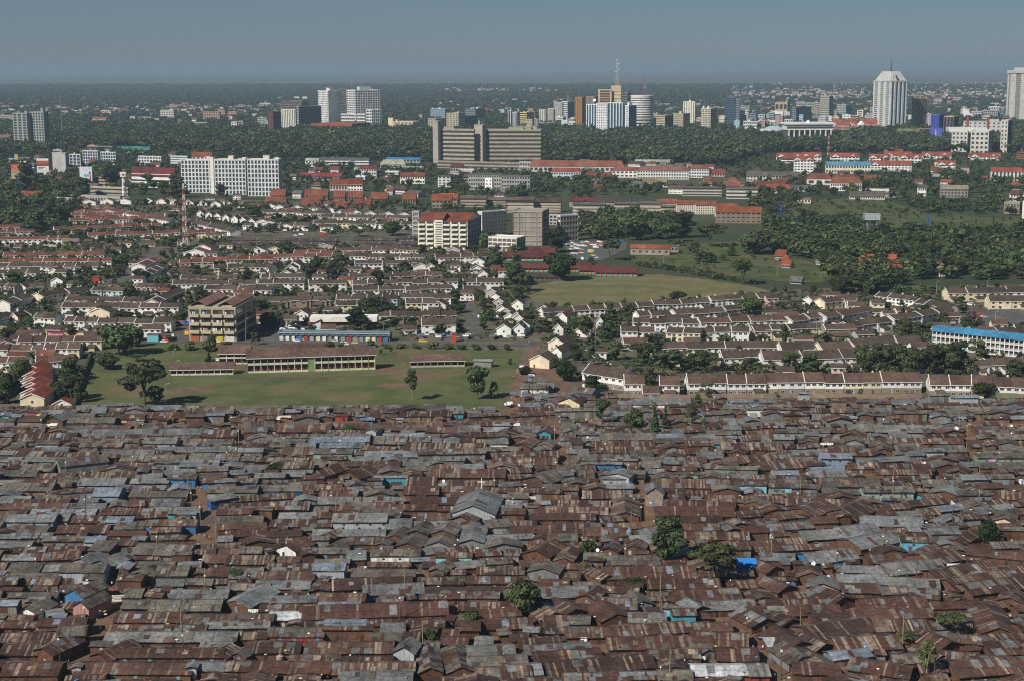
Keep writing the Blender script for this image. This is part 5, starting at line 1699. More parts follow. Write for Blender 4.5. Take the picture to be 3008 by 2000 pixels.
rb('red-roofed houses below the long grey-roofed school','C',2100,2350,1175,1215,1,9,(.55,.5,.45),'r',12)
rb('orange-red roof right of the white-topped flats','C',1850,1990,1165,1195,1,6,(.4,.3,.25),(.22,.07,.05),9)
rb('white-topped stone flats among pines, left','C',1490,1830,1185,1255,3,12,(.45,.41,.34),'g',2,st='bands')
rb('white-topped stone flats among pines, right','C',1870,2140,1188,1280,3,9,(.52,.48,.40),'g',2,st='bands')
# white apartments with red roofs, right
for k,(x0,x1,yt,yb,nf,lab)in enumerate(((215,445,915,945,1,'low white wing of the red-roofed apartments at their left end'),(365,535,945,1062,5,'five-storey white apartment end with red roof'),(440,605,912,960,2,'white apartment wing behind the five-storey end'),(680,930,915,955,2,'white red-roofed apartments right of the red mast'),(1020,1200,925,955,2,'white apartments with three gables'),(1150,1385,905,950,3,'upper white red-roofed apartments in the middle'),(1285,1470,925,968,2,'white cottages with twin gables'),(1475,1725,905,935,2,'white red-roofed wing below the blue tower'),(1885,2150,915,945,2,'red-roofed apartments in front of the curved complex'),(1625,1765,985,1025,2,'small white chapel-like house with red roof'),(1000,1375,985,1040,3,'white apartments with open balconies'))):
 rb(lab,'D',x0,x1,yt,yb,nf,max(4,int((x1-x0)/28)),(.72,.72,.70),(.24,.068,.045),10,name='apartment_house',lm='the red-roofed white apartments' if k==3 else None)
 for q in(.2,.8):
  p,s=top_of('D',x0+(x1-x0)*q,yb+3,yt+6,-2.5)
  g=root('gable_front',p)
  mb=MB();w=34/2.949/s
  mb.add([(-w,0,0),(w,0,0),(0,0,w*.62),(-w,3,0),(w,3,0),(0,3,w*.62)],[(0,1,2),(5,4,3),(0,2,5,3),(1,4,5,2)],(.76,.75,.72))
  prt('gable_wall',mb,Mc,g)
  mb=MB();mb.box(-w*.14,w*.14,-.3,.2,.8,w*.34,(.05,.05,.06));prt('window',mb,Mg,g)
  later(g,'white triangular gable','gable','gables of the white apartments',at=tp('D',x0+(x1-x0)*q,yt))
rb('long cream building with blue metal roof','D',640,1020,988,1060,2,16,(.64,.60,.50),(.075,.22,.32),8,lm='the blue-roofed cream building')
rb('white block under broad red-brown hip roof, lower','D',680,950,1145,1212,2,14,(.70,.68,.63),(.20,.07,.043),14,'hip',lm='the broad red hip-roofed hall')
rb('white hall under red-brown hip roof, upper left','D',480,690,1110,1160,1,3,(.66,.64,.58),(.18,.065,.042),13,'hip')
rb('low red-brown hip roof, upper right','D',700,1130,1108,1130,1,16,(.5,.45,.4),(.19,.068,.043),10,'hip')
rb('red hip-roofed houses at the foot of the meadow','D',60,345,1200,1232,1,9,(.6,.55,.48),(.22,.055,.04),12,'hip')
rb('white house with scalloped red roof and dark bays','D',2075,2330,1045,1125,2,8,(.64,.62,.58),(.24,.06,.045),9,st='fins',pi_=.5,lm='the scalloped red-roofed house')
rb('striped orange brick block at the right edge','D',2302,2400,885,950,4,4,(.36,.13,.05),(.2,.1,.06),3,st='bands')
rb('white modern house on the meadow ridge','D',990,1185,1210,1242,1,12,(.76,.75,.72),(.6,.6,.58),3)
rb('long low dark roof with white posts by the meadow','D',850,1150,1255,1285,1,16,(.6,.58,.54),(.09,.08,.065),9)
rb('white house with tall windows by the meadow trees','D',1440,1515,1185,1258,2,4,(.76,.75,.72),'g',6)
rb('dark flats with grey roof behind the right-hand meadow','D',1635,1868,1195,1268,3,8,(.24,.22,.20),(.22,.20,.15),7,lm='the grey-roofed dark flats')
rb('pale blue house beside white bungalow','D',345,520,1185,1215,1,6,(.5,.62,.66),'g',5)
rb('cream low walls of a half-built house on the meadow edge','D',400,515,1285,1320,1,4,(.66,.60,.44),(.2,.17,.12),2)
rb('white corner house at the right edge above the meadow','D',2240,2315,1240,1305,2,3,(.74,.72,.66),'r',8)
bld('unfinished_block','unfinished stone block shell at the right edge','building','D',2185,2300,2345,1318,1410,2,5,3,'grid',(.30,.26,.20),(.15,.12,.09),bn=.4,pi_=.3)
bo('cream block cut by the right edge beside the meadow','building','D',2342,2420,2430,1310,1455,4,2,1,'grid',(.7,.66,.55),bn=.6,pi_=.6)
rb('long tiled roof under the trees by the red mast','D',415,655,825,850,1,8,(.4,.3,.25),(.23,.07,.04),8)
# ------------------------------------------------------------------ apartment blocks rising from the estate
r=bld('apartment_block','white six-storey apartment block with red tiled roof','building','F',1412,1842,1950,292,535,6,6,5,'grid',(.74,.70,.58),(.10,.095,.085),roof='gable',cr_=ROOFC['d'],rise=5.5,cw_r=(.27,.255,.235),bn=.36,pi_=.16,th=.22,lm='the red-roofed apartment block')  # grey right face is the white wall coloured as if in shade
a,b,h=abh(r)
fh=h/6
for k in range(6):
 for q in range(6):
  if q==2:
   continue
  pb(r,'balcony',Mc,a*(q+.14)/6,a*(q+.86)/6,-1.5,-.5,k*fh+.1,k*fh+fh*.38,(.76,.72,.60))
  if k==0 and q%2:
   continue
  pb(r,'window',Mg,a*(q+.25)/6,a*(q+.6)/6,.05,.29,k*fh+fh*.45,k*fh+fh*.8,(.04,.045,.05))
mb=MB();mb.box(a*.345,a*.51,-1.6,3,0,h+2.4,(.72,.68,.56))
prt('stair_bay',mb,Mc,r)
mb=MB()
for k in range(12):
 mb.box(a*.365,a*.49,-1.75,-1.55,k*h/12+.5,k*h/12+h/12*.62,(.10,.09,.08))
prt('stair_slots',mb,Mp,r,kind='stuff')
mb=MB();mb.gable(a*.33,a*.525,-2.0,b*.4,h+2.41,4.0,ROOFC['d'],.6,.25);prt('stair_bay_roof',mb,Mt,r)
bld('service_tower','grey latticed service shaft at the left of the red-roofed apartment block','tower','F',1362,1420,1424,222,440,6,1,1,'grid',(.42,.42,.40),(.2,.2,.2))
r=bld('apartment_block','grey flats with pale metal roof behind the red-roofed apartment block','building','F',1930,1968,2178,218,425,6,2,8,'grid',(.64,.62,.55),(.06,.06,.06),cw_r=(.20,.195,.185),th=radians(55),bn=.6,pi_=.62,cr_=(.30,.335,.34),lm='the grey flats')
bld('house_block','white framed three-storey block below the stone tower','building','F',2018,2262,2335,440,545,3,6,3,'grid',(.72,.71,.66),(.15,.12,.10),cw_r=(.3,.3,.29),bn=.26,pi_=.12,lm='the white framed block')  # right face greyed down, shade painted into the white frame
r=bld('stone_tower','unfinished blind stone block marked by a concrete frame','building','H',22,272,335,218,505,7,5,2,'grid',(.36,.325,.28),(.27,.235,.20),cw_r=(.20,.06,.035),bn=.10,pi_=.08,th=.2,lm='the blind stone block',pl=0)
for q in r.children:
 if q.name.startswith('glazing'):
  q.data.materials.clear();q.data.materials.append(Mc);q.name='stone_infill'
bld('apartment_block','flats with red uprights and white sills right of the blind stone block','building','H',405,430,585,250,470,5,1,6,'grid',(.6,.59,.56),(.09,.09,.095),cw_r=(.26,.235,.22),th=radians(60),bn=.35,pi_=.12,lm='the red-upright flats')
bo('grey stub block between the stone block and the flats','building','H',335,400,412,245,330,3,2,1,'grid',(.36,.34,.32))
# red-roofed primary school, orange and green walls
def school_wing(x0,x1,ye,yb,lab,L=None,gablewall=None,lm=None,roof=(.085,.023,.021)):
 A=G(*tp('H',x0,yb));B=G(*tp('H',x1,yb));s=ppm(A)
 w=(B-A).length;h=3.6;d=14.0
 r=root('school_wing',A,radians(-6))
 pb(r,'wall',Mw,0,w,.3,d,0,h,(.55,.52,.46))
 pb(r,'dado',Mw,-.02,w+.02,.2,d+.02,.01,h*.34,(.07,.34,.24))
 for k in range(9):
  x=w*k/8
  pb(r,'post',Mp,max(0,x-.35),min(w,x+.35),-.3,.35,0,h,(.52,.13,.045))
  if k<8:
   link('window',box_mesh('window',(0,w/8*.6,-.05,.05,0,1.1),(.05,.05,.05),Mg),r,(x+w/8*.2,.28,h*.45))
 mb=MB()
 for xx in(0,w-.2):
  mb.add([(xx,.2,h),(xx,d,h),(xx,d/2,h+3.3),(xx+.2,.2,h),(xx+.2,d,h),(xx+.2,d/2,h+3.3)],[(0,1,2),(5,4,3),(0,2,5,3),(1,4,5,2)],(.62,.24,.12))
 prt('gable_wall',mb,Mw,r)
 mb=MB();mb.gable(0,w,-.4,d,h+.02,3.4,roof,.8,.2);prt('roof',mb,Mt,r)
 tag(r,lab,'school building','red-roofed school wings')
 if lm:
  landmark(lm,r,at=tp('H',(x0+x1)/2,ye))
 FOOT.append((A.x+w/2,A.y+5,w/2,6,0))
 # turned gable end facing the viewer's left
 return r
school_wing(735,1095,745,775,'front wing of the red-roofed school with orange and green walls',lm='the red-roofed school')
school_wing(595,850,725,758,'second wing of the red-roofed school, half behind the front wing')
school_wing(470,690,708,738,'third wing of the red-roofed school beside the dark tree')
school_wing(70,400,715,738,'long left wing of the red-roofed school facing the field corner',roof=(.095,.03,.026))
school_wing(-60,330,610,640,'rear wing of the red-roofed school behind the trees',roof=(.08,.022,.022))
school_wing(150,380,580,600,'highest rear wing of the red-roofed school by the car park',roof=(.088,.022,.022))
rb('dark open hall with brown roof beside the playing field','H',130,470,775,805,1,8,(.10,.08,.07),'b',3.0,lm='the brown field hall',name='hall')
r=rb('lone orange-roofed house in the park','H',1040,1385,530,585,1,6,(.30,.255,.205),(.24,.072,.035),4.5,lm='the lone park house',name='park_house',side=14,bn=.7,pi_=.6)
rb('small flat-roofed annex of the park house','H',1388,1460,515,560,1,2,(.33,.29,.24),'g',1.5,name='annex')
rb('small porch with gable before the park house','H',1215,1280,545,582,1,1,(.33,.28,.22),'r',2.5,name='porch',st='plain')
# red roofs in the wood on the right
for(x0,x1,yt,yb,lab)in((1000,1245,612,652,'long bright orange roof with white columns in the wood'),(1020,1225,548,575,'upper red roof with skylight in the wood'),(1210,1290,655,678,'small red roof below the white columns'),(1575,1690,668,700,'steep orange roof deep in the wood'),(1630,1760,742,775,'orange roof with white wall at the edge of the wood'),(1535,1665,505,525,'far orange roof half hidden in the wood'),(2320,2380,655,690,'orange roof at the right edge in the wood')):
 rb(lab,'I',x0,x1,yt,yb,1,7,(.62,.58,.52),(.29,.075,.032),4.5,name='villa',st='fins',pi_=.4,lm='the white-columned villa' if x0==1000 else None)
rb('white low house with pink roof at the wood edge','I',770,905,690,725,1,4,(.52,.50,.46),(.26,.10,.09),2.5,name='villa')
# ------------------------------------------------------------------ school with the playing field
def long_school(t,x0,x1,ye0,ye1,yb0,nb,floors,lab,d=9.0,rise=3.6,wall=(.60,.57,.40),post=(.70,.69,.62),green=True,lm=None,bays_skip=(),name='school_building',dado=(.16,.03,.03)):
 A=G(*tp(t,x0,yb0))
 h=zat(A,*tp(t,x0,ye0))
 A=G(*tp(t,x0,ye0),h);B=G(*tp(t,x1,ye1),h)
 dv=B-A;w=dv.length;yaw=atan2(dv.y,dv.x)
 r=root(name,(A.x,A.y,0),yaw)
 pb(r,'rear_wall',Mw,.1,w-.1,1.6,d,0,h,(.20,.165,.13))
 mb=MB()
 for xx in(0,w-.25):
  mb.box(xx,xx+.25,.02,d,0,h,wall)
  mb.add([(xx,0,h),(xx,d,h),(xx,d/2,h+rise-.1),(xx+.25,0,h),(xx+.25,d,h),(xx+.25,d/2,h+rise-.1)],[(0,1,2),(5,4,3),(0,2,5,3),(1,4,5,2)],wall)
 prt('end_wall',mb,Mw,r)
 mb=MB();mb.gable(0,w,0,d,h+.02,rise,(.092,.057,.044),.7,.22);prt('roof',mb,Mt,r)
 pb(r,'gutter',Mp,-.7,w+.7,-.85,-.72,h-.75,h-.45,(.7,.69,.64))
 fh=h/floors
 bw=w/nb
 for k in range(nb+1):
  c=(.20,.29,.13)if green and k%3==0 else post
  pb(r,'post',Mp,max(0,bw*k-.14),min(w,bw*k+.14),-.15,.25,0,h-.02,c)
 for f in range(floors):
  for k in range(nb):
   x=bw*k+.16
   if k in bays_skip:
    pb(r,'green_panel',Mw,x,x+bw-.32,.0,.3,f*fh,f*fh+fh-.01,(.19,.27,.12))
    continue
   pb(r,'balustrade',Mw,x,x+bw-.32,.0,.2,f*fh,f*fh+fh*.26,wall)
   pb(r,'dado_panel',Mw,x,x+bw-.32,1.45,1.58,f*fh+fh*.3,f*fh+fh*.48,dado)
   link('window',box_mesh('window',(0,bw*.55,-.05,.05,0,fh*.34),(.035,.035,.04),Mg),r,(x+bw*.15,1.5,f*fh+fh*.52))
  pb(r,'gallery_floor',Mc,.3,w-.3,.21,1.5,f*fh-(.15 if f else 0),f*fh+.12,(.4,.37,.3))
 tag(r,lab,'school building','buildings of the field school')
 if lm:
  landmark(lm,r,at=tp(t,(x0+x1)/2,ye0))
 c=A+dv/2
 FOOT.append((c.x,c.y+d/2,w/2+2,d/2+2,yaw))
 for k in range(12):
  occ_fill(A.x,A.y,w,d,yaw)
 return r
long_school('K',-72,1036,442,410,578,19,2,'long two-storey school with open galleries and green posts',lm='the long gallery school',bays_skip=(9,))
long_school('J',1895,2160,402,400,500,4,2,'two-storey gallery wing behind the left end of the long school')
long_school('J',1475,2018,540,532,598,10,1,'single-storey classroom block in front of the gallery wing',rise=2.6,lm='the single-storey classroom block')
long_school('K',1345,1812,468,460,528,8,1,'detached single-storey classroom block on the right of the field',rise=2.8,post=(.45,.41,.33),wall=(.45,.41,.33),green=False,lm='the detached classroom block')
rb('rear school hall with higher brown roof behind the long school','K',222,596,372,400,1,8,(.5,.47,.40),(.082,.05,.038),4.0,name='school_hall',side=4)
rb('grey tin shed at the right of the detached classroom block','K',1898,2052,468,520,1,4,(.22,.22,.21),(.24,.24,.23),.8,name='shed',st='plain')
# ------------------------------------------------------------------ tan apartment block, shops, walls
r=bld('apartment_block','tan four-storey apartment block with deep balconies and twin gables','building','E',1645,2058,2130,1050,1332,4,4,2,'grid',(.40,.345,.255),(.085,.075,.065),bn=.3,pi_=.16,th=.12,lm='the tan balcony block')
a,b,h=abh(r)
fh=h/4
for k in range(1,4):
 for q in range(4):
  pb(r,'balcony',Mc,a*(q+.08)/4,a*(q+.9)/4,-2.0,-.4,k*fh-.2,k*fh+fh*.3,(.43,.375,.28))
  pb(r,'window',Mg,a*(q+.2)/4,a*(q+.45)/4,.1,.29,k*fh+fh*.3,k*fh+fh*.8,(.04,.04,.045))
  if R.random()<.8:
   for z in range(4):
    mb=MB();x=a*(q+R.uniform(.12,.8))/4
    mb.box(x,x+.6,-1.4,-1.3,k*fh+fh*.32,k*fh+fh*.62,R.choice([(.7,.7,.7),(.5,.55,.6),(.4,.1,.1),(.72,.70,.62),(.15,.2,.4)]));prt('laundry',mb,Ml,r)
for q,c in((0,(.30,.10,.05)),(1,(.2,.18,.15)),(2,(.5,.36,.04)),(3,(.55,.53,.5))):
 pb(r,'shop_front',Mp,a*(q+.1)/4,a*(q+.85)/4,-.5,-.2,.3,fh*.7,c)
for q in(.04,.62):
 pb(r,'gable_wall',Mc,a*q+.4,a*(q+.32)-.4,.4,b-1,h+.01,h+2.0,(.40,.345,.26))
 mb=MB();mb.gable(a*q,a*(q+.34),-.3,b-.5,h+2.02,2.6,(.20,.11,.085),.5,.2,axis='y');prt('gable_roof',mb,Mt,r)
r=bld('shop_row','long row of small shops with blue painted fronts','building','F',205,1172,1180,1262,1325,1,18,1,'fins',(.09,.14,.19),(.09,.09,.09),cr_=(.42,.43,.42),pi_=.22,th=.02,lm='the blue shop row')
a,b,h=abh(r)
rr=random.Random(3)
for k in range(18):
 c=rr.choice([(.66,.64,.58),(.62,.56,.4),(.05,.15,.30),(.3,.3,.3),(.65,.66,.66),(.3,.05,.05),(.25,.22,.2)])
 mb=MB();x=a*(k+.15)/18;mb.box(x,x+a/18*rr.uniform(.45,.72),-.75,-.55,.05,h*rr.uniform(.6,.75),c);prt('shop_door',mb,Mp,r)
pb(r,'awning',Mp,-.5,a+.5,-1.6,-.8,h*.80,h*.83,(.10,.20,.28))
# white parapet market building
A0=G(*tp('F',460,1240));s=ppm(A0);wd=595/2.949/s
r=root('market_building',A0)
hh=zat(A0,*tp('F',460,1130))
pb(r,'wall',Mw,0,wd,2.5,12,0,hh*.62,(.17,.06,.05))
pb(r,'parapet',Mw,wd*.02,wd,.6,12,hh*.62,hh,(.78,.75,.67))
mb=MB();mb.add([(0,0,0),(wd*.18,0,0),(wd*.18,0,hh*.72),(0,0,hh*.3),(0,2.45,0),(wd*.18,2.45,0),(wd*.18,2.45,hh*.72),(0,2.45,hh*.3)],[(0,1,2,3),(7,6,5,4),(3,2,6,7),(1,5,6,2),(0,3,7,4)],(.74,.72,.66));prt('entrance_wing',mb,Mw,r)
mb=MB();mb.add([(-.5,-.4,hh*.3),(wd*.19,-.4,hh*.75),(wd*.19,2.4,hh*.75),(-.5,2.4,hh*.3),(-.5,-.4,hh*.36),(wd*.19,-.4,hh*.86),(wd*.19,2.4,hh*.86),(-.5,2.4,hh*.36)],[(0,1,5,4),(4,5,6,7),(3,7,6,2),(1,2,6,5),(0,4,7,3)],ROOFC['m']);prt('entrance_roof',mb,Mt,r)
pb(r,'painted_dado',Mp,.2,wd*.175,-.12,-.01,.1,hh*.27,(.34,.55,.66))
for k in range(7):
 link('window',box_mesh('window',(0,wd*.06,-.06,.06,0,1.3),(.3,.29,.28),Mp),r,(wd*(.36+k*.09),2.5,hh*.12))
tag(r,'market building with tall white parapet and slanting red entrance roof','building');landmark('the white parapet market',r,at=tp('F',700,1150))
FOOT.append((A0.x+wd/2,A0.y+6,wd/2,8,0))
# red painted shop wall with white letters
def painted_wall(t,x0,x1,yt,yb,c,lab,letters=None,lm=None,name='painted_shop'):
 A=G(*tp(t,x0,yb));B=G(*tp(t,x1,yb));h=zat(A,*tp(t,x0,yt));w=(B-A).length
 r=root(name,A)
 pb(r,'wall',Mp,0,w,0,5,0,h,c)
 pb(r,'roof',Ms,-.3,w+.3,-.3,5.3,h+.01,h+.25,(.12,.10,.09))
 if letters:
  cu=bpy.data.curves.new('lettering','FONT')
  cu.body=letters
  cu.size=h*.82
  cu.extrude=.03
  cu.align_x='CENTER'
  o=bpy.data.objects.new('lettering_source',cu)
  col.objects.link(o)
  dg=bpy.context.evaluated_depsgraph_get()
  me=bpy.data.meshes.new_from_object(o.evaluated_get(dg))
  bpy.data.objects.remove(o)
  a=me.attributes.new('Col','FLOAT_COLOR','CORNER')
  a.data.foreach_set('color',[.78,.77,.75,1.0]*len(me.loops))
  me.materials.clear();me.materials.append(Mp)
  xs=[v.co.x for v in me.vertices]
  o=link('lettering',me,r,(w/2,-.06,h*.22))
  o.rotation_euler=(pi/2,0,0)
  k=min(1.0,w*.94/max(.1,max(xs)-min(xs)))
  o.scale=(k,1,1)
 tag(r,lab,'shop')
 if lm:
  landmark(lm,r)
 return r
painted_wall('E',270,342,1246,1300,(.36,.035,.07),'crimson shop wall with faded white lettering','win',name='painted_shop')
painted_wall('E',410,555,1252,1306,(.36,.035,.07),'crimson shop wall with large white lettering beside the yellow wall','Pronto',lm='the crimson lettered wall')
painted_wall('E',557,722,1258,1306,(.66,.48,.20),'yellow shop wall right of the crimson wall')
painted_wall('E',1275,1372,1282,1338,(.16,.44,.50),'cyan painted kiosk under the dark oak-like tree',lm='the cyan kiosk')
painted_wall('E',1372,1470,1282,1332,(.34,.06,.06),'red and white striped kiosk beside the cyan kiosk')
painted_wall('E',805,858,782,832,(.50,.03,.03),'bright red kiosk at the roadside',lm='the red roadside kiosk')
painted_wall('E',1030,1110,490,535,(.06,.36,.27),'green and red kiosk at the upper end of the road')
painted_wall('F',1700,1738,1275,1345,(.52,.05,.03),'tall red kiosk at the foot of the side street')
# blue-roofed three-storey school at the right
def blue_block():
 A=G(*tp('M',1568,262));h=zat(A,*tp('M',1568,205))
 x=[(1565,212),(2105,268),(2440,300)]
 P0=G(*tp('M',*x[0]),10.5);P1=G(*tp('M',*x[2]),10.5)
 dv=P1-P0;w=dv.length;yaw=atan2(dv.y,dv.x);d=11;h=10.5
 r=root('school_block',(P0.x,P0.y,0),yaw)
 pb(r,'rear_wall',Mw,.2,w-.2,1.4,d,0,h,(.40,.37,.32))
 mb=MB();mb.gable(0,w,0,d,h+.02,2.6,(.04,.155,.27),.7,.2);prt('roof',mb,Mt,r)
 n=22
 for k in range(n+1):
  q=w*k/n
  pb(r,'column',Mp,max(0,q-.22),min(w,q+.22),-.2,.3,0,h-.02,(.70,.69,.66))
 for f in range(3):
  pb(r,'floor_slab',Mc,0,w,-.1,1.39,f*h/3+(.0 if f else .01),f*h/3+.35,(.62,.60,.56))
  for k in range(n):
   q=w*k/n+.3
   pb(r,'balustrade',Mw,q,q+w/n-.6,.0,.15,f*h/3+.36,f*h/3+1.25,(.42,.40,.36))
   link('window',box_mesh('window',(0,w/n*.5,-.05,.05,0,1.3),(.06,.08,.10)if k%7 else(.2,.5,.58),Mg),r,(q+.2,1.38,f*h/3+1.4))
 tag(r,'three-storey school block with bright blue metal roof','school building');landmark('the blue-roofed school block',r,at=tp('M',2000,250))
 FOOT.append((P0.x+dv.x/2,P0.y+dv.y/2+5,w/2,8,yaw))
blue_block()
# ------------------------------------------------------------------ minaret, hoardings, masts, water tower
p=G(*tp('A',1080,1295));s=ppm(p);k_=1/2.949/s
r=root('minaret',p)
mb=MB();mb.cyl(0,0,0,190*k_,19*k_,15*k_,(.62,.61,.58),8);prt('shaft',mb,Mc,r)
mb=MB();mb.cyl(0,0,190*k_+.01,203*k_,16*k_,26*k_,(.64,.63,.60),8);prt('balcony',mb,Mc,r)
mb=MB();mb.box(-23*k_,23*k_,-23*k_,23*k_,203*k_+.01,212*k_,(.70,.70,.67))
for sx in(-1,1):
 for sy in(-1,1):
  mb.box(sx*20*k_-4*k_,sx*20*k_+4*k_,sy*20*k_-4*k_,sy*20*k_+4*k_,212*k_+.01,226*k_,(.70,.70,.67))
prt('lantern',mb,Mc,r)
pb(r,'cap',Mc,-25*k_,25*k_,-25*k_,25*k_,226*k_+.01,240*k_,(.72,.72,.69))
mb=MB();mb.tube((0,0,240*k_),(0,0,268*k_),2.5*k_,1*k_,(.6,.6,.58),6);prt('finial',mb,Mp,r)
for z in(40,85,130):
 pb(r,'slot',Mp,-3*k_,3*k_,-20*k_,-15*k_,z*k_,(z+24)*k_,(.25,.25,.25))
tag(r,'slim white minaret with square lantern on top','minaret');landmark('the white minaret',r,at=tp('A',1078,1150))
def hoarding(t,x0,x1,yt,yb,yfoot,xf,cpole,panels,lab,figure=None,lm=None):
 px,py=tp(t,xf,yfoot);A=G(px,py);s=ppm(A);k=1/tk(t)/s
 r=root('billboard',A)
 z0,z1=(yfoot-yb)*k,(yfoot-yt)*k
 w0,w1=(x0-xf)*k,(x1-xf)*k
 mb=MB();mb.tube((0,.8,0),(0,.8,z0+.5),4*k,4*k,cpole,8);prt('post',mb,Mp,r)
 pb(r,'frame',Mp,w0,w1,0,.6,z0,z1,(.5,.5,.5))
 for n,(q0,q1,u0,u1,c)in enumerate(panels):
  pb(r,'printed_panel',Ml,w0+(w1-w0)*u0,w0+(w1-w0)*u1,-.06-.02*n,-.005,z0+(z1-z0)*q0,z0+(z1-z0)*q1,c)
 if figure:
  for(cx,cz,rx,rz,c)in figure:
   mb=MB();n=12
   pts=[(w0+(w1-w0)*(cx+rx*cos(2*pi*i/n)),-.3,z0+(z1-z0)*(cz+rz*sin(2*pi*i/n)))for i in range(n)]
   mb.add(pts+[(q[0],-.15,q[2])for q in pts],[tuple(range(n))]+[((i+1)%n,i,n+i,n+(i+1)%n)for i in range(n)],c);prt('printed_figure',mb,Ml,r)
 tag(r,lab,'billboard','roadside billboards')
 if lm:
  landmark(lm,r,at=tp(t,(x0+x1)/2,(yt+yb)/2))
 return r
hoarding('A',105,208,985,1110,1192,158,(.10,.28,.60),[(0,.45,0,1,(.42,.34,.24)),(.45,.7,0,1,(.48,.22,.12)),(.7,1,0,1,(.50,.10,.05)),(.78,.93,.62,.92,(.7,.68,.66)),(.80,.88,.2,.5,(.6,.28,.08)),(.40,.43,.05,.5,(.12,.12,.16))],'orange billboard with a suited man in its lower corner',[(.70,.05,.32,.16,(.05,.05,.08)),(.74,.36,.13,.12,(.30,.12,.08)),(.77,.14,.05,.12,(.7,.7,.7))],lm='the orange billboard')
hoarding('A',325,428,935,1056,1105,376,(.05,.32,.22),[(0,.45,0,1,(.66,.67,.68)),(.47,.84,0,1,(.36,.10,.05)),(.47,.6,0,1,(.22,.05,.04)),(.85,1,0,1,(.68,.68,.68)),(.33,.38,.08,.68,(.10,.10,.12)),(.24,.29,.08,.5,(.10,.10,.12)),(.1,.13,.1,.9,(.5,.5,.52))],'white and rust-red billboard on a green post',lm='the white and rust billboard')
hoarding('A',696,803,1006,1130,1175,770,(.5,.42,.34),[(0,1,0,1,(.66,.68,.71)),(.30,.48,.32,.75,(.16,.42,.60))],'white billboard with a figure in pink and a blue block',[(.84,.30,.06,.18,(.42,.08,.24)),(.81,.12,.03,.12,(.42,.08,.24)),(.88,.12,.03,.12,(.42,.08,.24)),(.82,.58,.06,.10,(.08,.03,.05)),(.35,.84,.015,.06,(.2,.2,.22)),(.55,.80,.012,.07,(.2,.2,.22)),(.8,.88,.012,.06,(.2,.2,.22))],lm='the pink-figure billboard')
hoarding('A',128,158,898,955,985,150,(.4,.35,.3),[(0,1,0,.5,(.30,.40,.44)),(0,1,.5,1,(.62,.36,.07))],'small yellow and blue billboard behind the orange one')
pp=G(*tp('E',1610,535));s=ppm(pp)
lattice_mast('radio_mast','red and white banded lattice mast rising from the estate','mast',pp,zat(pp,*tp('E',1590,-30)),44/2.949/s,10/2.949/s,[(.36,.07,.05),(.66,.64,.60)],lm='the banded lattice mast',nseg=12)
# water tower
pp=G(*tp('I',1032,450));s=ppm(pp);k_=1/2.949/s
r=root('water_tower',pp)
for sx in(-1,1):
 for sy in(-1,1):
  pb(r,'leg',Mp,sx*38*k_-1.1*k_*2,sx*38*k_+1.1*k_*2,sy*26*k_-2*k_,sy*26*k_+2*k_,0,160*k_,(.30,.32,.34))
for z in(50,75,120):
 mb=MB();mb.box(-38*k_,38*k_,-27*k_,-25*k_,z*k_,(z+4)*k_,(.30,.32,.34));mb.box(-38*k_,38*k_,25*k_,27*k_,z*k_,(z+4)*k_,(.30,.32,.34));prt('girt',mb,Mp,r)
for a,b in((-38,0),(0,38)):
 for q in((0,50),(75,120)):
  mb=MB();mb.tube((a*k_,-26*k_,q[0]*k_),(b*k_,-26*k_,q[1]*k_),1.2*k_,1.2*k_,(.3,.32,.34),4);mb.tube((b*k_,-26*k_,q[0]*k_),(a*k_,-26*k_,q[1]*k_),1.2*k_,1.2*k_,(.3,.32,.34),4);prt('brace',mb,Mp,r)
pb(r,'platform',Mp,-56*k_,56*k_,-40*k_,40*k_,160*k_,166*k_,(.36,.38,.40))
for i in range(6):
 for j in range(2):
  pb(r,'tank_panel',Mp,(-66+22*i+1.2)*k_,(-66+22*i+20.8)*k_,-46*k_,-43*k_,(166+25*j+1)*k_,(166+25*j+24)*k_,(.40,.43,.46))
pb(r,'tank',Mp,-65*k_,65*k_,-43.5*k_,43*k_,166.5*k_,214*k_,(.22,.25,.28))
pb(r,'lid',Mp,-67*k_,67*k_,-47*k_,45*k_,214.2*k_,218*k_,(.36,.38,.40))
tag(r,'grey sectional steel water tank on a tall lattice stand','water tower');landmark('the steel water tower',r,at=tp('I',1032,320))
# blue floodlight gantries
for(x,yb,yt,w,lab)in((255,360,160,42,'blue lattice gantry on a single blue post beside the stone flats'),(1525,400,250,46,'blue lattice gantry on twin posts above the meadow trees')):
 pp=G(*tp('I',x,yb));s=ppm(pp);k_=1/2.949/s;h=(yb-yt)*k_
 r=root('gantry',pp)
 cb=(.045,.10,.30)
 for dx in((0,)if x<300 else(0,26)):
  mb=MB();mb.tube((dx*k_,0,0),(dx*k_,0,h),5*k_,4*k_,cb,8);prt('post',mb,Mp,r)
 x0=-40 if x<300 else-56
 mb=MB()
 for i in range(6):
  q=(x0+i*14)*k_
  mb.tube((q,-2,h*.45),(q,-2,h),.9*k_,.9*k_,cb,4)
 for i in range(7):
  z=h*(.45+.55*i/6)
  mb.tube((x0*k_,-2,z),((x0+70)*k_,-2,z),.9*k_,.9*k_,cb,4)
 prt('lattice_frame',mb,Mp,r)
 tag(r,lab,'gantry','blue gantries');landmark('the left blue gantry' if x<300 else 'the right blue gantry',r,at=tp('I',x,(yt+yb)/2))
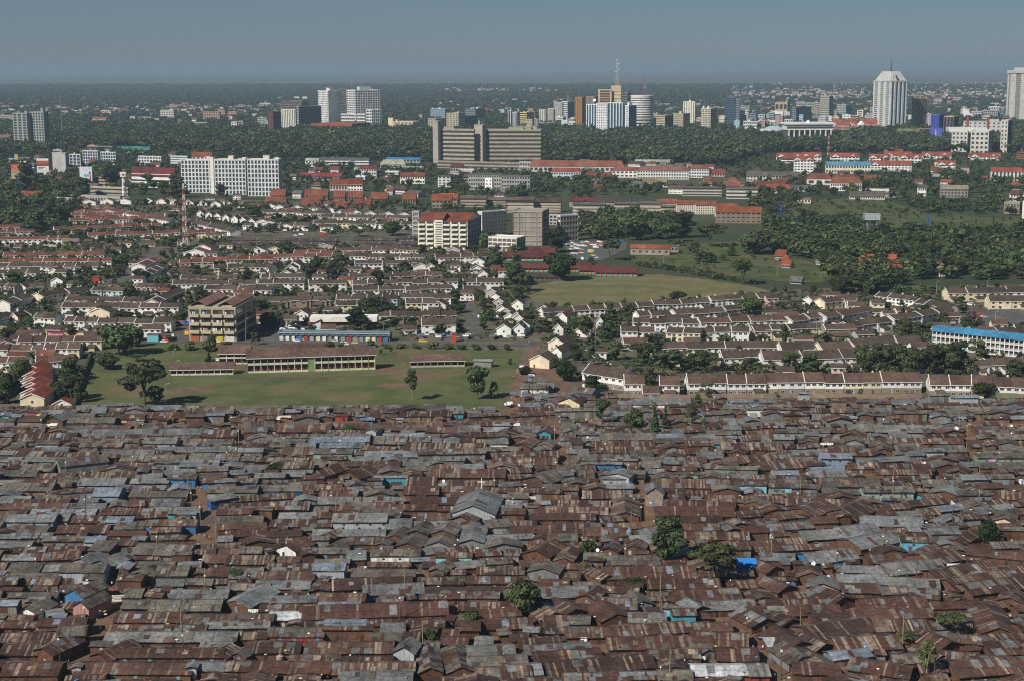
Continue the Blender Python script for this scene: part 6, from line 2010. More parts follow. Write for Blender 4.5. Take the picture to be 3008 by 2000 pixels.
 # dark low sheds of the open market behind the estate
for(x0,x1,yr,ye,sl)in((-260,330,425,462,4),(330,700,440,470,0),(380,690,478,505,-6),(850,1215,425,462,4),(955,1180,470,500,0),(1185,1370,455,500,0),(700,930,492,525,-4),(1240,1380,415,450,0),(-300,120,470,500,0),(130,400,505,530,-8)):
 sh('F',x0,x1,yr,ye,ye+10,'dark','wood',sl,name='market_shed',cat='market shed')
 # smaller houses and blocks half hidden among the trees, each a building of its own
def infill(n,x0,x1,y0,y1,hpx,wpx,roofs,cols,desc,grp,name):
 for k in range(n):
  for _ in range(12):
   x,y=R.uniform(x0,x1),R.uniform(y0,y1)
   A=G(x,y)
   w=R.uniform(*wpx);hp=R.uniform(*hpx)
   d0=w/ppm(A)
   if not any(abs(A.x-f[0])<f[2]+d0 and abs(A.y-f[1])<f[3]+d0*.6 for f in FOOT):
    break
  else:
   continue
  c=R.choice(list(cols));ro=R.choice(roofs)
  nf=max(1,int(hp/(5.5 if hp<30 else 4.2)))
  side=w*R.uniform(.12,.4)
  cw=cols[c]
  kw=dict(roof='flat',pl=R.choice((0,1,1)))if ro is None else dict(roof=R.choice(('gable','gable','hip')),cr_=ROOFC[ro],rise=R.uniform(2.5,4))
  rn='' if ro is None else RCOL[ro]+'-roofed '
  bld(name,f'{rn}{c} {desc}','building','Z',x,x+w-side,x+w,y-hp,y,nf,max(2,int(w/4.5)),2,R.choice(('grid','grid','bands')),tuple(v*R.uniform(.85,1.1)for v in cw),auto=True,group=grp,bn=R.uniform(.4,.6),pi_=R.uniform(.25,.55),**kw)
CI={'white':(.66,.66,.64),'cream':(.58,.52,.40),'beige':(.44,.39,.32),'grey':(.34,.34,.34),'pale blue':(.42,.50,.54),'brown':(.24,.18,.14)}
HI={'white':(.72,.71,.68),'cream':(.64,.58,.45),'grey':(.40,.39,.36)}
infill(46,1480,2560,358,388,(14,40),(12,34),(None,),CI,'city block','mid-rise blocks of the city centre','city_block')
infill(22,2250,2990,340,372,(10,26),(12,34),(None,),CI,'city block','mid-rise blocks of the city centre','city_block')
infill(20,400,1300,345,380,(7,20),(10,28),(None,None,'r'),CI,'town block','small blocks of the far town','town_block')
infill(30,20,560,455,560,(9,17),(22,52),('r','d',None,'g'),HI,'house among trees','houses half hidden among trees','house_among_trees')
infill(34,800,1900,485,590,(9,17),(22,56),('r','r','m','g',None),HI,'house among trees','houses half hidden among trees','house_among_trees')
infill(44,1900,2990,440,590,(9,18),(22,58),('r','d','d','g','m'),HI,'house among trees','houses half hidden among trees','house_among_trees')
infill(12,2250,2990,700,840,(9,14),(22,44),('o','d','g'),HI,'house in the wood','houses in the right-hand wood','house_among_trees')
# ------------------------------------------------------------------ terraced houses of the estate
# upper left, red and brown rows
def row_in(t):
 return lambda *a,**k:hrow(t,*a,**k)
hE,hF,hH,hI,hL,hM=[row_in(c)for c in'EFHILM']
hE(820,180,1455,300,9,'m','w',h=4.6,d=11,rise=3.0)
hE(1600,303,1990,385,6,h=4.6,d=11,rise=3.0)
hE(600,292,1290,272,8,'r','w',h=4.4,d=10)
hE(470,372,1400,332,11,'r','w',h=4.4,d=10,mix=.3)
hE(760,418,1560,398,10,'r','w',h=5.2,d=10,mix=.3)
hE(1600,402,1860,395,3,'r','c',h=5.2,d=10)
hE(-20,395,290,388,4,'r','w',h=4.6,d=10)
hE(-20,458,585,450,7,'r','w',h=5.2,d=10)
hE(620,250,1060,240,5,'r','w',h=4.0)
hE(-40,352,170,348,3,'r','w',h=4.0)
hE(640,215,900,212,3,'r','w',h=4.0)
hE(20,598,900,590,9,'r','w',h=4.8,mix=.25)
hE(-30,652,960,640,10,'r','w',h=5.2,d=10)
hE(-30,692,845,690,9)
hE(-20,745,310,745,4,h=5.0)
hE(1655,640,2359,628,7,'r','g')
hE(1850,705,2330,695,4,'b','c',h=5.0,d=10,style='a')
hE(1555,660,1850,652,3,'r','g',h=5.0)
hE(1560,800,2050,795,3,'b','s',h=4.6,d=11,style='d')
hE(2260,785,2640,782,3,'b','u',h=4.6,d=10)
hE(1490,845,2340,838,7,h=5.0,style='a')
hE(1250,690,1390,632,3,'r','w',h=7.0,d=10)
hE(1170,872,1430,880,2,'b','g',h=4.8,d=10,style='d')
hE(790,900,1060,905,3,'b','u',h=4.4,d=10)
hE(560,985,1230,990,4,'b','g',h=4.6,d=11,style='d')
hE(530,1045,1545,1050,6,h=5.4,style='a')
hE(285,1135,475,1140,2,h=5.4,d=10,style='a')
hE(550,1160,830,1165,3,h=5.4,d=10,style='a')
hE(845,1175,1480,1178,4,h=5.4,style='a',mix=.35)
hE(1770,885,2350,900,4,h=5.0,style='a')
hE(150,1335,880,1325,6,'m','c',h=5.4,mix=.6)
hE(-40,1412,685,1402,7,'m','w',h=5.6,mix=.6)
hE(-40,1515,250,1512,3,'m','w',h=5.4,mix=.5)
hE(310,1515,600,1500,3,'m','w',h=5.6,mix=.5,style='a')
# stepped rows climbing away
hE(1270,775,1450,690,4,h=5.0,jog=.4)
hE(1370,1000,1600,900,4,'b','c',h=5.0,jog=.4)
hE(90,1015,360,930,3,h=5.2,d=10,jog=.4)
hE(370,955,620,905,2,h=5.2,d=10,jog=.4)
hE(-60,1180,120,1105,3,h=5.0,jog=.4)
hE(600,915,780,890,2,'b','c',h=5.0,d=10)
hE(-40,860,130,870,2,'b','g',h=4.8,style='d')
# centre
hF(-20,612,640,605,6,'r','w',h=4.8,style='a')
hF(330,572,680,575,3,'r','g',h=4.4)
hF(690,550,1420,548,7,'m','w',h=5.0)
hF(660,602,1450,612,8,h=5.0,style='a')
hF(860,668,1340,660,4,h=5.0,style='a',mix=.4)
hF(1560,615,2000,605,4)
hF(810,782,1175,780,3,h=5.0)
hF(1190,775,1615,770,3,'b','s',h=4.8,d=10,style='d')
hF(20,838,420,835,3,h=5.0,style='a')
hF(460,845,790,838,2)
hF(840,840,1755,825,7,h=5.0,style='a')
hF(1800,830,2150,825,3,h=5.4)
hF(840,892,1290,885,4,h=4.6,style='a')
hF(1300,890,1690,880,3,h=4.6,style='a')
hF(1800,890,2000,888,2,'b','g',h=4.0,d=8)
hF(-20,985,650,982,4,'b','s',h=4.8,d=11,style='d')
hF(700,972,1230,970,4,'b','u',h=4.8)
hF(1240,962,1695,958,3,h=4.8)
hF(690,1028,870,1025,1,'b','c',h=5.0)
hF(1300,1012,1590,1010,2,h=5.4)
hF(1170,1122,1740,1110,4,'b','s',h=5.2,d=10,style='d')
hF(1440,1200,1735,1195,1,h=5.6,d=10,rise=3.4)
hF(30,690,110,700,1,h=5.0,d=8)
hF(40,785,205,782,2,'b','u',h=4.6,d=8)
hF(500,318,1370,325,8,h=4.6,d=11,rise=2.8)
hF(205,335,455,340,2,h=4.6,d=12,rise=3.0)
hF(-40,215,620,235,6,h=4.0,d=10,rise=2.8)
hF(560,262,1360,275,7,h=4.0,d=10,rise=2.8)
# rows whose houses step toward the viewer (side street)
for k in range(6):
 gho('F',1995+k*32,2092+k*32,960+k*44,h=4.6,L=11,roof='b',wall='w' if k%2 else 'g',sk=-12,desc='gabled house of the staircase row')
for k,(x0,x1,yb,L,w)in enumerate(((2090,2215,1300,13,'w'),(2088,2180,1130,11,'w'),(2235,2330,1295,12,'w'),(2215,2320,1190,12,'w'),(2220,2320,1080,11,'w'))):
 gho('F',x0,x1,yb,h=5.4,L=L,roof='b',wall=w,sk=-8,rise=3.0)
for(x0,x1,yb)in((1372,1500,738),(740,812,800),(212,325,800),(258,362,755),(290,392,725),(340,460,1160),(1870,1960,755),(1930,2010,800),(1475,1560,740),(1875,1985,690),(1520,1650,1078),(1560,1640,910)):
 gho('F',x0,x1,yb,h=4.6,L=13,roof='b',wall='w',sk=R.uniform(-10,6),rise=2.8)
for(x0,x1,yb,ro)in((1590,1800,600,'r'),(1690,1830,560,'r'),(2160,2320,585,'m'),(70,240,1e9,'b')):
 if yb<1e8:
  gho('E',x0,x1,yb,h=3.2,L=14,roof=ro,wall='w',sk=-8,rise=3.4,desc='white house under broad red gable')
gho('F',85,255,578,h=3.2,L=14,roof='b',wall='c',sk=-6,rise=3.2)
gho('F',500,680,545,h=3.2,L=12,roof='r',wall='g',sk=0,rise=2.6)
gho('F',1655,1775,588,h=4.6,L=12,roof='m',wall='g',sk=-10,rise=2.6,desc='grey gabled house with maroon roof')
for(x0,x1,yb)in((135,235,918),(440,545,865),(425,520,780),(770,900,1130),(780,960,1140),(155,270,1165),(90,170,1185)):
 gho('E',x0,x1,yb,h=4.6,L=12,roof='b',wall='c' if yb>1100 else 'w',sk=R.uniform(-20,10),rise=2.8)
 # chains of little white gables
for k in range(8):
 gho('E',1235+k*118,1235+k*118+88,140+k*6,h=3.0,L=12,roof='b',wall='w',sk=-6,rise=3.4)
for k in range(8):
 gho('E',1705+k*74,1705+k*74+62,262+k*12,h=4.4,L=11,roof='b',wall='w',sk=-14,rise=3.2,desc='white house in the saw-tooth chain of gables')
for k,(x0,yb)in enumerate(((80,190),(155,198),(312,203),(468,210),(598,225),(695,240),(815,245),(945,255),(1100,260),(1235,265))):
 gho('F',x0,x0+105,yb,h=2.8,L=12,roof='b',wall='w',sk=-4,rise=3.2)
for(x0,x1,yb)in((695,840,160),(870,980,150),(1010,1140,150),(255,330,175),(15,215,350),(205,330,378)):
 gho('E' if x0>220 or yb<340 else 'F',x0,x1,yb,h=4.0,L=12,roof='b',wall='w',sk=-8,rise=3.0)
gho('E',2200,2359,345,h=4.4,L=16,roof='m',wall='w',sk=-14,rise=3.6,desc='large white shed-like house with broad brown gable')
# red terrace running away beside the school field (gables face the viewer)
for k in range(6):
 x0=178+k*6
 gho('J',x0-(14 if k in(2,3)else 0),x0+205-k*7,888-k*50,h=5.6,L=18.6,rise=2.6,roof='d',wall='c' if k==0 else 'w',sk=1.5,desc='cream gable end of the red terrace' if k==0 else 'red-roofed house of the field-side terrace')
gho('J',455,615,882,h=2.2,L=7,rise=2.4,roof='d',wall='w',desc='small white red-roofed shed by the field corner')
gho('J',-40,122,395,h=4.4,L=9,rise=2.2,roof='m',wall='w',sk=14,desc='plain white gable house at the left edge')
# right of the side street and below the playing field
hH(280,1090,820,1062,4,h=4.4,jog=.3)
hH(830,1052,1240,1030,3,h=4.4,jog=.3)
hH(1240,1022,1725,1000,4,h=4.4,jog=.4)
hH(1740,985,2285,955,4,h=4.2,jog=.4)
hH(1110,1118,1430,1100,3,h=4.4)
hH(1435,1108,1860,1078,3,h=4.8,d=10)
hH(1865,1070,2030,1055,1,h=4.6,d=10)
hH(1060,1178,1630,1180,4,h=5.2,d=10,mix=.4)
hH(1645,1182,1905,1170,2,'m','w',h=5.4,d=10)
hH(1910,1168,2359,1150,3,'m','w',h=5.4,d=10)
hH(955,1255,1245,1255,2,h=5.4,two=True)
hH(1345,1258,1640,1272,2,'b','c',h=5.2,d=10,mix=.5)
hH(1640,1262,1900,1260,2,h=4.6)
hH(1915,1250,2065,1252,1,h=6.4)
hH(2085,1242,2460,1232,3,'b','c',h=5.4,d=10,mix=.3)
hH(1205,1402,1860,1388,4,h=4.6,d=11,rise=2.9)
hH(1865,1390,2325,1385,3,'b','c',h=4.6,d=11,rise=2.9)
hH(980,1350,1190,1345,1,'m','g',h=3.4)
hH(1835,1475,2190,1465,2,h=5.6,d=11,rise=3.0,two=True)
for(x0,x1,yb,L,sk,wl)in((325,480,1410,15,-28,'c'),(345,450,1490,13,-26,'w'),(165,345,1560,14,-22,'c'),(235,345,1120,11,-8,'c'),(400,500,1185,12,-30,'n'),(370,460,1290,10,-20,'n'),(565,690,1300,10,-10,'w'),(20,110,1200,10,-10,'w'),(45,165,1260,10,-8,'w'),(740,800,1225,10,-10,'n')):
 gho('H',x0,x1,yb,h=4.8,L=L,roof='b',wall=wl,sk=sk,rise=3.0)
 # right-hand rows
hI(-10,1165,350,1150,2,'m','w',h=5.2,d=10)
hI(360,1162,655,1128,2,h=5.2,d=10)
hI(660,1135,1040,1070,3,'m','n',h=5.4,d=10)
hI(20,1250,330,1240,2,'b','c',h=5.0,d=10)
hI(330,1235,630,1215,2,'b','c',h=5.4,mix=.5)
hI(640,1235,908,1228,1,'m','s',h=5.4,d=10)
hI(845,1210,1215,1170,3,'b','n',h=5.0,d=10)
hI(1240,1150,1480,1120,2,'b','n',h=5.4,d=10)
hI(1480,1120,1745,1065,2,'b','n',h=5.4,d=10)
hI(1070,945,1400,985,3,h=4.6,d=10)
hI(1400,1000,1680,1050,3,h=4.4,d=10)
hI(1700,925,2400,915,4,'b','c',h=5.2,d=11,rise=3.0)
hI(2060,990,2450,990,2,'b','c',h=5.2,d=11,rise=3.0)
hI(525,990,690,975,1,'m','w',h=4.0,d=10)
hI(640,1010,800,990,1,h=4.4)
hI(830,1030,1000,1035,1,'m','c',h=4.0)
hM(5,355,235,350,1,h=4.6,d=11)
hM(262,375,590,365,1,h=4.8,d=12,rise=3.2)
hM(608,378,875,360,1,'b','c',h=4.8,d=12,rise=3.2)
hM(885,352,1270,315,1,h=4.8,d=12,rise=3.2)
hM(1265,330,1480,325,1,h=4.6,d=14,rise=3.4)
hM(105,462,440,455,1,h=5.8,d=13,rise=3.6,two=True)
hM(445,462,785,450,1,h=5.8,d=13,rise=3.6,two=True)
hM(790,448,1000,440,1,h=5.8,d=13,rise=3.6,two=True)
hM(1920,520,2060,520,1,h=4.0,d=11)
hM(2065,515,2420,500,1,h=4.0,d=12)
hM(1920,235,2359,225,2,'b','g',h=3.6,d=12)
hM(2290,205,2420,205,1,'b','c',h=4.4)
# the long terrace just above the settlement: white upper floor over stone
hL(985,672,1160,672,1,'m','w',h=5.8,d=11,rise=3.6,two=True,mix=0)
hL(1290,675,1465,677,1,'m','w',h=5.8,d=11,rise=3.6,two=True,mix=0)
hL(622,575,980,628,2,h=6.0,d=12,rise=3.8,two=True,mix=0)
hL(1535,668,1870,664,2,'m','w',h=5.8,d=11,rise=3.8,two=True,mix=0,jog=.15)
hL(1878,664,2215,664,2,'m','w',h=5.8,d=11,rise=3.8,two=True,mix=0,jog=.15)
hM(130-118,660,455,655,2,'m','w',h=5.8,d=11,rise=3.8,two=True,mix=0,jog=.15)
hM(460,655,800,652,2,'m','w',h=5.8,d=11,rise=3.8,two=True,mix=.1,jog=.15)
hM(806,652,1130,650,2,'m','c',h=5.8,d=11,rise=3.8,two=True,mix=0,jog=.15)
hM(1132,650,1476,648,2,'m','w',h=5.8,d=11,rise=3.8,two=True,mix=0,jog=.15)
hM(1542,672,1900,678,2,'m','w',h=5.8,d=11,rise=3.8,two=True,mix=0,jog=.15)
hM(1905,678,2440,700,3,'m','w',h=5.8,d=11,rise=3.8,two=True,mix=.2,jog=.15)
hL(1140,748,1290,748,1,'m','s',h=2.6,rise=3.0)
# garden walls
def garden_wall(pts,h,c,lab,mat=None,name='boundary_wall',th=.4):
 A=[G(*p)for p in pts]
 o=A[0].copy()
 r=root(name,o)
 mb=MB()
 for p,q in zip(A[:-1],A[1:]):
  d=(q-p);L=d.length;u=d/L;n=Vector((u.y,-u.x,0))
  k=max(1,int(L/6))
  for i in range(k):
   a,b=L*i/k,L*(i+1)/k
   cc=tuple(v*R.uniform(.8,1.15)for v in c)
   hh=h*R.uniform(.92,1.05)
   mb.obox((p.x-o.x,p.y-o.y),(u.x,u.y),(n.x,n.y),a,b,0,hh,-th/2,th/2,cc)
 prt('wall_panels',mb,mat or Mw,r)
 tag(r,lab,'wall')
 return r
garden_wall([tp('L',940,790),tp('L',1560,800),tp('M',0,790),tp('M',640,790),tp('M',1200,795),tp('M',1480,790)],2.4,(.26,.20,.145),'long stone wall between the white terrace and the tin shacks')
garden_wall([tp('M',2060,800),tp('M',2420,810)],3.4,(.24,.185,.13),'tall stone wall at the right edge below the terrace')
garden_wall([tp('J',640,880),tp('J',740,560),tp('J',790,420)],2.6,(.05,.055,.03),'dark hedge-topped wall along the left side of the school field',name='hedge_wall',th=1.6)
garden_wall([tp('E',540,505),tp('E',690,500)],6.5,(.36,.32,.26),'plain stone wall block beside the small green')
garden_wall([tp('E',300,522),tp('E',540,520)],2.6,(.42,.44,.46),'pale tin fence along the small green',name='fence')
garden_wall([(0,1196),tp('J',640,885)],1.8,(.20,.15,.11),'stone wall below the red terrace')
garden_wall([tp('E',0,1245),tp('E',270,1260)],3.2,(.30,.24,.18),'brown stone wall left of the crimson shop')
# ------------------------------------------------------------------ trees one can tell apart
TR=[('J',1255,450,865,360,'loose','large loose-crowned tree on the school field beside the classroom block','the big field tree'),('J',920,385,535,230,'round','spreading tree on forked trunk at the corner of the school field','the forked field tree'),('J',1030,155,420,330,'round','big dark tree by the upper left corner of the school field','the big dark corner tree'),('J',1190,205,345,150),('J',1190,405,475,200,'acacia'),('J',600,430,640,190),('J',620,560,800,220,'oval'),('J',500,640,790,160),('J',690,640,830,120),('J',200,440,640,190),('J',60,560,840,190),('J',130,640,820,120),('J',250,360,460,30,'conical'),('K',1360,535,812,150,'airy','slim upright tree standing alone on the school field','the slim field tree'),('K',1925,500,805,165,'round','dark upright tree at the right end of the school field','the right field tree'),('K',2065,640,790,120,'bush'),('K',1085,365,420,36,'oval'),('K',1180,360,405,30,'oval'),('K',2205,445,500,45,'bush'),('K',880,10,210,200,'oval','dense tree before the white parapet market','the market tree'),('K',650,300,360,110,'bush'),('K',740,305,360,100,'bush'),('K',1000,290,350,120,'bush'),('K',1130,320,362,130,'bush'),('K',1260,318,362,120,'bush'),('K',1390,318,365,120,'bush'),('K',1540,300,368,110,'bush'),('K',1670,318,370,110,'bush'),('K',1790,325,370,100,'bush'),('K',1910,325,372,100,'bush'),('K',2040,325,375,90,'bush'),('K',2180,320,378,90,'bush'),('J',1500,325,375,150,'bush'),('J',1640,300,375,140,'bush'),('J',1800,290,390,130,'bush'),('J',1960,300,380,130,'bush'),('J',1810,400,478,60,'conical'),('E',1650,930,1110,130,'conical','tall feathery dark conifer left of the tan balcony block','the feathery conifer'),('E',985,805,905,110,'palm'),('E',1130,835,945,100),('E',1215,700,830,150),('E',700,760,870,120),('E',620,770,860,110),('E',300,860,925,100),('E',130,730,830,160),('E',650,1035,1130,100,'oval'),('E',500,1070,1120,90,'bush'),('E',1060,1060,1170,200),('E',1200,1100,1160,60),('E',270,1020,1090,100,'bush'),('E',20,950,1070,90),('E',1280,930,1030,100,'oval'),('E',190,1090,1180,90,'airy'),('E',840,930,965,200,'purple','purple bougainvillea hedge beneath brown-roofed houses','the purple hedge'),('E',960,530,620,130,'acacia'),('E',1080,580,680,150),('E',1170,590,670,100),('E',930,700,790,150,'bush'),('E',1030,690,770,160,'bush'),('E',1495,215,310,90),('E',2120,290,340,70),('E',560,360,430,150),('E',700,370,440,130),('E',440,370,430,120),('E',300,180,380,170),('E',470,130,320,150),('E',560,180,310,130),('E',350,280,400,140,'oval'),('E',110,200,310,180),('E',1500,430,520,130),('E',1240,350,440,90),('E',1700,670,760,100),('E',1910,630,690,100),('E',1590,590,690,130,'acacia'),('E',1380,760,830,110,'bush'),('E',2150,715,820,110,'oval'),('E',2100,530,600,120),('E',1980,560,600,110,'bush'),('E',2230,840,910,120),('E',1720,860,960,110),('E',2260,980,1090,110),('E',2320,1080,1230,110),('E',1560,1060,1180,130),('E',2210,1260,1370,100,'airy'),('E',1835,1270,1400,90),('E',200,1190,1290,90,'oval'),('E',60,1220,1300,130,'bush'),('E',2340,660,740,80),('E',1250,90,190,80,'oval'),('E',640,110,200,90,'oval'),('E',2200,150,260,160),('E',1980,165,220,120),('E',1660,175,240,110),('F',1065,700,920,130,'oval','tall dark narrow tree in the middle of the estate','the tall estate tree'),('F',540,600,760,170),('F',720,580,700,150),('F',680,640,800,160),('F',450,660,800,130),('F',1520,580,710,120),('F',1290,640,720,110),('F',1050,940,1060,300,'acacia'),('F',980,950,1080,220),('F',1290,960,1070,130,'oval'),('F',230,860,940,170,'bush'),('F',600,840,910,90,'bush'),('F',160,660,740,100,'bush'),('F',50,980,1060,110),('F',180,1070,1210,160),('F',100,1090,1240,100),('F',710,1050,1120,110,'bush'),('F',1730,880,1010,100),('F',1770,1010,1090,110),('F',1780,780,900,60,'conical'),('F',1920,900,990,80),('F',1990,960,1050,110),('F',2000,1050,1160,130,'bush'),('F',1215,1120,1240,110,'oval'),('F',1370,1170,1260,120,'airy'),('F',1680,660,710,110,'palm'),('F',1810,650,700,90,'palm'),('F',2080,560,700,120,'oval'),('F',2240,640,830,180),('F',2180,780,850,110),('F',2250,850,960,120,'airy'),('F',260,460,570,180),('F',900,360,430,160,'acacia'),('F',1190,290,420,170),('F',1000,260,350,90,'oval'),('F',660,370,410,120,'bush'),('F',1420,500,580,110),('F',1980,400,560,110,'airy'),('F',2240,500,580,150),('F',1990,370,440,90),('F',440,240,330,130),('F',140,230,290,140),('H',395,340,570,200,'oval','tall dark tree in front of the blind stone block','the stone-block tree'),('H',420,575,810,260,'round','reddish dark tree shading the red-roofed school','the school-shading tree'),('H',25,640,860,150,'oval'),('H',110,740,910,150),('H',60,850,970,130,'airy'),('H',860,190,420,200,'conical'),('H',860,440,640,190,'acacia'),('H',1000,240,470,180,'acacia'),('H',1120,280,460,170),('H',1260,270,450,190),('H',1380,300,480,160),('H',1480,200,440,230,'oval'),('H',1720,290,520,260,'acacia','pale-trunked spreading tree standing alone in the park','the lone park tree'),('H',1590,470,600,90),('H',1640,555,655,100),('H',1720,555,660,120,'bush'),('H',1910,490,600,80,'conical'),('H',1840,580,640,70),('H',2010,600,850,220,'acacia'),('H',2150,365,580,330,'round','broad domed thicket tree at the edge of the park','the domed park thicket'),('H',1450,890,1050,150,'oval','dark fir-like tree at the lower edge of the playing field','the playing-field fir'),('H',865,1000,1310,170,'conical','tall drooping dark conifer beside the white lane','the drooping conifer'),('H',505,1020,1095,100,'palm'),('H',290,1130,1250,190),('H',180,1070,1180,160),('H',490,1170,1290,100,'oval'),('H',645,1110,1300,130),('H',1030,1010,1150,160,'airy'),('H',2080,960,1110,220),('H',2000,895,970,70,'conical'),('H',1400,1140,1210,130),('H',1255,1280,1470,100,'conical'),('H',890,1320,1500,150,'oval'),('H',1150,1340,1520,150),('H',1360,1400,1580,280),('H',1700,1420,1590,240),('H',1560,1430,1590,120,'oval'),('H',2090,1460,1590,110,'oval'),('H',560,1400,1500,130),('H',700,1370,1500,150),('H',700,600,700,40,'bush'),('H',1450,450,510,150,'bush'),('H',2050,470,510,70),('L',460,450,640,200,'round','leaning dark tree with white-painted trunk above the market lane','the leaning lane tree'),('L',700,590,735,170),('L',130,510,590,110),('L',1700,640,790,150,'airy'),('L',790,770,1060,150,'oval','dark pointed tree among tin shacks below the terrace','the dark shack-side tree'),('L',1080,880,1080,170,'round','bright green bushy tree beside the dark pointed tree','the bright green shack-side tree'),('L',1620,750,900,110,'conical'),('L',1560,870,1080,190,'airy'),('L',1245,830,1130,60,'conical'),('L',1340,860,1080,70,'conical'),('L',1670,950,1110,60,'airy'),('L',210,800,870,100,'bush'),('L',640,880,930,120,'bush'),('L',590,960,1010,120,'bush'),('L',900,950,1000,100,'bush'),('L',880,740,800,90,'bush'),('M',290,140,330,90,'oval'),('M',520,380,580,180,'oval'),('M',330,370,580,170,'oval'),('M',960,310,560,190),('M',1110,320,570,200),('M',1240,290,560,190,'oval'),('M',1390,340,580,200),('M',1530,330,590,210),('M',1680,300,590,210,'oval'),('M',1800,290,590,200),('M',1950,280,500,180,'airy'),('M',1330,100,250,160),('M',1480,130,290,170),('M',1560,230,340,130),('M',1900,470,600,110,'palm','broad palm beside the brown-roofed house on the right','the broad palm'),('M',2280,450,600,180),('M',2000,650,790,190,'round','dark bushy tree in front of the right-hand terrace','the terrace tree'),('M',840,710,780,60,'bush'),('M',940,700,770,50,'bush'),('M',220,740,785,130,'bush'),('M',1340,720,780,60,'palm'),('M',2160,790,850,70,'bush'),('M',2080,770,850,80,'bush'),('M',760,500,580,180,'bush'),('M',80,540,595,180,'bush'),('M',1920,40,150,130,'purple'),('M',1700,195,270,70,'conical'),('M',1830,195,280,60,'conical'),('M',1850,90,180,120),('P',1215,275,690,270,'oval','tall rounded green tree rising out of the rusty roofs','the tall settlement tree'),('P',1580,490,835,420,'acacia','broad flat-topped acacia over the rusty roofs','the broad settlement acacia'),('P',95,770,1080,240,'round','dark rounded tree beside a pale shed in the settlement','the round settlement tree'),('Q',1510,1010,1220,240,'acacia','layered dark acacia among rusty roofs on the right','the layered acacia'),('Q',1820,320,530,160,'round','small-crowned tree near the right edge of the roofs','the right roof tree'),('Q',1340,1260,1568,180,'airy','thin open tree in front of the layered acacia','the thin open tree'),('Q',1200,1170,1290,180,'acacia'),('Q',2060,790,850,110,'acacia'),('O',1655,1020,1165,150,'round','round green bush-like tree by the mossy roof','the mossy roof tree'),('N',1815,705,805,105),('O',250,125,185,60,'bush'),('O',1350,1170,1270,130,'bush'),('O',1475,1190,1260,80,'bush'),('P',600,470,600,130,'bush'),('P',320,165,210,70,'bush'),('P',945,770,850,170,'acacia'),('P',570,650,770,110,'airy'),('N',85,540,600,60,'bush'),('K',190,1345,1440,140),('K',805,1020,1110,110),('J',865,1200,1300,95),('L',1310,1340,1400,65,'bush'),('L',1105,1390,1480,70,'bush'),('L',1915,1420,1500,90,'bush'),('M',1340,1500,1563,90),('L',1200,1310,1350,110,'bush'),('Q',510,850,910,60,'bush'),('P',240,1130,1190,90,'bush'),('Q',1790,1520,1568,140,'bush'),('O',1470,310,380,40,'bush'),('Q',1550,900,985,180,'airy'),('A',240,950,1230,170,'oval'),('A',580,1050,1160,160),('A',700,1090,1260,180),('A',580,1140,1260,200),('A',450,1160,1270,170),('A',330,1100,1200,110,'airy'),('A',60,1130,1330,190,'airy'),('A',1500,1060,1270,110,'conical'),('A',1570,1090,1270,120,'conical'),('A',1410,1120,1260,120),('A',1280,1050,1200,120,'oval'),('A',1930,1150,1290,110),('A',2000,1040,1230,110,'conical'),('A',2130,1070,1220,100,'conical'),('A',1790,1110,1210,130,'airy'),('A',2260,1060,1240,120,'conical'),('A',2330,1070,1240,120,'oval'),('A',970,990,1180,160),('A',1240,1170,1250,100),]
for a in TR:
 tre(*a)
 # further trees told apart one by one: scattered in the gardens and groves
EXCL=[tps('E',(850,845),(1080,845),(1270,720),(1320,640),(1450,575),(1450,540),(1320,545),(1215,620),(1160,700),(945,790)),tps('F',(1795,890),(1895,890),(1970,1300),(1815,1300)),tps('H',(470,470),(1020,460),(1010,560),(780,650),(470,630)),tps('M',(1870,50),(2600,10),(2600,180),(1950,160)),tps('E',(1490,1250),(2359,1210),(2700,1270),(2700,1360),(1500,1360)),tps('H',(140,960),(170,840),(470,780),(1120,735),(1300,740),(1700,790),(2100,850),(2290,905),(2000,955),(1300,1005),(600,1065),(200,1060)),tps('F',(-200,405),(1380,400),(1400,540),(-200,540)),[(740,990),(1570,990),(1580,1022),(740,1022)],[(225,1210),(250,1030),(330,1005),(1570,1005),(1500,1210)]]
def inside(pt,poly):
 x,y=pt
 c=False
 n=len(poly)
 for i in range(n):
  x0,y0=poly[i];x1,y1=poly[(i+1)%n]
  if(y0>y)!=(y1>y)and x<(x1-x0)*(y-y0)/(y1-y0)+x0:
   c=not c
 return c
def foot_hit(x,y,grow=.0):
 for(fx,fy,a,b,yaw)in FOOT:
  dx,dy=x-fx,y-fy
  if abs(dx)+abs(dy)>a+b+12+grow*2:
   continue
  u=dx*cos(yaw)+dy*sin(yaw);v=-dx*sin(yaw)+dy*cos(yaw)
  if abs(u)<a+grow and abs(v)<b+grow:
   return True
 return False
def grove(poly,n,hr,kinds,tries=4000):
 xs=[p[0]for p in poly];ys=[p[1]for p in poly]
 k=0
 for _ in range(tries):
  if k>=n:
   break
  p=(R.uniform(min(xs),max(xs)),R.uniform(min(ys),max(ys)))
  if not inside(p,poly):
   continue
  A=G(*p)
  h=R.uniform(*hr)
  if foot_hit(A.x,A.y,.5)or any(hypot(A.x-t[0],A.y-t[1])<(t[2]+h*.22)*.75 for t in TREEPOS):
   continue
  tree_obj(A,h,R.uniform(.85,1.2),R.choice(kinds))
  k+=1
grove(tps('I',(100,470),(800,430),(1000,500),(960,640),(700,790),(620,700),(300,560)),24,(11,17),['round','round','acacia','oval'])
grove(tps('I',(1100,480),(1600,440),(2359,450),(2359,800),(1900,830),(1500,800),(1250,700)),42,(12,19),['round','round','oval','acacia'])
grove(tps('I',(700,820),(1250,740),(1350,900),(1000,990),(700,960)),12,(10,15),['acacia','round','oval'])
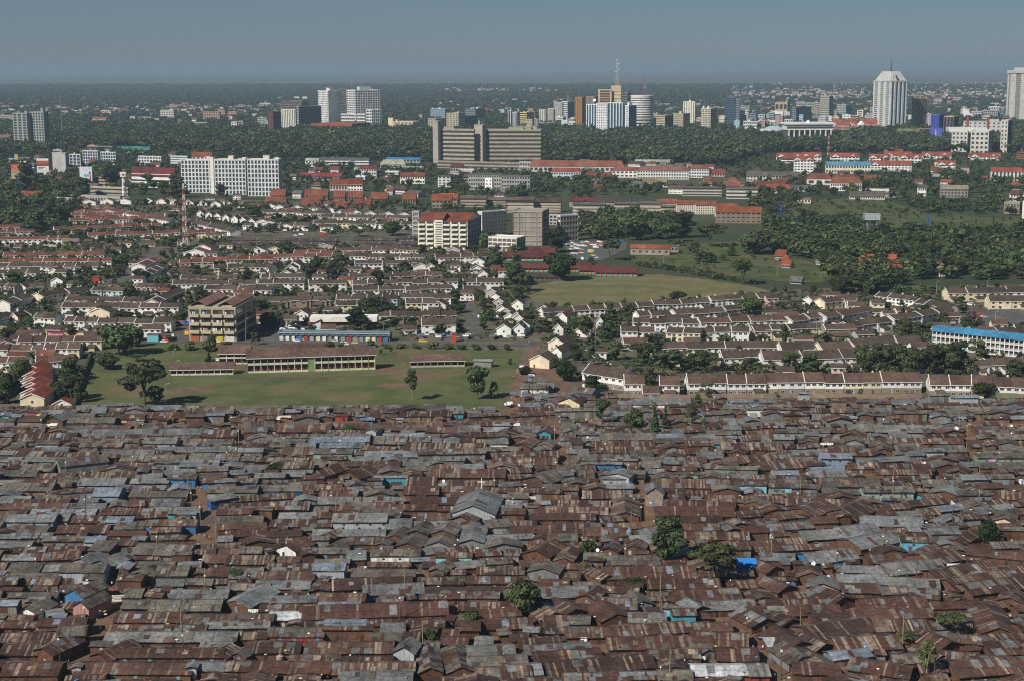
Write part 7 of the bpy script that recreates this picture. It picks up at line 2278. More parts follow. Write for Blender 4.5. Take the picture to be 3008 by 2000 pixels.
grove(tps('I',(100,230),(440,190),(700,320),(420,430),(100,440)),10,(10,16),['round','oval'])
# lesser houses squeezed between the rows
def yard_houses(n,poly,roofs):
 xs=[p[0]for p in poly];ys=[p[1]for p in poly]
 k=0
 for _ in range(n*30):
  if k>=n:
   return
  p=(R.uniform(min(xs),max(xs)),R.uniform(min(ys),max(ys)))
  if not inside(p,poly)or any(inside(p,e)for e in EXCL):
   continue
  A=G(*p)
  w,d=R.uniform(7,15),R.uniform(7,9)
  if any(abs(A.x+w/2-f[0])<f[2]+w/2-.5 and abs(A.y+d/2-f[1])<f[3]+d/2-.5 for f in FOOT):
   continue
  wl,ro=R.choice('wwwwccngk'),R.choice(roofs)
  o=house((A.x,A.y,0),radians(R.gauss(-2,7)),w,d,R.choice((3.0,4.6,5.4)),R.uniform(1.6,2.6),ro,wl,'',False,R,False,'cottage',False)
  later(o,f'small {WCOL[wl]} {RCOL[ro]}-roofed cottage','house','cottages between the terraces',at=p)
  k+=1
yard_houses(120,[(0,650),(500,610),(1450,640),(1480,980),(620,990),(0,1130)],'bbbbrm')
yard_houses(34,[(1600,930),(2350,880),(3000,850),(3000,1110),(1720,1130)],'bbbm')
yard_houses(30,[(60,585),(1200,585),(1200,660),(60,660)],'brrr')
# ------------------------------------------------------------------ the tin-roofed settlement: shacks read one by one
# --- tile J / N (left)
def tiled(f,t):
 return lambda *a,**k:f(t,*a,**k)
SJ,SN,SK,SO,SL,SP,SM,SQ=[tiled(sh,c)for c in'JNKOLPMQ']
gJ,gN,gK,gO,gL,gP,gM,gQ=[tiled(gb,c)for c in'JNKOLPMQ']
gJ(405,565,1030,h=2.8,L=13,sk=-18,pal='grey',wall='rusttin',lb='large grey-roofed shed with dark red plank front beside the parked trucks',lm='the red plank shed')
SJ(785,905,880,925,965,'grey','green',lb='bright green kiosk with small grey roof near the school field',lm='the bright green kiosk')
SJ(1145,1555,860,900,None,'grey','tin',-8);SJ(1560,1705,862,895,None,'grey','tin');SJ(890,1060,880,915,None,'old','tin')
SJ(980,1240,930,975,None,'rust','rusttin');SJ(1240,1620,915,965,None,'rust','wood');SJ(580,980,960,1010,None,'old','wood')
gJ(-20,80,1010,h=3,L=9,sk=10,pal='grey',wall='lblue',lb='light blue shed with grey gable at the left edge',lm='the light blue edge shed')
SJ(1700,1850,915,950,985,'old','white');SJ(1850,2010,885,925,990,'old','rusttin');SJ(2000,2200,960,1000,None,'rust','wood')
SJ(120,650,1090,1170,None,'rust','rusttin',-15);SJ(580,1740,1070,1125,None,'grey','tin',-15);SJ(1740,2040,1060,1130)
SJ(305,500,1160,1195,1255,'old','paleg',hm=3);SJ(685,1190,1145,1175,1235,'old','tin',hm=3)
SJ(690,1045,1180,1215,1275,'old','rusttin',hm=3.5);SJ(1240,1515,1135,1185,1250,'grey','paleg',lb='grey two-tone tin shed with pale lower wall beside a green door',lm='the pale-walled tin shed',wd=2)
SJ(1585,2000,1145,1190,1215,'old','cream',lb='rusty roof over a long cream wall',lm='the long cream wall');SJ(1500,2040,1215,1260,None,'grey')
SJ(450,830,1260,1310,None,'plainrust');SJ(100,500,1250,1310,None,'rust','mud',10);gJ(0,110,1280,h=2.2,L=8,sk=-20,pal='old',wall='wood')
SJ(-20,640,1305,1345,None,'grey','bluetin');SJ(180,440,1365,1420,None,'old','tin',5);SJ(520,940,1310,1390,1480,'old','tin',-45,lb='large grey-brown shed with tall weathered tin wall',lm='the tall weathered shed',hm=4)
SJ(1030,1590,1285,1340,None,'old','tin');SJ(1340,1560,1320,1355,1390,'old','tin',hm=3);SJ(1560,1880,1330,1388,1440,'grey','bluetin',lb='grey shed with pale blue tin wall left of the alley',lm='the pale blue tin shed',hm=3)
SJ(2060,2270,1225,1260,1320,'grey','tin',hm=4,lb='two-storey grey tin house with washing on its balcony',lm='the balconied tin house');SJ(2110,2310,1050,1090,1160,'old','rusttin',hm=4);SJ(1640,2060,1270,1330,None,'old')
SJ(700,1170,1435,1485,None,'streak','rusttin',-6);SJ(670,1070,1485,1545,None,'grey','tin',lb='broad grey roof with teal-edged wall in front of the streaked roofs');SJ(1130,1450,1490,1530,None,'grey','tin');SJ(0,300,1420,1470,None,'old')
SJ(1450,1690,1450,1495,1555,'old','blue',hm=3.4,lb='square blue tin shed with brownish roof',lm='the square blue shed',wd=1);SJ(1755,2220,1487,1525,1563,'streak','blue',hm=3,lb='long blue tin shed under a streaked rusty roof',lm='the long blue shed')
SN(1590,1965,72,120,165,'old','pgreen',hm=3,lb='long shed with pale green wall below the long blue shed',lm='the pale green shed')
SN(100,520,170,205);SN(-10,210,150,200,None,'grey');SN(0,505,205,248);SN(240,490,250,282,None,'blueg','tin');SN(505,800,203,240,None,'grey','tin');SN(505,720,250,300,None,'grey','tin')
SN(600,940,10,65,None,'grey','bluetin',lb='tall grey shed with pale blue gable wall on the left',lm='the pale blue gable shed');SN(712,905,82,148,212,'blueg','bluetin',hm=3.5,lb='bluish two-storey tin house below the pale blue gable shed',lm='the bluish two-storey shed')
SN(5,385,50,108,150,'old','wood',hm=2.6);SN(990,1425,110,155,None,'old');SN(1150,1370,168,225,None,'grey','cream');SN(1620,1815,150,190,255,'grey','dblue',-30,hm=3.6,lb='vivid deep blue shed with slanting grey roof and white window',lm='the deep blue shed',wd=1,kind='mono')
SN(740,1160,240,290,None,'streak');SN(1170,1520,232,280,None,'grey','teal');SN(1365,1500,275,290,325,'grey','paleg',hm=2.6);SN(1105,1500,330,378,435,'streak','blue',hm=3.2,lb='blue-walled shed under a finely streaked roof',lm='the streaked blue-walled shed')
SN(50,405,290,345,415,'grey','bluetin',hm=3.6,wd=3,lb='long pale blue tin house with grey roof and small shutters',lm='the shuttered tin house');SN(412,512,282,338,380,'grey','bluetin',hm=2.6);SN(818,1010,305,350,410,'blueg','paleg',hm=3.2,lb='small bluish-roofed tin box house',lm='the bluish box house')
SN(540,820,300,355,None,'mixed');SN(430,820,372,430);SN(820,1110,415,452,None,'plainrust');SN(75,385,432,470,525,'grey','wood',hm=3,lb='house with row of narrow upright slats under a grey roof',lm='the slatted house');SN(330,690,460,492,540,'old','tin',hm=3)
SN(655,795,458,498,565,'blueg','paleg',hm=3.6,wd=1,lb='pale tin tower-like hut with bluish roof',lm='the tower-like hut');SN(1015,1430,490,590,None,'old','tin',20);SN(1200,1420,450,485,None,'mixed')
SN(320,640,538,575,None,'rust','mud',-6);SN(95,335,540,585);SN(270,600,582,640,None,'rust','mud',-10);SN(140,260,590,640,None,'grey','tin');SN(15,140,600,640,None,'grey')
gN(560,720,690,h=2.2,L=9,sk=-25,pal='grey',wall='tin');gN(700,900,720,h=2.6,L=12,sk=-28,pal='grey',wall='tin',lb='broad pale grey double-pitched roof at the head of the dark alley',lm='the pale alley-head roof')
SN(450,790,672,735,800,'old','paleg',hm=4,lb='tall grey two-storey tin house left of the dark alley',lm='the grey two-storey alley house',wd=1);SN(640,780,750,790,850,'old','white',hm=3);SN(30,450,742,790,None,'old','tin');SN(145,440,782,830,None,'streak','tin')
SN(1060,1330,650,695,None,'old');SN(1550,1740,600,660,None,'streak');SN(1735,2085,605,670,None,'streak');gN(985,1190,800,h=2.2,L=11,sk=-24,pal='old',wall='tin');SN(1195,1425,688,760,800,'old','tin',hm=3.2,lb='grey-brown house with a dark gap in its roof',lm='the split-roof house')
SN(1200,1400,790,838,None,'grey','tin');SN(1410,1620,785,830,None,'old');SN(1585,1765,703,765,None,'rust','rusttin');SN(1760,2000,705,780,None,'old','rusttin');SN(1750,2060,822,870,None,'old')
gN(500,680,985,h=3.6,L=12,rise=2.0,sk=-26,pal='old',wall='blue',lb='grey-brown gabled house with blue plank front left of the alley',lm='the blue-fronted gable house');gN(565,715,1090,h=4.2,L=11,rise=1.9,sk=-24,pal='old',wall='pink',lb='pinkish mud house with brown gable beside the dark alley',lm='the pink gable house')
SN(1305,1735,870,930,None,'grey','tin',lb='long plain grey roof crossed by a pole shadow');SN(935,1080,862,930,None,'old');SN(935,1160,952,1010,None,'old');SN(1145,1680,950,1030,None,'old','mud',-2);gN(1705,1960,1020,h=2.0,L=17,sk=-26,pal='grey',wall='mud',lb='very large grey gabled roof lying askew',lm='the large askew grey roof')
gN(130,330,1085,h=2.2,L=10,sk=-22,pal='old',wall='white');SN(370,490,1030,1070,None,'grey','tin',-20);SN(60,430,890,925,None,'old','tin');SN(190,365,925,965,None,'mixed','tin');SN(10,160,850,875,930,'plainrust','rusttin',hm=3);SN(-5,125,950,990,1100,'blueg','rusttin',hm=5,lb='two-storey hut with bluish roof at the left edge',lm='the left-edge tall hut')
SN(870,1395,1045,1118,None,'rust','mud',lb='long rusty roof with two pale sheets right of the alley',lm='the two-patch rusty roof');SN(1400,2085,1060,1130,None,'mixed','mud',lb='patchwork roof of grey and rusty strips',lm='the patchwork roof');SN(820,1300,1145,1190);SN(1575,2060,1122,1165,None,'grey','rusttin',-8);SN(1300,1570,1140,1180,None,'mixed')
SN(0,285,1115,1160);SN(290,650,1095,1150,None,'plainrust','mud',-5,hm=3.6);SN(285,445,1138,1178,None,'grey','tin');SN(-5,440,1208,1270,None,'streak');SN(440,650,1160,1228,None,'old','mud',-12,hm=5)
SN(800,1800,1195,1265,None,'grey','mud',lb='very long grey roof with white cloth hanging under its eave',lm='the very long grey roof');SN(690,1000,1265,1300,None,'old');SN(1540,1770,1270,1310,None,'grey')
SN(-5,275,1290,1370,None,'rust','mud',lb='rusty roof over a red mud wall at the left edge');gN(260,470,1420,h=3.6,L=12,sk=-30,pal='rust',wall='mud');SN(880,1700,1322,1385,None,'rust','mud',lb='long rusty roof with blue doors beneath',lm='the blue-doored rusty row');gN(690,900,1425,h=2.0,L=13,sk=-30,pal='rust',wall='mud')
SN(0,440,1440,1530,None,'rust','mud',-4,hm=3.6,lb='rusty roof in lower left corner');SN(570,1460,1430,1510,None,'rust','mud',6,lb='broad rusty roof at the bottom left',lm='the broad bottom rusty roof');gN(1600,1760,1425,h=2,L=8,sk=-20,pal='streak',wall='mud');gN(1770,1910,1420,h=2,L=9,sk=-24,pal='old',wall='mud')
SN(1480,1720,1430,1490,None,'grey');SN(1720,2200,1420,1490,None,'rust','mud',10);SN(1880,2200,1270,1345)
gN(555,625,1560,h=3.6,L=3,rise=.4,sk=0,pal='grey',wall='paleg');gN(1435,1510,1560,h=3.6,L=3,rise=.4,sk=0,pal='grey',wall='paleg')
# --- tile K/O (centre left)
SK(555,630,865,888,None,'grey','tin');SK(330,500,860,890,None,'grey','tin');SK(1030,1150,855,885,None,'old','tin');SK(1165,1260,850,885,None,'grey','wood');SK(680,930,880,915,None,'old','wood');SK(1660,1790,860,900,920,'grey','bluetin')
SK(1680,1800,900,925,975,'old','teal',lb='small turquoise kiosk by the lane below the school field',lm='the turquoise kiosk');SK(1810,1950,885,920,960,'old','red',lb='red kiosk with white sign beside the turquoise kiosk',lm='the red lane kiosk');SK(1965,2070,905,915,950,'old','pgreen');SK(870,950,940,955,1000,'blueg','rusttin');SK(690,800,935,950,995,'plainrust','red')
SK(1250,1690,905,950,None,'rust','wood');SK(0,230,870,935);SK(190,640,1020,1085,None,'rust','rusttin');SK(640,1000,1010,1060,None,'rust','rusttin');SK(90,190,1020,1070,None,'rust','rusttin')
SK(2060,2200,1000,1030,1105,'grey','paleg',hm=4,lb='tall grey tin house by the end of the market lane',lm='the tall lane-end tin house');SK(1740,1950,1030,1090,None,'old','mud',-6);SK(1480,1740,1040,1090);SK(1060,1480,1025,1070,None,'mixed')
gK(960,1055,1150,h=4.2,L=8,sk=-20,pal='old',wall='paleg',lb='narrow tall gabled hut beside the bluish long roof',lm='the narrow gabled hut');SK(475,985,1135,1180,None,'blueg','tin',-10,lb='long bluish new roof beside the narrow gabled hut',lm='the bluish long roof');SK(560,940,1183,1225,1265,'blueg','bluetin',-6,hm=2.6);SK(400,990,1105,1135,None,'old','tin')
SK(500,835,1230,1275,1325,'old','pgreen',hm=3,lb='streaked-roofed shed with sea-green wall',lm='the sea-green shed',wd=2);SK(1285,1990,1115,1245,None,'streak','mud',8,lb='very large speckled rusty roof',lm='the speckled rusty roof');SK(1025,1300,1100,1190,None,'old');SK(1985,2185,1155,1190,1245,'grey','white',hm=3.2,lb='white balconied shack right of the speckled rusty roof',lm='the white balcony shack')
SK(950,1415,1250,1300,None,'grey','rusttin');SK(1410,1990,1238,1280,1365,'old','tin',-12,hm=4,lb='long two-storey grey-brown timber house',lm='the long two-storey timber house',wd=4);SK(1625,1810,1300,1335,1390,'grey','wood',hm=3);SK(225,500,1200,1285,None,'streak');SK(0,450,1310,1345,None,'streak')
SK(640,1250,1340,1385);SK(2060,2359,1300,1350,None,'streak');gK(470,620,1500,h=2.2,L=16,rise=2.2,sk=-34,pal='rust',wall='mud',lb='rusty gabled roof turned sideways, left one of two');gK(720,960,1500,h=2.2,L=13,rise=2.2,sk=-34,pal='rust',wall='mud',lb='rusty gabled roof turned sideways, right one of two',lm='the two sideways rusty gables')
SK(1030,1310,1475,1482,1560,'grey','teal',hm=4,lb='box-like peacock-blue tin shed',lm='the peacock-blue box shed');SK(1490,2160,1400,1480);SK(0,245,1440,1480,1550,'grey','rusttin',hm=3.4);SK(1310,1560,1470,1550)
SO(10,355,62,110,None,'old','dblue');SO(375,650,58,105,None,'streak');SO(490,780,112,155,None,'streak');SO(480,1130,155,210,None,'grey','mud',lb='wide grey roof above two rows of rusty strips',lm='the wide grey roof');SO(650,1060,195,255,None,'mixed');SO(1190,1550,155,215,None,'plainrust')
SO(1140,1400,70,135);SO(1030,1390,212,255);SO(0,400,190,250,None,'mixed');SO(180,340,275,320,None,'grey');SO(330,460,275,325,None,'grey');SO(110,580,330,385)
SO(595,1000,278,345,408,'grey','paleg',hm=4,lb='large two-storey grey tin house with long open balcony',lm='the grey balcony house',wd=4);SO(1000,1190,290,400,None,'grey','tin',lb='flat grey roof shadowed by the balcony house');SO(440,990,405,455,None,'grey');SO(1215,1490,278,335,None,'mixed');SO(1190,1480,340,385,None,'grey')
SO(700,990,465,520,None,'mixed');gO(165,350,605,h=2.8,L=11,rise=1.8,sk=-30,pal='plainrust',wall='white',lb='white-fronted gabled shop with blue door',lm='the white-fronted shop');gO(470,610,505,h=2.2,L=9,sk=-30,pal='rust',wall='tin');gO(540,690,580,h=2.2,L=10,sk=-30,pal='old',wall='mud')
gO(1000,1140,510,h=2.2,L=11,sk=-14,pal='old',wall='mud');gO(1150,1330,480,h=2.2,L=12,sk=-14,pal='old',wall='mud');gO(1345,1540,480,h=2.2,L=12,sk=-12,pal='old',wall='mud');gO(1075,1270,580,h=2.2,L=11,sk=-14,pal='old',wall='mud');gO(1300,1520,575,h=2.2,L=9,sk=-12,pal='old',wall='tin');gO(920,1030,570,h=2.2,L=7,sk=-14,pal='old',wall='mud')
gO(1565,1755,565,h=2.6,L=20,rise=1.4,sk=-3,pal='grey',wall='tin',lb='long plain grey roof with a notch near its ridge below the church',lm='the notched grey roof')
# the church with a cross
r=gO(1500,1845,355,h=3.6,L=24,rise=3.4,sk=-7,pal='grey',wall='paleg',lb='large grey tin church with steep gable and white cross',lm='the tin church',name='church',cat='church')
mb=MB();Wc=12.0
_w=345/2.6138/ppm(r.location)/2
mb.tube((23.5,_w,6.5),(23.5,_w,11.5),.16,.16,(.75,.75,.73),6);mb.tube((23.5,_w-1.5,10.0),(23.5,_w+1.5,10.0),.16,.16,(.75,.75,.73),6)
prt('cross',mb,Mp,r)
gO(1490,1690,375,h=2.4,L=8,rise=2.0,sk=-24,pal='old',wall='wood',lb='low cream gabled porch hut at the foot of the tin church',lm='the church porch hut');gO(1710,1840,350,h=2.4,L=6,rise=1.6,sk=-24,pal='grey',wall='bluetin')
SO(885,1260,560,610,660,'old','white',hm=2.6,lb='row with white and orange painted shop fronts',lm='the white painted shop row',wd=3);SO(1385,1660,580,618,660,'streak','cyan',hm=2.6,lb='streaked roof over turquoise doors',lm='the turquoise-doored shack');SO(355,710,545,590,None,'old')
SO(460,715,632,660,None,'old','tin');SO(440,680,665,722,790,'blueg','paleg',hm=4.2,lb='shining pale tin two-storey house with bluish roof',lm='the shining tin house');SO(75,440,665,720,None,'mixed');SO(30,440,728,790);SO(860,1175,655,692,None,'streak');SO(740,1220,715,768,None,'old')
gO(1330,1475,770,h=2.2,L=9,sk=-18,pal='old',wall='mud');SO(1700,2060,690,750);SO(1250,1590,775,825,None,'streak');SO(1620,2000,768,820);SO(600,1200,790,870,None,'plainrust','mud',-25);SO(190,410,800,860,None,'grey');SO(0,170,800,860,None,'grey')
SO(835,1290,835,910,940,'grey','blue',-20,hm=2.4,lb='broad pale grey roof over bright blue wall',lm='the broad grey and blue house');SO(470,835,898,955,None,'streak');SO(60,460,915,965,None,'grey');SO(480,800,965,1000,None,'blueg');SO(1290,1900,850,895,None,'plainrust');SO(1270,1610,900,935,None,'streak','mud',-6)
SO(330,1480,975,1100,None,'plainrust','mud',-40,lb='longest plain brown roof, sloping up to the right',lm='the longest brown roof');SO(105,335,1040,1100,None,'new','mud',lb='brightest new silver roof at the end of the longest brown roof',lm='the silver roof end');SO(30,450,985,1035,None,'streak');SO(525,840,1100,1155,None,'blueg','rusttin',lb='bluish ribbed roof below the longest brown roof',lm='the bluish ribbed roof')
SO(850,1090,1105,1150,None,'rust','mud',-12);SO(1145,1445,1105,1155);SO(1565,2005,965,1025,None,'streak','mud',0);SO(1735,2035,1020,1080,None,'plainrust','mud',-15);SO(1735,2091,1100,1175,None,'rust','mud',-15);SO(85,520,1165,1230,None,'old','red',lb='half grey half brown roof beside the yellow-panelled wall')
SO(520,895,1165,1175,1265,'plainrust','mud',hm=3.2,lb='red mud wall hung with lime green cloth',lm='the red mud wall');SO(380,1050,1275,1355,None,'rust','mud',-4,lb='rusty roof with three grey sheets above a red mud wall',lm='the three-sheet rusty roof');SO(-5,330,1275,1350);SO(880,1130,1205,1260,None,'old');SO(965,1140,1130,1200,None,'grey','tin')
gO(1060,1225,1445,h=4.0,L=8,rise=1.8,sk=-12,pal='grey',wall='paleg',lb='grey-blue gabled tin house near the bottom middle',lm='the grey-blue gabled house');gO(1255,1440,1568,h=2.2,L=17,rise=1.6,sk=6,pal='mixed',wall='mud',lb='gabled roof half grey half rusty pointing at the viewer, left one',lm='the half-grey gable');gO(1475,1690,1568,h=2.2,L=18,rise=1.6,sk=8,pal='mixed',wall='mud',lb='gabled roof with grey upper half pointing at the viewer, right one')
SO(265,640,1370,1420,None,'mixed');SO(0,560,1425,1500,None,'rust','mud',8,lb='long rusty roof over a red wall at the bottom',lm='the bottom red-walled row');SO(660,1050,1385,1435);SO(590,1215,1435,1520,None,'streak','mud',-4);SO(640,1200,1500,1568,None,'grey','mud',-2);SO(1640,2000,1310,1400,None,'grey','mud',-20);SO(1640,2091,1390,1470,None,'old','mud',-25);SO(1700,2120,1470,1560,None,'streak','mud',-20)
# --- tile L/P (centre right)
gL(410,605,880,h=3.2,L=12,rise=2.6,sk=-20,pal='plainrust',wall='cream',lb='cream-walled gabled house with green door below the lane',lm='the cream gable house');gL(285,400,875,h=2.4,L=10,sk=-24,pal='old',wall='pgreen');SL(90,325,670,712,770,'old','white',hm=2.8,wd=3);SL(230,370,650,712,None,'grey','tin');SL(120,310,620,650,None,'old','tin')
gL(230,350,1150,h=2.8,L=9,rise=1.6,sk=-12,pal='rust',wall='teal',lb='turquoise gabled hut with rusty roof right of the lane',lm='the turquoise gable hut');SL(1065,1220,800,850,885,'grey','white',hm=2.6);SL(1225,1560,795,850,None,'grey','tin');SL(840,1050,845,905,935,'old','wood');SL(520,700,690,745,790,'old','blue',15)
SL(1885,2300,800,830,845,'grey','lblue',hm=2.4,lb='grey roof with pale blue fascia under the stone wall',lm='the blue-edged grey roof');SL(1850,2359,850,885,None,'old','wood');SL(2050,2180,888,892,955,'old','white',hm=2.8,lb='stall with white and blue panels on the kiosk road',lm='the white and blue stall')
SL(430,560,1080,1160,None,'old','tin');SL(560,780,1080,1110,1150,'old','green',hm=2.6);SL(780,1250,1095,1155,None,'old');SL(700,1250,1165,1215,None,'streak');SL(1250,1715,1140,1180,1235,'old','tin',-5,hm=3,lb='long shed with pale weathered tin wall below the trees',lm='the long weathered shed');SL(740,1250,1215,1265,None,'streak');SL(1250,1700,1235,1275,None,'streak')
SL(0,420,1250,1310);SL(0,400,1310,1370,None,'streak');gL(20,180,1250,h=2.2,L=14,sk=-22,pal='streak',wall='mud');gL(225,360,1250,h=2.2,L=9,sk=-20,pal='old',wall='pink');SL(590,1000,1275,1330,None,'old');SL(620,960,1345,1365,1435,'grey','blue',hm=3.4,lb='long low royal-blue wall under a grey flat roof',lm='the royal-blue wall',wd=2)
SL(390,540,1420,1460,1510,'grey','tin',hm=3);gL(830,1035,1540,h=4.0,L=8,rise=1.2,sk=-22,pal='grey',wall='paleg',lb='pale grey gabled shed below the royal-blue wall',lm='the pale grey gabled shed');gL(100,380,1540,h=2.2,L=18,rise=2.2,sk=-36,pal='old',wall='mud');SL(1230,1900,1500,1563,None,'streak','mud',-10);SL(1690,2140,1375,1405,1480,'old','tin',10,hm=3.4);SL(1450,1670,1430,1455,1490,'old','pgreen')
SL(1700,2000,1075,1110,None,'old','tin');SL(2010,2290,1110,1160,None,'streak','tin');SL(1830,2359,1180,1240,None,'streak','mud',6);gL(1900,2030,1310,h=2.2,L=9,sk=-20,pal='streak',wall='mud');SL(1870,2359,1310,1370,None,'streak','mud',-50);SL(2150,2359,1370,1420,None,'rust','mud',-20);SL(1850,2000,1030,1065,1110,'grey','tin',hm=3)
gP(1040,1170,225,h=5.2,L=9,rise=2.4,sk=-2,pal='grey',wall='stone',lb='pale stone building with white and blue gable at the head of the earth lane',lm='the stone gable building')
SP(710,915,0,18,60,'grey','paleg',hm=3);SP(1095,1700,10,80,None,'streak','mud',12);SP(560,870,105,165,None,'streak');SP(330,760,178,225,None,'streak','mud',10);gP(770,985,345,h=2.2,L=22,rise=1.8,sk=-4,pal='streak',wall='mud',lb='long gabled rusty roof left of the earth lane',lm='the lane-side gabled roof');SP(220,740,228,285,None,'streak','mud',5);SP(150,650,280,330,None,'plainrust')
SP(1170,1720,165,250,None,'rust','mud',20);SP(1115,1720,225,300,None,'plainrust','mud',5);SP(1320,1620,300,350);SP(1330,1600,360,410);SP(1320,1830,420,480,None,'streak','mud',5);SP(1500,2091,140,190,None,'streak','mud',12);SP(1715,1965,38,65,125,'old','cyan',hm=3.6,lb='shed with pale turquoise weathered wall',lm='the pale turquoise wall');gP(1790,1960,250,h=2.2,L=9,sk=-30,pal='old',wall='mud')
SP(330,700,330,435,None,'plainrust');SP(560,890,390,455);SP(700,1000,355,395,None,'streak');SP(0,310,375,430,None,'plainrust');SP(285,510,438,495,540,'old','rusttin',hm=2.8,lb='plain grey-brown roof with tin-striped wall');gP(165,285,520,h=2.2,L=7,sk=-20,pal='rust',wall='mud');gP(90,320,640,h=2.4,L=15,rise=2.0,sk=-28,pal='plainrust',wall='mud',lb='large dark brown gabled roof, corner to the viewer',lm='the dark corner roof');gP(330,480,690,h=2.2,L=14,sk=-14,pal='streak',wall='mud')
gP(850,1030,600,h=2.2,L=9,sk=-14,pal='rust',wall='mud');SP(740,1140,605,675,None,'old');SP(940,1095,450,520,None,'grey','mud',-8);gP(680,830,610,h=2.2,L=8,sk=-20,pal='mixed',wall='mud');gP(130,375,790,h=2.8,L=8,rise=1.6,sk=-14,pal='old',wall='tin',lb='grey gabled shed with weathered plank wall',lm='the weathered plank shed');SP(610,710,640,645,720,'plainrust','rusttin',hm=3.4)
SP(740,1430,690,790,None,'rust','mud',-12,lb='big rusty roof with pale sheets along its ridge',lm='the pale-ridged rusty roof');SP(1060,1610,790,860,None,'rust','mud',-10);gP(690,860,850,h=2.2,L=11,sk=34,pal='streak',wall='mud');SP(225,600,850,930,None,'grey','mud',-10,lb='long grey roof beside the round settlement tree');SP(215,450,790,850,None,'plainrust');gP(500,660,975,h=2.2,L=10,sk=-26,pal='rust',wall='mud')
SP(1240,1780,880,960,None,'rust','mud',-25);SP(1060,1300,890,950,None,'mixed');SP(660,960,930,1010,None,'mixed','mud',8);SP(1500,1890,960,1030,None,'grey','mud',-15,lb='pale grey roof right of the blue painted stalls');gP(1380,1560,1100,h=2.6,L=9,sk=22,pal='grey',wall='mud');SP(1180,1360,985,1005,1065,'old','lblue',25,hm=2.6,lb='blue and white painted stalls with posters',lm='the painted stalls');gP(935,1100,1050,h=2.6,L=9,sk=16,pal='old',wall='tin')
SP(350,660,978,1030,None,'plainrust');gP(230,470,1150,h=2.2,L=10,sk=24,pal='streak',wall='mud');gP(390,640,1130,h=2.2,L=12,sk=30,pal='rust',wall='mud');gP(690,970,1170,h=2.2,L=13,sk=20,pal='plainrust',wall='mud');SP(780,1400,1150,1230,None,'streak','mud',-40);SP(760,1560,1240,1330,None,'rust','mud',-20,lb='rusty roof with a reddish middle stretch',lm='the reddish-middled roof');SP(1120,1700,1130,1190,None,'rust','mud',-10);SP(1380,1820,1190,1290,None,'rust','mud',20)
SP(115,620,1300,1370,None,'grey','bluetin',-20,lb='long plain grey roof low in the middle',lm='the low grey roof');SP(200,710,1350,1440,None,'rust','mud',-35);SP(300,1110,1430,1530,None,'rust','mud',-70,lb='long rusty roof rising right at the bottom',lm='the rising rusty roof');SP(430,760,1160,1235,None,'rust','mud',-6);SP(80,400,1250,1320,None,'rust','mud',-20);SP(0,160,1090,1150);SP(0,130,1210,1260);SP(270,420,1165,1200)
SP(1065,1460,1330,1400,None,'mixed','mud',-5);SP(1590,1900,1320,1410,None,'rust','mud',5);SP(1140,1400,1490,1568,None,'old');SP(1400,1990,1450,1530,1568,'new','red',-5,hm=2.2,lb='bright pale grey roof over a red wall at the bottom',lm='the pale roof red wall');SP(400,1150,1510,1568,None,'mixed','mud',-10);SP(740,1050,1360,1420);gP(1460,1580,1420,h=2.6,L=6,sk=20,pal='old',wall='tin');SP(-10,240,1450,1530,None,'grey','mud',-15)
# --- tile M/Q (right)
SM(410,500,742,755,830,'blueg','paleg',hm=4,lb='upright grey-blue tin hut below the white terrace',lm='the upright tin hut');SM(1545,1720,755,770,840,'grey','tin',hm=4);SM(1730,1965,768,790,860,'blueg','paleg',hm=4.2,lb='large shining grey tin box below the right-hand terrace',lm='the shining tin box');SM(0,205,795,820,840,'grey','lblue');SM(550,640,830,838,910,'plainrust','rusttin',hm=3)
SM(700,820,815,822,920,'old','wood',hm=4,lb='dark open two-storey timber frame, left one',lm='the dark timber frames');SM(910,1020,820,828,920,'old','wood',hm=4,lb='dark open two-storey timber frame, right one');SM(1040,1210,810,850,None,'grey','mud',-10);SM(1230,1560,800,850,None,'grey','tin');SM(240,390,885,892,940,'old','cream',hm=2.8,lb='cream and blue painted stall on the kiosk road',lm='the cream and blue stall');SM(1590,1890,860,905,None,'old','wood');SM(1890,2095,870,910,None,'old','lblue')
SM(850,1080,1015,1080,None,'old');SM(1080,1480,1020,1090,None,'grey');SM(220,680,1060,1095,1140,'old','pgreen',hm=3,lb='rusty-edged roof over a long sea-green wall on the right',lm='the long sea-green wall');gM(760,960,1165,h=2.2,L=10,sk=-26,pal='rust',wall='mud');gM(800,980,1220,h=2.2,L=9,sk=-22,pal='old',wall='tin');SM(960,1840,1135,1185,None,'rust','mud',4);gM(1040,1230,1300,h=2.2,L=15,sk=-8,pal='streak',wall='mud',lb='steep speckled gabled roof on the right',lm='the steep speckled roof')
SM(590,1040,1230,1290,None,'streak');SM(605,865,1270,1315,1380,'blueg','bluetin',hm=4.6,lb='two-storey pale blue tin house with full washing balcony',lm='the washing-balcony house',wd=3);SM(1285,1490,1185,1245,None,'old','tin');SM(1370,1490,1250,1290,1355,'grey','tin',hm=3.6);SM(1500,1670,1225,1255,1330,'grey','paleg',hm=3.6);SM(1600,1860,1200,1260,None,'old');SM(1965,2400,1275,1310,1330,'old','pgreen',hm=2.6);SM(1980,2400,1350,1400,None,'old');SM(1900,2140,1160,1215);SM(2140,2400,1110,1150,None,'old')
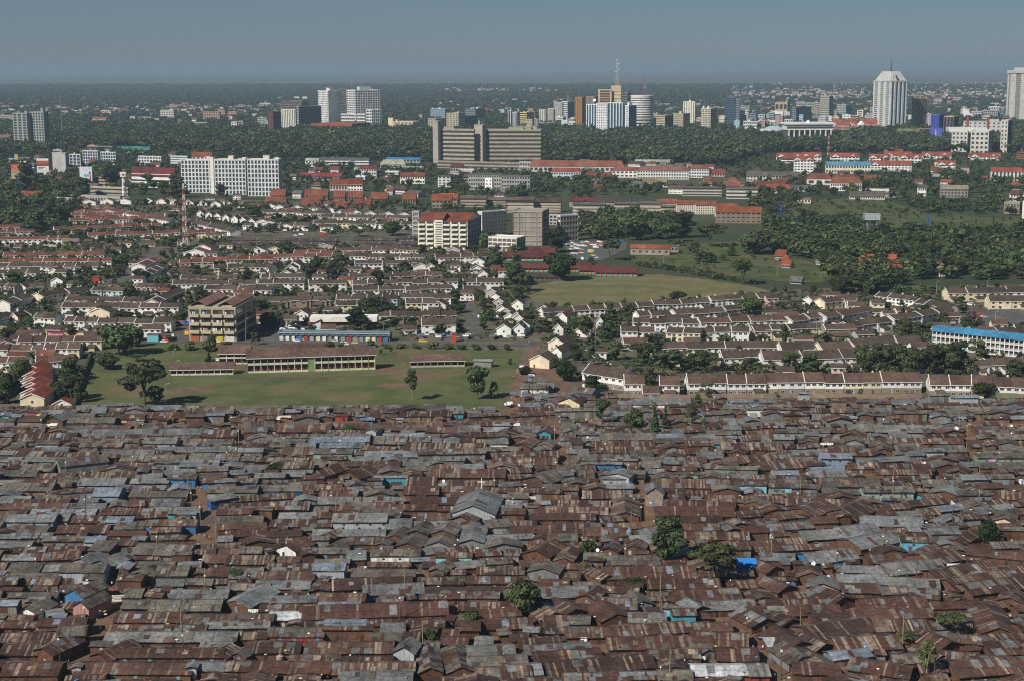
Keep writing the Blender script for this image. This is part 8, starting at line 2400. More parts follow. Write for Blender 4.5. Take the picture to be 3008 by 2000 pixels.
SM(865,1140,1350,1405);SM(1165,1580,1360,1420,None,'rust','mud',5);SM(1085,1560,1410,1455,None,'streak','mud',5);SM(65,460,1340,1420,None,'rust','mud',-25);SM(0,380,1290,1350,None,'streak','mud',-20);SM(515,825,1425,1480,None,'grey','paleg',-5,lb='broad smooth grey roof over pale tin wall on the right',lm='the smooth grey roof');SM(180,410,1420,1460,None,'blueg','tin');gM(1690,1880,1490,h=2.2,L=11,sk=-18,pal='streak',wall='mud');SM(1825,1960,1345,1385,1420,'grey','tin',hm=2.8);SM(600,1110,1485,1545,None,'old')
SM(2040,2280,1450,1490,1550,'old','tin',hm=3.4);SM(1500,1830,1500,1560,None,'old')
SQ(140,305,50,80,120,'streak','cyan',hm=3);SQ(555,990,15,75,95,'old','tin',lb='long roof with a row of hung washing beneath',lm='the washing row house');SQ(865,1245,75,118,165,'old','greentin',hm=3.4,lb='shed with pale sea-grey weathered wall above a deep blue strip',lm='the sea-grey weathered shed',wd=2);SQ(1010,1225,172,180,215,'old','dblue',hm=2.4,lb='low deep blue wall below the sea-grey shed',lm='the low deep blue wall')
SQ(310,505,55,85,140,'old','tin',hm=3.2);SQ(10,245,130,190,None,'streak','mud',10);SQ(265,820,165,220,None,'streak','mud',10);SQ(1850,2091,100,165,None,'streak','mud',15);gQ(1360,1600,165,h=2.4,L=9,sk=-30,pal='grey',wall='mud',rise=1.5);SQ(1590,1850,105,140,185,'old','tin',hm=3);gQ(255,530,300,h=2.4,L=16,rise=2.0,sk=-40,pal='rust',wall='mud',lb='big rusty gabled roof turned sharply away, left one of the pair',lm='the pair of turned rusty gables');gQ(560,840,320,h=2.4,L=17,rise=2.6,sk=-40,pal='rust',wall='mud',lb='big rusty gabled roof turned sharply away, right one of the pair')
SQ(845,1320,275,375,None,'grey','mud',12,lb='very wide flat pale grey roof on the right',lm='the wide flat grey roof');SQ(840,1150,420,560,None,'grey','mud',-60,lb='large grey roof sloping to the light blue house',lm='the large sloping grey roof');SQ(1150,1390,458,500,555,'streak','lblue',5,hm=3.4,wd=2,lb='light sky-blue house with small shutters among rusty roofs',lm='the sky-blue house');gQ(1345,1440,395,h=2.4,L=13,sk=-42,pal='grey',wall='mud');SQ(410,790,420,490,None,'grey','mud',-30);SQ(700,1010,390,470,None,'grey','mud',-40)
SQ(1890,2110,385,410,500,'old','mud',3,hm=3.6,lb='brick-red mud house with thin grey roof at the right edge',lm='the brick-red edge house');SQ(1880,1985,410,440,485,'grey','cyan',-10,hm=2.6,lb='small turquoise lean-to before the brick-red house',lm='the turquoise lean-to');gQ(1850,2010,385,h=2.4,L=14,sk=-24,pal='streak',wall='cream');SQ(1640,2110,540,600,660,'plainrust','mud',45,lb='long dark brown roof sloping down to the right edge',lm='the dark right-edge roof')
gQ(1490,1640,540,h=2.4,L=15,sk=-40,pal='rust',wall='mud');gQ(1200,1310,640,h=2.4,L=14,sk=-44,pal='streak',wall='mud');SQ(1390,1650,590,680,None,'rust','mud',-50);SQ(920,1180,600,690,None,'mixed','mud',-10);SQ(460,830,590,670,700,'grey','blue',-40,hm=2.4,lb='broad grey roof over blue doors left of the tall pole',lm='the blue-doored grey roof',wd=2);SQ(70,330,580,640,None,'grey','mud',10);gQ(200,410,940,h=2.2,L=12,sk=34,pal='rust',wall='mud',lb='rusty gabled roof over a light mud gable');gQ(110,300,790,h=2.2,L=11,sk=34,pal='plainrust',wall='mud')
gQ(370,540,810,h=2.2,L=9,sk=-8,pal='streak',wall='mud');gQ(420,665,920,h=3.0,L=8,rise=1.8,sk=-14,pal='grey',wall='pink',lb='grey gabled house with pink wall and a small tree',lm='the pink-walled grey gable');SQ(670,1060,750,825,None,'grey','mud',5,lb='long grey roof with three dark patches',lm='the three-patch grey roof');SQ(680,985,815,885,None,'plainrust','mud',10);SQ(670,1030,680,730,None,'grey','mud',10);SQ(1060,1500,650,760,None,'grey','mud',-40,lb='large smooth grey roof with white laundry at its edge',lm='the laundry-edged grey roof');SQ(1060,1440,770,850,None,'grey','mud',20);SQ(1460,1860,700,810,None,'streak','mud',-60,lb='streaked rusty roof beside the white laundry',lm='the streaked laundry-side roof')
SQ(1590,2030,760,880,None,'streak','mud',-70);SQ(1700,2091,820,910,None,'rust','mud',-50);SQ(1005,1220,845,905,None,'old','mud',-10);SQ(1210,1440,850,925,None,'mixed','mud',20);SQ(870,1370,940,1025,None,'rust','mud',-25,lb='rusty roof with a few bright slanting streaks on the right',lm='the bright-streaked roof');SQ(80,640,950,1000,None,'streak','mud',-10);SQ(0,690,1000,1075,None,'rust','mud',-20);gQ(600,880,1045,h=2.2,L=13,sk=30,pal='rust',wall='mud',lb='rusty gabled roof with the light mud end wall facing right');SQ(480,760,1050,1120,None,'rust','mud',-10);SQ(760,1400,1030,1095,None,'rust','mud',-20)
SQ(470,1000,1140,1260,None,'rust','mud',-80);SQ(900,1380,1110,1190,None,'streak','mud',-10);SQ(680,1160,1240,1350,None,'streak','mud',-30,lb='pale-streaked roof in front of the coloured washing',lm='the pale-streaked washing roof');gQ(1760,2030,1260,h=2.4,L=22,rise=1.8,sk=-6,pal='rust',wall='mud',lb='long rusty gabled roof pointing at the viewer on the right',lm='the long right gable');gQ(1870,2091,1000,h=2.2,L=9,sk=-30,pal='streak',wall='mud');gQ(230,430,1200,h=2.2,L=9,sk=30,pal='plainrust',wall='mud');gQ(0,260,1210,h=2.2,L=12,sk=26,pal='mixed',wall='mud')
gQ(240,560,1400,h=2.2,L=14,sk=24,pal='plainrust',wall='mud',lb='dark brown gabled roof on the lower right lane',lm='the dark lane gable');gQ(490,690,1390,h=2.2,L=11,sk=34,pal='streak',wall='mud');SQ(130,330,1240,1300,None,'new','mud',-20);SQ(630,930,1350,1410,1440,'blueg','tin',-30,lb='bluish metal roof over a pale shed on the lower right',lm='the bluish lower right roof');SQ(740,1200,1390,1480,None,'rust','mud',70,lb='big rusty roof tilting down right with a grey end sheet',lm='the tilting rusty roof');gQ(1430,1690,1390,h=2.2,L=12,sk=32,pal='rust',wall='mud');gQ(1400,1560,1470,h=2.2,L=10,sk=30,pal='rust',wall='mud')
SQ(1600,2091,1420,1540,None,'rust','mud',-40,lb='rusty roof with a line of small white marks in the lower right corner',lm='the white-marked corner roof');gQ(290,560,1500,h=2.4,L=12,sk=20,pal='old',wall='tin');gQ(470,700,1560,h=2.4,L=10,sk=18,pal='old',wall='tin');SQ(-10,140,1450,1535,1568,'grey','red',-3);SQ(1500,1850,1200,1260,None,'old','mud',40);SQ(1660,1900,1380,1440,None,'rust','mud',-6);SQ(1420,1700,1330,1400,None,'streak','mud',30);SQ(2010,2110,900,960,None,'rust','mud',-10)
# washing lines
for(t,x,y,n,what,cols)in(('O',545,1255,9,'lime green cloth strung along the red mud wall',[(.50,.72,.10)]),('O',1640,848,9,'row of white and coloured washing under a rusty eave',None),('O',1740,848,8,'white and dark washing under a rusty eave',None),('Q',1400,760,12,'long line of white washing beside the smooth grey roof',[(.76,.76,.76)]),('Q',1490,718,7,'white washing running up beside the grey roof',[(.76,.76,.76)]),('Q',640,105,11,'red white and blue washing under a grey roof',None),('Q',960,1240,8,'pink white and dark washing in the rusty quarter',None),('P',530,1292,3,'white sheets spread on a rusty roof edge',[(.78,.78,.78)]),('P',300,1490,4,'white and green washing low in the picture middle',None),('P',130,195,6,'pink and white washing at a brown roof',[(.7,.5,.55),(.75,.75,.75)]),('N',1900,1072,5,'white washing in front of the askew grey roof',[(.76,.76,.76)]),('N',1190,1290,12,'white cloth hanging under the very long grey roof',[(.72,.72,.70)]),('N',1400,1290,10,'white cloth farther along the very long grey roof',[(.72,.72,.70)]),('M',590,1225,9,'white cloth strip on a far roof on the right',[(.78,.78,.78)]),('M',2030,1370,6,'mixed washing before the striped roofs',None),('M',1290,1490,7,'white washing among grey-brown roofs',None),('M',1450,1390,4,'white washing on a rusty row',None),('Q',1905,905,5,'white washing at the right-hand rusty roofs',None),('Q',2045,70,4,'red and blue washing at the right edge',[(.5,.06,.05),(.1,.15,.5),(.7,.7,.7)]),('Q',1980,540,4,'washing by the dark right-edge roof',None),('J',400,1060,6,'white tarpaulin strung along the kiosk road',[(.78,.78,.78)]),('J',2030,1010,6,'pale cloth along the kiosk road',[(.6,.57,.5)]),('K',190,985,10,'cream cloths along the kiosk road',[(.62,.58,.5)]),('J',1050,1030,3,'yellow tarpaulin on the kiosk road',[(.5,.36,.06)]),('L',1180,880,5,'white and blue cloth below the terrace',[(.74,.74,.76),(.4,.5,.7)]),('L',1270,900,5,'white cloths near the red car',[(.74,.74,.74)]),('O',620,890,8,'pale blue and white washing between rusty roofs',None),('O',730,1360,8,'mixed washing in the red courtyard',None),('O',40,1380,5,'white washing at a lower rusty roof',None),('L',20,1060,5,'black and white washing by the lane-end house',None),('N',150,1190,7,'washing under the streaked roof at the left',None),('P',1420,1440,3,'red and white washing by the black tanks',None),('K',2250,1050,4,'white washing by the tall lane-end tin house',[(.75,.75,.75)])):
 laundry(*tp(t,x,y),n=n,cols=cols,what=what,z=2.4)
 A=G(*tp(t,x,y))
 occ_fill(A.x,A.y-5.5,n*.62+.5,6.5,0)
 # ------------------------------------------------------------------ the rest of the roofs, filling the ground between
for t,pts,w in(('N',[(420,1620),(560,1440),(680,1240),(800,1050),(850,930),(850,840),(800,760)],2.7),('N',[(1540,90),(1570,200),(1590,330),(1560,420),(1600,520)],4.0),('P',[(1055,60),(1070,220),(1060,330),(1040,410)],4.0),('L',[(345,1000),(400,1160),(440,1300),(430,1420)],3.0),('P',[(2080,1640),(1960,1450),(1880,1300),(1740,1180),(1600,1110)],3.4),('Z',[(-100,1257),(700,1252),(1500,1241)],3.6),('Z',[(1500,1241),(2000,1236),(2500,1240),(3100,1252)],4.0),('Z',[(1500,1225),(1510,1160),(1530,1095),(1565,1020)],4.5),('J',[(2050,1040),(2070,1150),(2030,1260),(1960,1400)],2.6),('M',[(1870,1000),(1890,1250),(1960,1450)],2.4)):
 P_=[G(*tp(t,x,y))for x,y in pts]
 for p,q in zip(P_[:-1],P_[1:]):
  d=(q-p).length
  occ_fill(p.x,p.y-w,d,w*2,atan2(q.y-p.y,q.x-p.x))if abs(q.x-p.x)>abs(q.y-p.y)else None
  n=int(d/1.0)+1
  for k in range(n):
   c=p.lerp(q,k/n)
   occ_fill(c.x-w,c.y-1,2*w,2,0)
PATCHES=[(1655,1120,60)]
def top_edge(px):
 if px<1495:
  return 1203
 if px<1580:
  return 1150
 if px<1720:
  return 1165
 return 1180
fillers=[]
def palette_for(px,py):

 g=.30
 if px<950 and 1300<py<1620:
  g=.62
 elif px<700 and py<1900:
  g=.45
 elif py<1420:
  g=.52
 elif px>2500 and py<1600:
  g=.42
 elif py>1650:
  g=.22
 if R.random()<g:
  return R.choice(['grey','old','old','grey','blueg' if R.random()<.3 else 'mixed'])
 return R.choice(['rust','rust','streak','plainrust','mixed','streak'])
def try_place(x,y,L,W,yaw,lim):
 px,py=proj((x,y,0))
 if px<-650 or px>3660 or py>2230:
  return False
 cx,cy=x+L/2*cos(yaw)-W/2*sin(yaw),y+L/2*sin(yaw)+W/2*cos(yaw)
 bx,by=proj((cx-W*.6*sin(yaw),cy+W*.6*cos(yaw),0))
 if by<top_edge(bx):
  return False
 if occ_frac(x,y,L,W,yaw)>lim:
  return False
 occ_fill(x,y,L,W,yaw)
 fillers.append((x,y,L,W,yaw,px,py))
 return True
y=352.0
while y<850:
 x=-.40*y-50
 xm=.40*y+50
 while x<xm:
  px,py=proj((x,y,0))
  right=px>1900 and py>1500
  yaw=radians((9 if right else 1.5)+20*noise.noise(Vector((x/55,y/55,1.7)))+R.gauss(0,3))
  L=min(26,max(5,R.lognormvariate(2.35,.42)))
  W=R.uniform(5.8,8.6)
  ok=False
  for dy in(0,2.0,-2.0,4.0):
   if try_place(x,y+dy,L,W,yaw,.10):
    ok=True
    break
  x+=(L+R.uniform(.2,1.4))if ok else 2.0
 y+=4.6
for k in range(26000):
 y=350+500*R.random()**1.1
 x=R.uniform(-.41,.41)*y
 L,W=R.uniform(3.5,9),R.uniform(3.2,5.5)
 if try_place(x,y,L,W,radians(R.gauss(0,10)),.12):
  pass
for k in range(14000):
 y=350+500*R.random()**1.1
 x=R.uniform(-.41,.41)*y
 if try_place(x,y,R.uniform(2.4,4.2),R.uniform(2.2,3.4),radians(R.gauss(0,14)),.08):
  pass
vis=[f for f in fillers if-40<f[5]<3040 and 1150<f[6]<2030]
vis.sort(key=lambda f:-(f[2]*f[3]*ppm((f[0],f[1],0))**2))
NIND=0
single=set(id(f)for f in vis[:NIND])
rest=MB()
rest.M=None
for f in fillers:
 x,y,L,W,yaw,px,py=f
 pal=palette_for(px,py)
 small=L*W<16
 wall=R.choice(['mud','mud','rusttin','tin'])if py>1500 else R.choice(['mud','tin','rusttin','tin','wood'])
 q=R.random()
 if q<.03:
  wall=R.choice(['lblue','blue','teal','pgreen','white','bluetin'])
 kind='mono' if small or R.random()<.12 else 'gable'
 h=R.uniform(1.9,2.5)+(R.uniform(.8,2.0)if R.random()<.10 and not small else 0)
 rise=(.14*W if kind=='mono' else .26*W/2)*R.uniform(.8,1.2)
 facing=(not small)and R.random()<.27 and L<15
 if id(f)in single:
  if facing:
   shack((x,y,0),yaw,W,L,h,.12*L,'gable',pal,wall,True)
  else:
   shack((x,y,0),yaw,L,W,h,rise,kind,pal,wall)
 else:
  if facing:
   rest.M=Matrix.Translation((x+L*cos(yaw),y+L*sin(yaw),0))@Matrix.Rotation(yaw+pi/2,4,'Z')
   shack_geo(rest,R,W,L,h,.12*L,'gable',pal,wall,0,1)
  else:
   rest.M=Matrix.Translation((x,y,0))@Matrix.Rotation(yaw,4,'Z')
   shack_geo(rest,R,L,W,h,rise,kind,pal,wall,0,1)
if rest.f:
 o=link('smaller_shacks',rest.mesh('smaller_shacks',[M_tin,Ms]))
 o['kind']='stuff'
 # ------------------------------------------------------------------ poles, people, vehicles, washing, tanks, dishes
for(t,x,yt,yb,bx,ln)in(('N',660,110,350,1,.2),('N',1210,390,625,1,.1),('N',280,580,750,1,0),('N',950,590,860,0,-.2),('N',940,690,965,1,0),('N',1580,700,940,1,0),('N',1390,870,1190,0,.3),('N',1412,1120,1425,1,0),('N',660,930,1210,1,0),('N',462,1160,1455,1,0),('N',1470,60,235,1,.1),('N',1540,180,365,1,0),('N',1662,290,520,0,0),('N',1745,345,600,1,0),('N',1445,0,140,0,0),('N',298,1500,1590,0,0),('O',1148,680,905,0,.1),('O',1112,850,1140,1,0),('O',1288,1110,1365,0,0),('O',1556,440,620,1,0),('O',1690,200,345,0,0),('O',620,150,270,0,0),('O',1835,0,110,1,0),('O',1708,90,200,0,0),('O',985,540,640,0,0),('P',360,480,690,0,0),('P',878,490,690,1,0),('P',1148,740,1005,0,0),('P',1222,1310,1590,0,0),('P',1810,1000,1250,1,0),('P',2000,470,660,0,0),('P',925,250,480,0,0),('P',1000,150,400,1,0),('P',565,400,520,0,0),('P',1160,940,1020,0,0),('P',2072,1230,1530,1,0),('Q',375,0,145,0,0),('Q',1080,-60,205,1,.1),('Q',148,450,655,0,0),('Q',1003,410,600,1,0),('Q',650,480,770,1,0),('Q',1260,600,840,0,.2),('Q',1538,220,420,0,0),('Q',1742,90,280,0,0),('Q',372,990,1230,0,0),('Q',1157,1065,1330,0,0),('Q',1402,1275,1568,0,0),('Q',222,1210,1560,1,0),('Q',1613,300,420,0,0),('Q',525,0,110,0,0),('Q',1940,90,210,0,0),('J',40,840,1110,1,0),('J',368,890,1165,1,0),('J',1443,800,1010,0,0),('J',1505,870,1060,0,0),('J',578,1260,1500,1,0),('J',1158,1240,1410,1,0),('J',1215,1170,1400,0,0),('J',1617,1140,1320,0,0),('J',1240,990,1100,1,0),('J',2070,1030,1210,1,0),('J',2050,1160,1370,1,0),('J',1635,1370,1560,0,0),('J',1970,1190,1420,1,0),('J',2310,990,1170,0,0),('K',182,775,1010,0,0),('K',1130,770,960,0,0),('K',1420,920,1060,0,0),('K',2125,790,920,0,0),('K',2178,780,890,0,0),('K',1478,1000,1100,0,0),('K',2068,1420,1560,0,0),('K',90,980,1120,0,0),('L',335,790,1060,1,0),('L',380,990,1200,1,0),('L',190,570,790,0,0),('L',1225,830,1080,0,0),('L',1760,740,910,1,0),('L',505,1180,1420,0,0),('L',175,1270,1460,1,0),('L',1020,1310,1480,1,0),('L',1155,1440,1563,0,0),('L',1220,1380,1530,0,0),('L',1880,1440,1563,1,0),('L',735,180,380,1,0),('M',740,740,900,0,0),('M',1795,860,1080,0,.2),('M',1862,1020,1230,0,0),('M',1635,710,850,0,0),('M',1905,1170,1330,0,0),('M',425,1400,1563,0,0),('M',1220,1460,1563,1,0),('M',1970,1330,1530,0,0),('M',2198,250,420,0,0),('M',1880,900,960,0,0)):
 pole(t,x,yt,yb,bool(bx),ln)
 # guy struts leaning on poles
for(t,x0,y0,x1,y1)in(('N',1465,85,1408,232),('N',945,665,885,835),('J',2050,1210,1978,1365)):
 A=G(*tp(t,x1,y1));px,py=tp(t,x0,y0)
 z=zat(A,px,py);B=Vector((A.x+(x0-x1)/tk(t)/ppm(A),A.y,z))
 r=root('pole_strut',A)
 mb=MB();mb.tube((0,0,0),tuple(B-A),.16,.13,(.22,.18,.11),6);prt('timber',mb,Mo,r)
 later(r,'slanting timber strut propping a utility pole','strut','struts of the utility poles')
 # slim street lights and field poles
for(t,x,yt,yb)in(('J',1440,670,745),('J',1530,470,530),('J',1503,370,430),('E',970,590,770),('E',1130,560,660),('E',2130,1140,1330),('F',1110,1160,1300),('H',1325,600,700),('H',1650,635,725),('H',1275,365,450),('H',1505,350,415),('H',1145,500,610),('H',1950,1010,1100),('I',220,690,780),('I',600,735,790),('I',960,780,860),('I',1600,820,930),('I',2045,800,860),('I',1850,860,960),('I',1715,1150,1200),('I',2110,1080,1150),('H',90,1190,1280),('I',1215,1150,1280),('I',560,1170,1300)):
 px,py=tp(t,x,yb);A=G(px,py);h=zat(A,px,tp(t,x,yt)[1])
 r=root('street_light',A)
 mb=MB();mb.tube((0,0,0),(0,0,h),.14,.09,(.36,.37,.37),6);prt('post',mb,Mp,r)
 mb=MB();mb.tube((0,0,h),(1.3,0,h+.25),.07,.06,(.36,.37,.37),5);prt('arm',mb,Mp,r)
 pb(r,'lamp_head',Mp,1.0,1.9,-.18,.18,h+.15,h+.36,(.6,.6,.58))
 later(r,'slim grey street light','street light','street lights',at=tp(t,x,yt))
 # vehicles
VEH=[('truck','yellow','J',290,985,80,'yellow truck with red load parked by the red plank shed',1.25),('minibus','white','J',235,1020,84,'white minibus with dark windows beside the yellow truck',1.15),('car','white','J',145,1005,80,'white pickup-like car left of the minibus',1.2),('minibus','white','K',775,335,85,None,1.1),('minibus','white','K',1005,335,85,None,1.1),('car','white','K',360,305,85,None,1),('car','yellow','K',430,295,85,None,1),('car','yellow','K',865,322,80,None,1),('car','yellow','K',1455,312,86,'long yellow estate car on the road behind the hedge',1.3),('car','silver','K',690,305,85,None,1),('bus','white','F',345,1232,75,'pale striped bus parked beside the white parapet market',.9),('minibus','white','F',240,1250,40,None,1.1),('minibus','white','F',415,1252,20,None,1),('bus','blue','F',400,1195,82,'blue and white bus behind the striped bus',.9),('car','white','F',1937,1130,10,None,1.1),('car','white','F',560,735,80,None,1.2),('car','white','F',1760,755,60,None,1.1),('car','silver','F',1665,735,80,None,1),('car','red','F',1890,1000,80,None,1),('car','white','E',995,790,20,'white car driving down the estate road',1.2),('car','silver','E',885,835,70,None,1.2),('minibus','white','E',1495,1310,10,'white van parked facing the viewer beside the cyan kiosk',1.2),('car','white','E',1420,1345,85,None,1.1),('truck','blue','E',1580,1200,80,'blue truck left of the tan balcony block',1.3),('truck','yellow','E',1620,1282,10,'yellow truck cab beside the tan balcony block',1.2),('car','blue','E',2160,1215,80,None,1.2),('car','white','E',2270,1190,60,None,1.1),('car','red','E',2310,1290,80,None,1.2),('car','silver','E',2200,1140,80,None,1.1),('car','blue','E',2170,1290,80,None,1.2),('car','white','E',1875,1345,85,None,1.2),('car','white','J',1880,470,70,'white pickup parked beside the gallery wing',1.2),('car','white','I',1270,1105,85,None,1.2),('car','red','I',1990,1110,85,None,1.1),('car','silver','I',2010,1130,85,None,1.1),('minibus','white','I',1900,1030,85,None,1.1),('car','white','L',660,385,80,None,1.2),('car','white','L',835,505,70,None,1.1),('car','red','L',1330,915,85,None,1.2),('minibus','white','F',400,420,75,None,1.1),('car','white','F',350,425,75,None,1),('truck','red','F',590,425,85,None,1),('car','white','M',2310,900,60,None,1.1),('minibus','white','H',740,530,70,None,1.2),('minibus','yellow','H',695,570,75,None,1.1),('minibus','white','H',620,630,5,None,1.1),('truck','silver','H',555,590,70,None,1.1),('car','white','H',600,515,80,None,1.2),('car','white','H',535,520,80,None,1.1),('minibus','blue','H',965,480,40,None,1.1),('car','silver','H',745,620,20,None,1.1)]
for(kd,cn,t,x,y,hd,lab,s)in VEH:
 vehicle(kd,cn,*tp(t,x,y),hd,lb=lab,scale=s)
for k in range(42):
 x,y=R.uniform(485,990),R.uniform(478,520)
 if k>30:
  x,y=R.uniform(500,720),R.uniform(530,600)
 vehicle(R.choice(['car','car','car','minibus']),R.choice(['white','white','silver','blue','black','red','silver']),*tp('H',x,y),R.uniform(50,100),scale=R.uniform(1.0,1.2))
 # people
for(t,pts)in(('P',[(2010,1430),(1905,1330),(1850,1295),(1150,290),(1105,310),(1955,1530),(1430,680),(465,830),(1240,700),(2030,1545),(1635,1120)]),('N',[(515,1455),(530,1440),(660,1215),(690,1235),(745,1195),(775,1185),(1590,470),(1570,460),(1610,480),(1590,285),(1605,270),(1580,300),(1545,100),(1520,95),(455,1550),(520,1530),(860,835),(1605,395),(1570,470),(820,880)]),('K',[(2285,540),(2270,580),(2215,610),(2260,740),(2230,765),(2255,905),(2240,915),(2270,655),(2290,530),(2295,610),(1970,265),(1925,225),(1895,120),(2250,550)]),('L',[(50,740),(60,590),(45,910),(35,760),(30,905),(65,570),(20,620),(210,340),(235,330),(190,345),(160,320),(505,740),(2050,770),(800,400)]),('M',[(1650,945),(1655,960),(2270,985),(2245,1000),(1610,920),(1350,770),(1140,950),(560,960),(320,960),(1890,1290),(1420,960),(880,940),(1750,960),(2100,975)]),('J',[(775,1060),(790,1060),(810,1055),(270,1090),(345,1060),(1395,1000),(1415,1000),(1480,1010),(1530,1010),(600,1075),(1090,1030),(980,1030),(2150,1000),(330,1040)]),('F',[(1890,1120),(1925,1225),(1905,1010),(1860,1090)]),('I',[(2140,1110),(2170,1120),(2050,1080),(2210,1160),(2090,1140),(2250,1170),(2120,1090)]),('E',[(1180,720),(1200,705),(1130,775),(985,745),(1380,520),(1340,530)]),('Q',[(55,1360),(160,1440),(85,1330),(540,690),(1650,660),(670,1330),(1350,1190)]),('O',[(1720,390),(1230,895),(300,790),(1420,720)])):
 for(x,y)in pts:
  person(*tp(t,x,y))
  # black water tanks, dishes, brick heap, signs
def tank(t,x,yb,r_,h,c,lab):
 A=G(*tp(t,x,yb));s=1/tk(t)/ppm(A)
 o=root('water_tank',A)
 mb=MB();mb.cyl(0,0,0,h*s*.84,r_*s,r_*s,c,18);prt('barrel',mb,Mp,o)
 mb=MB();mb.cyl(0,0,h*s*.84+.01,h*s,r_*s*.98,r_*s*.4,c,18);prt('shoulder',mb,Mp,o)
 mb=MB();mb.cyl(0,0,h*s+.01,h*s*1.06,r_*s*.35,r_*s*.35,tuple(v*1.3 for v in c),12);prt('lid',mb,Mp,o)
 for k in range(3):
  mb=MB();z=h*s*(.2+.22*k);mb.cyl(0,0,z,z+.08,r_*s*1.03,r_*s*1.03,c,18);prt('rib',mb,Mp,o)
 tag(o,lab,'water tank','water tanks in the settlement');landmark('the '+lab.split(',')[0].split(' above')[0].split(' left')[0].split(' beside')[0].split(' before')[0],o)
tank('P',1268,1478,38,72,(.018,.02,.024),'black plastic water tank, the left one of a pair')
tank('P',1362,1478,42,64,(.022,.024,.028),'black plastic water tank, the right one of a pair')
tank('O',190,1415,28,52,(.30,.25,.19),'tan water tank above a long rusty roof')
tank('J',335,1520,34,60,(.04,.035,.03),'dark brown water tank left of the tall weathered shed')
tank('P',910,490,22,95,(.14,.20,.25),'upright blue-grey drum tank beside the plain brown roof')
tank('Q',1160,1460,26,55,(.5,.5,.48),'pale water tank beside the thin open tree')
tank('K',1285,1385,26,38,(.22,.22,.22),'grey water tank before the long rusty strip')
def dish(px,py,z,rd,lab=None):
 A=G(px,py,z)
 o=root('satellite_dish',A)
 mb=MB();n=12
 for k in range(n):
  a,b=2*pi*k/n,2*pi*(k+1)/n
  mb.tri((0,.12*rd,0),(cos(a)*rd,-.1*rd,sin(a)*rd),(cos(b)*rd,-.1*rd,sin(b)*rd),(.72,.72,.70))
  mb.tri((0,.17*rd,0),(cos(b)*rd,-.06*rd,sin(b)*rd),(cos(a)*rd,-.06*rd,sin(a)*rd),(.4,.4,.4))
 prt('bowl',mb,Mp,o)
 mb=MB();mb.tube((0,.2,-z if z<3 else-1.2),(0,.2,0),.04,.04,(.3,.3,.3),5);prt('mast',mb,Mp,o)
 o.rotation_euler=(radians(-25),0,radians(R.uniform(-50,50)))
 later(o,lab or 'small white satellite dish on a roof','satellite dish','satellite dishes on the roofs',at=(px,py))
for(t,x,y,s)in(('P',667,560,.9),('O',1445,40,.75),('K',1630,1508,.8),('M',2165,1020,.8),('M',2250,1030,.8),('M',1775,1055,1.3),('N',630,612,.5),('P',880,520,.55),('M',2250,1095,.6),('L',665,1130,.7),('Q',475,665,1.1),('J',2285,890,1.2),('M',1205,1130,.4)):
 dish(*tp(t,x,y),3.4,s*.7)
A=G(*tp('N',130,728));r=root('brick_heap',A)
rr=random.Random(8)
bm=bpy.data.meshes.new('brick');mb=MB();mb.box(-.2,.2,-.1,.1,0,.14,(.36,.15,.085));bme=mb.mesh('brick',M_mud)
for k in range(150):
 u,v=rr.uniform(0,8.5),rr.gauss(0,.9)
 z=max(.0,1.7*(1-(v/1.9)**2)*min(1,u/1.5,(8.6-u)/1.5))*rr.uniform(.75,1.0)
 o=link('brick',bme,r,(u,v,z),rr.uniform(0,3),(2.1,2.2,2.0))
 o.rotation_euler=(rr.uniform(-.4,.4),rr.uniform(-.4,.4),rr.uniform(0,3))
mb=MB();mb.add([(0,-1.9,0),(8.6,-1.9,0),(8.6,1.9,0),(0,1.9,0),(1.4,0,1.35),(7.2,0,1.35)],[(0,1,5,4),(1,2,5),(2,3,4,5),(3,0,4)],(.30,.13,.08));prt('core',mb,M_mud,r)
tag(r,'heap of loose orange bricks beside a rusty roof','brick heap');landmark('the brick heap',r)
A=G(*tp('N',910,975));r=root('sign_board',A)
pb(r,'board',Mp,-2.0,2.0,-.05,.05,.9,3.0,(.62,.6,.55))
for x in(-1.6,1.5):
 pb(r,'leg',Mo,x,x+.1,.06,.16,0,2.9,(.2,.16,.1))
for z in(2.5,2.0,1.5):
 pb(r,'lettering_line',Mp,-1.5,1.3,-.09,-.05,z,z+.14,(.16,.12,.12))
tag(r,'pale sign board standing on the right bank of the dark alley','sign');landmark('the pale sign board',r)
A=G(*tp('P',1815,745));r=root('blue_tarpaulin_stall',A)
pb(r,'cover',Ml,-3.2,3.2,0,4,.01,3.6,(.02,.16,.50))
mb=MB();mb.add([(-3.5,-.4,3.61),(3.5,-.4,3.61),(3.5,4.3,4.3),(-3.5,4.3,4.3)],[(0,1,2,3)],(.03,.2,.55));mb.box(-1.2,1.6,-.06,-.01,.9,1.3,(.4,.05,.12));prt('top_sheet',mb,Ml,r)
tag(r,'stall wrapped in bright blue tarpaulin beside the broad acacia','stall');landmark('the blue tarpaulin stall',r)
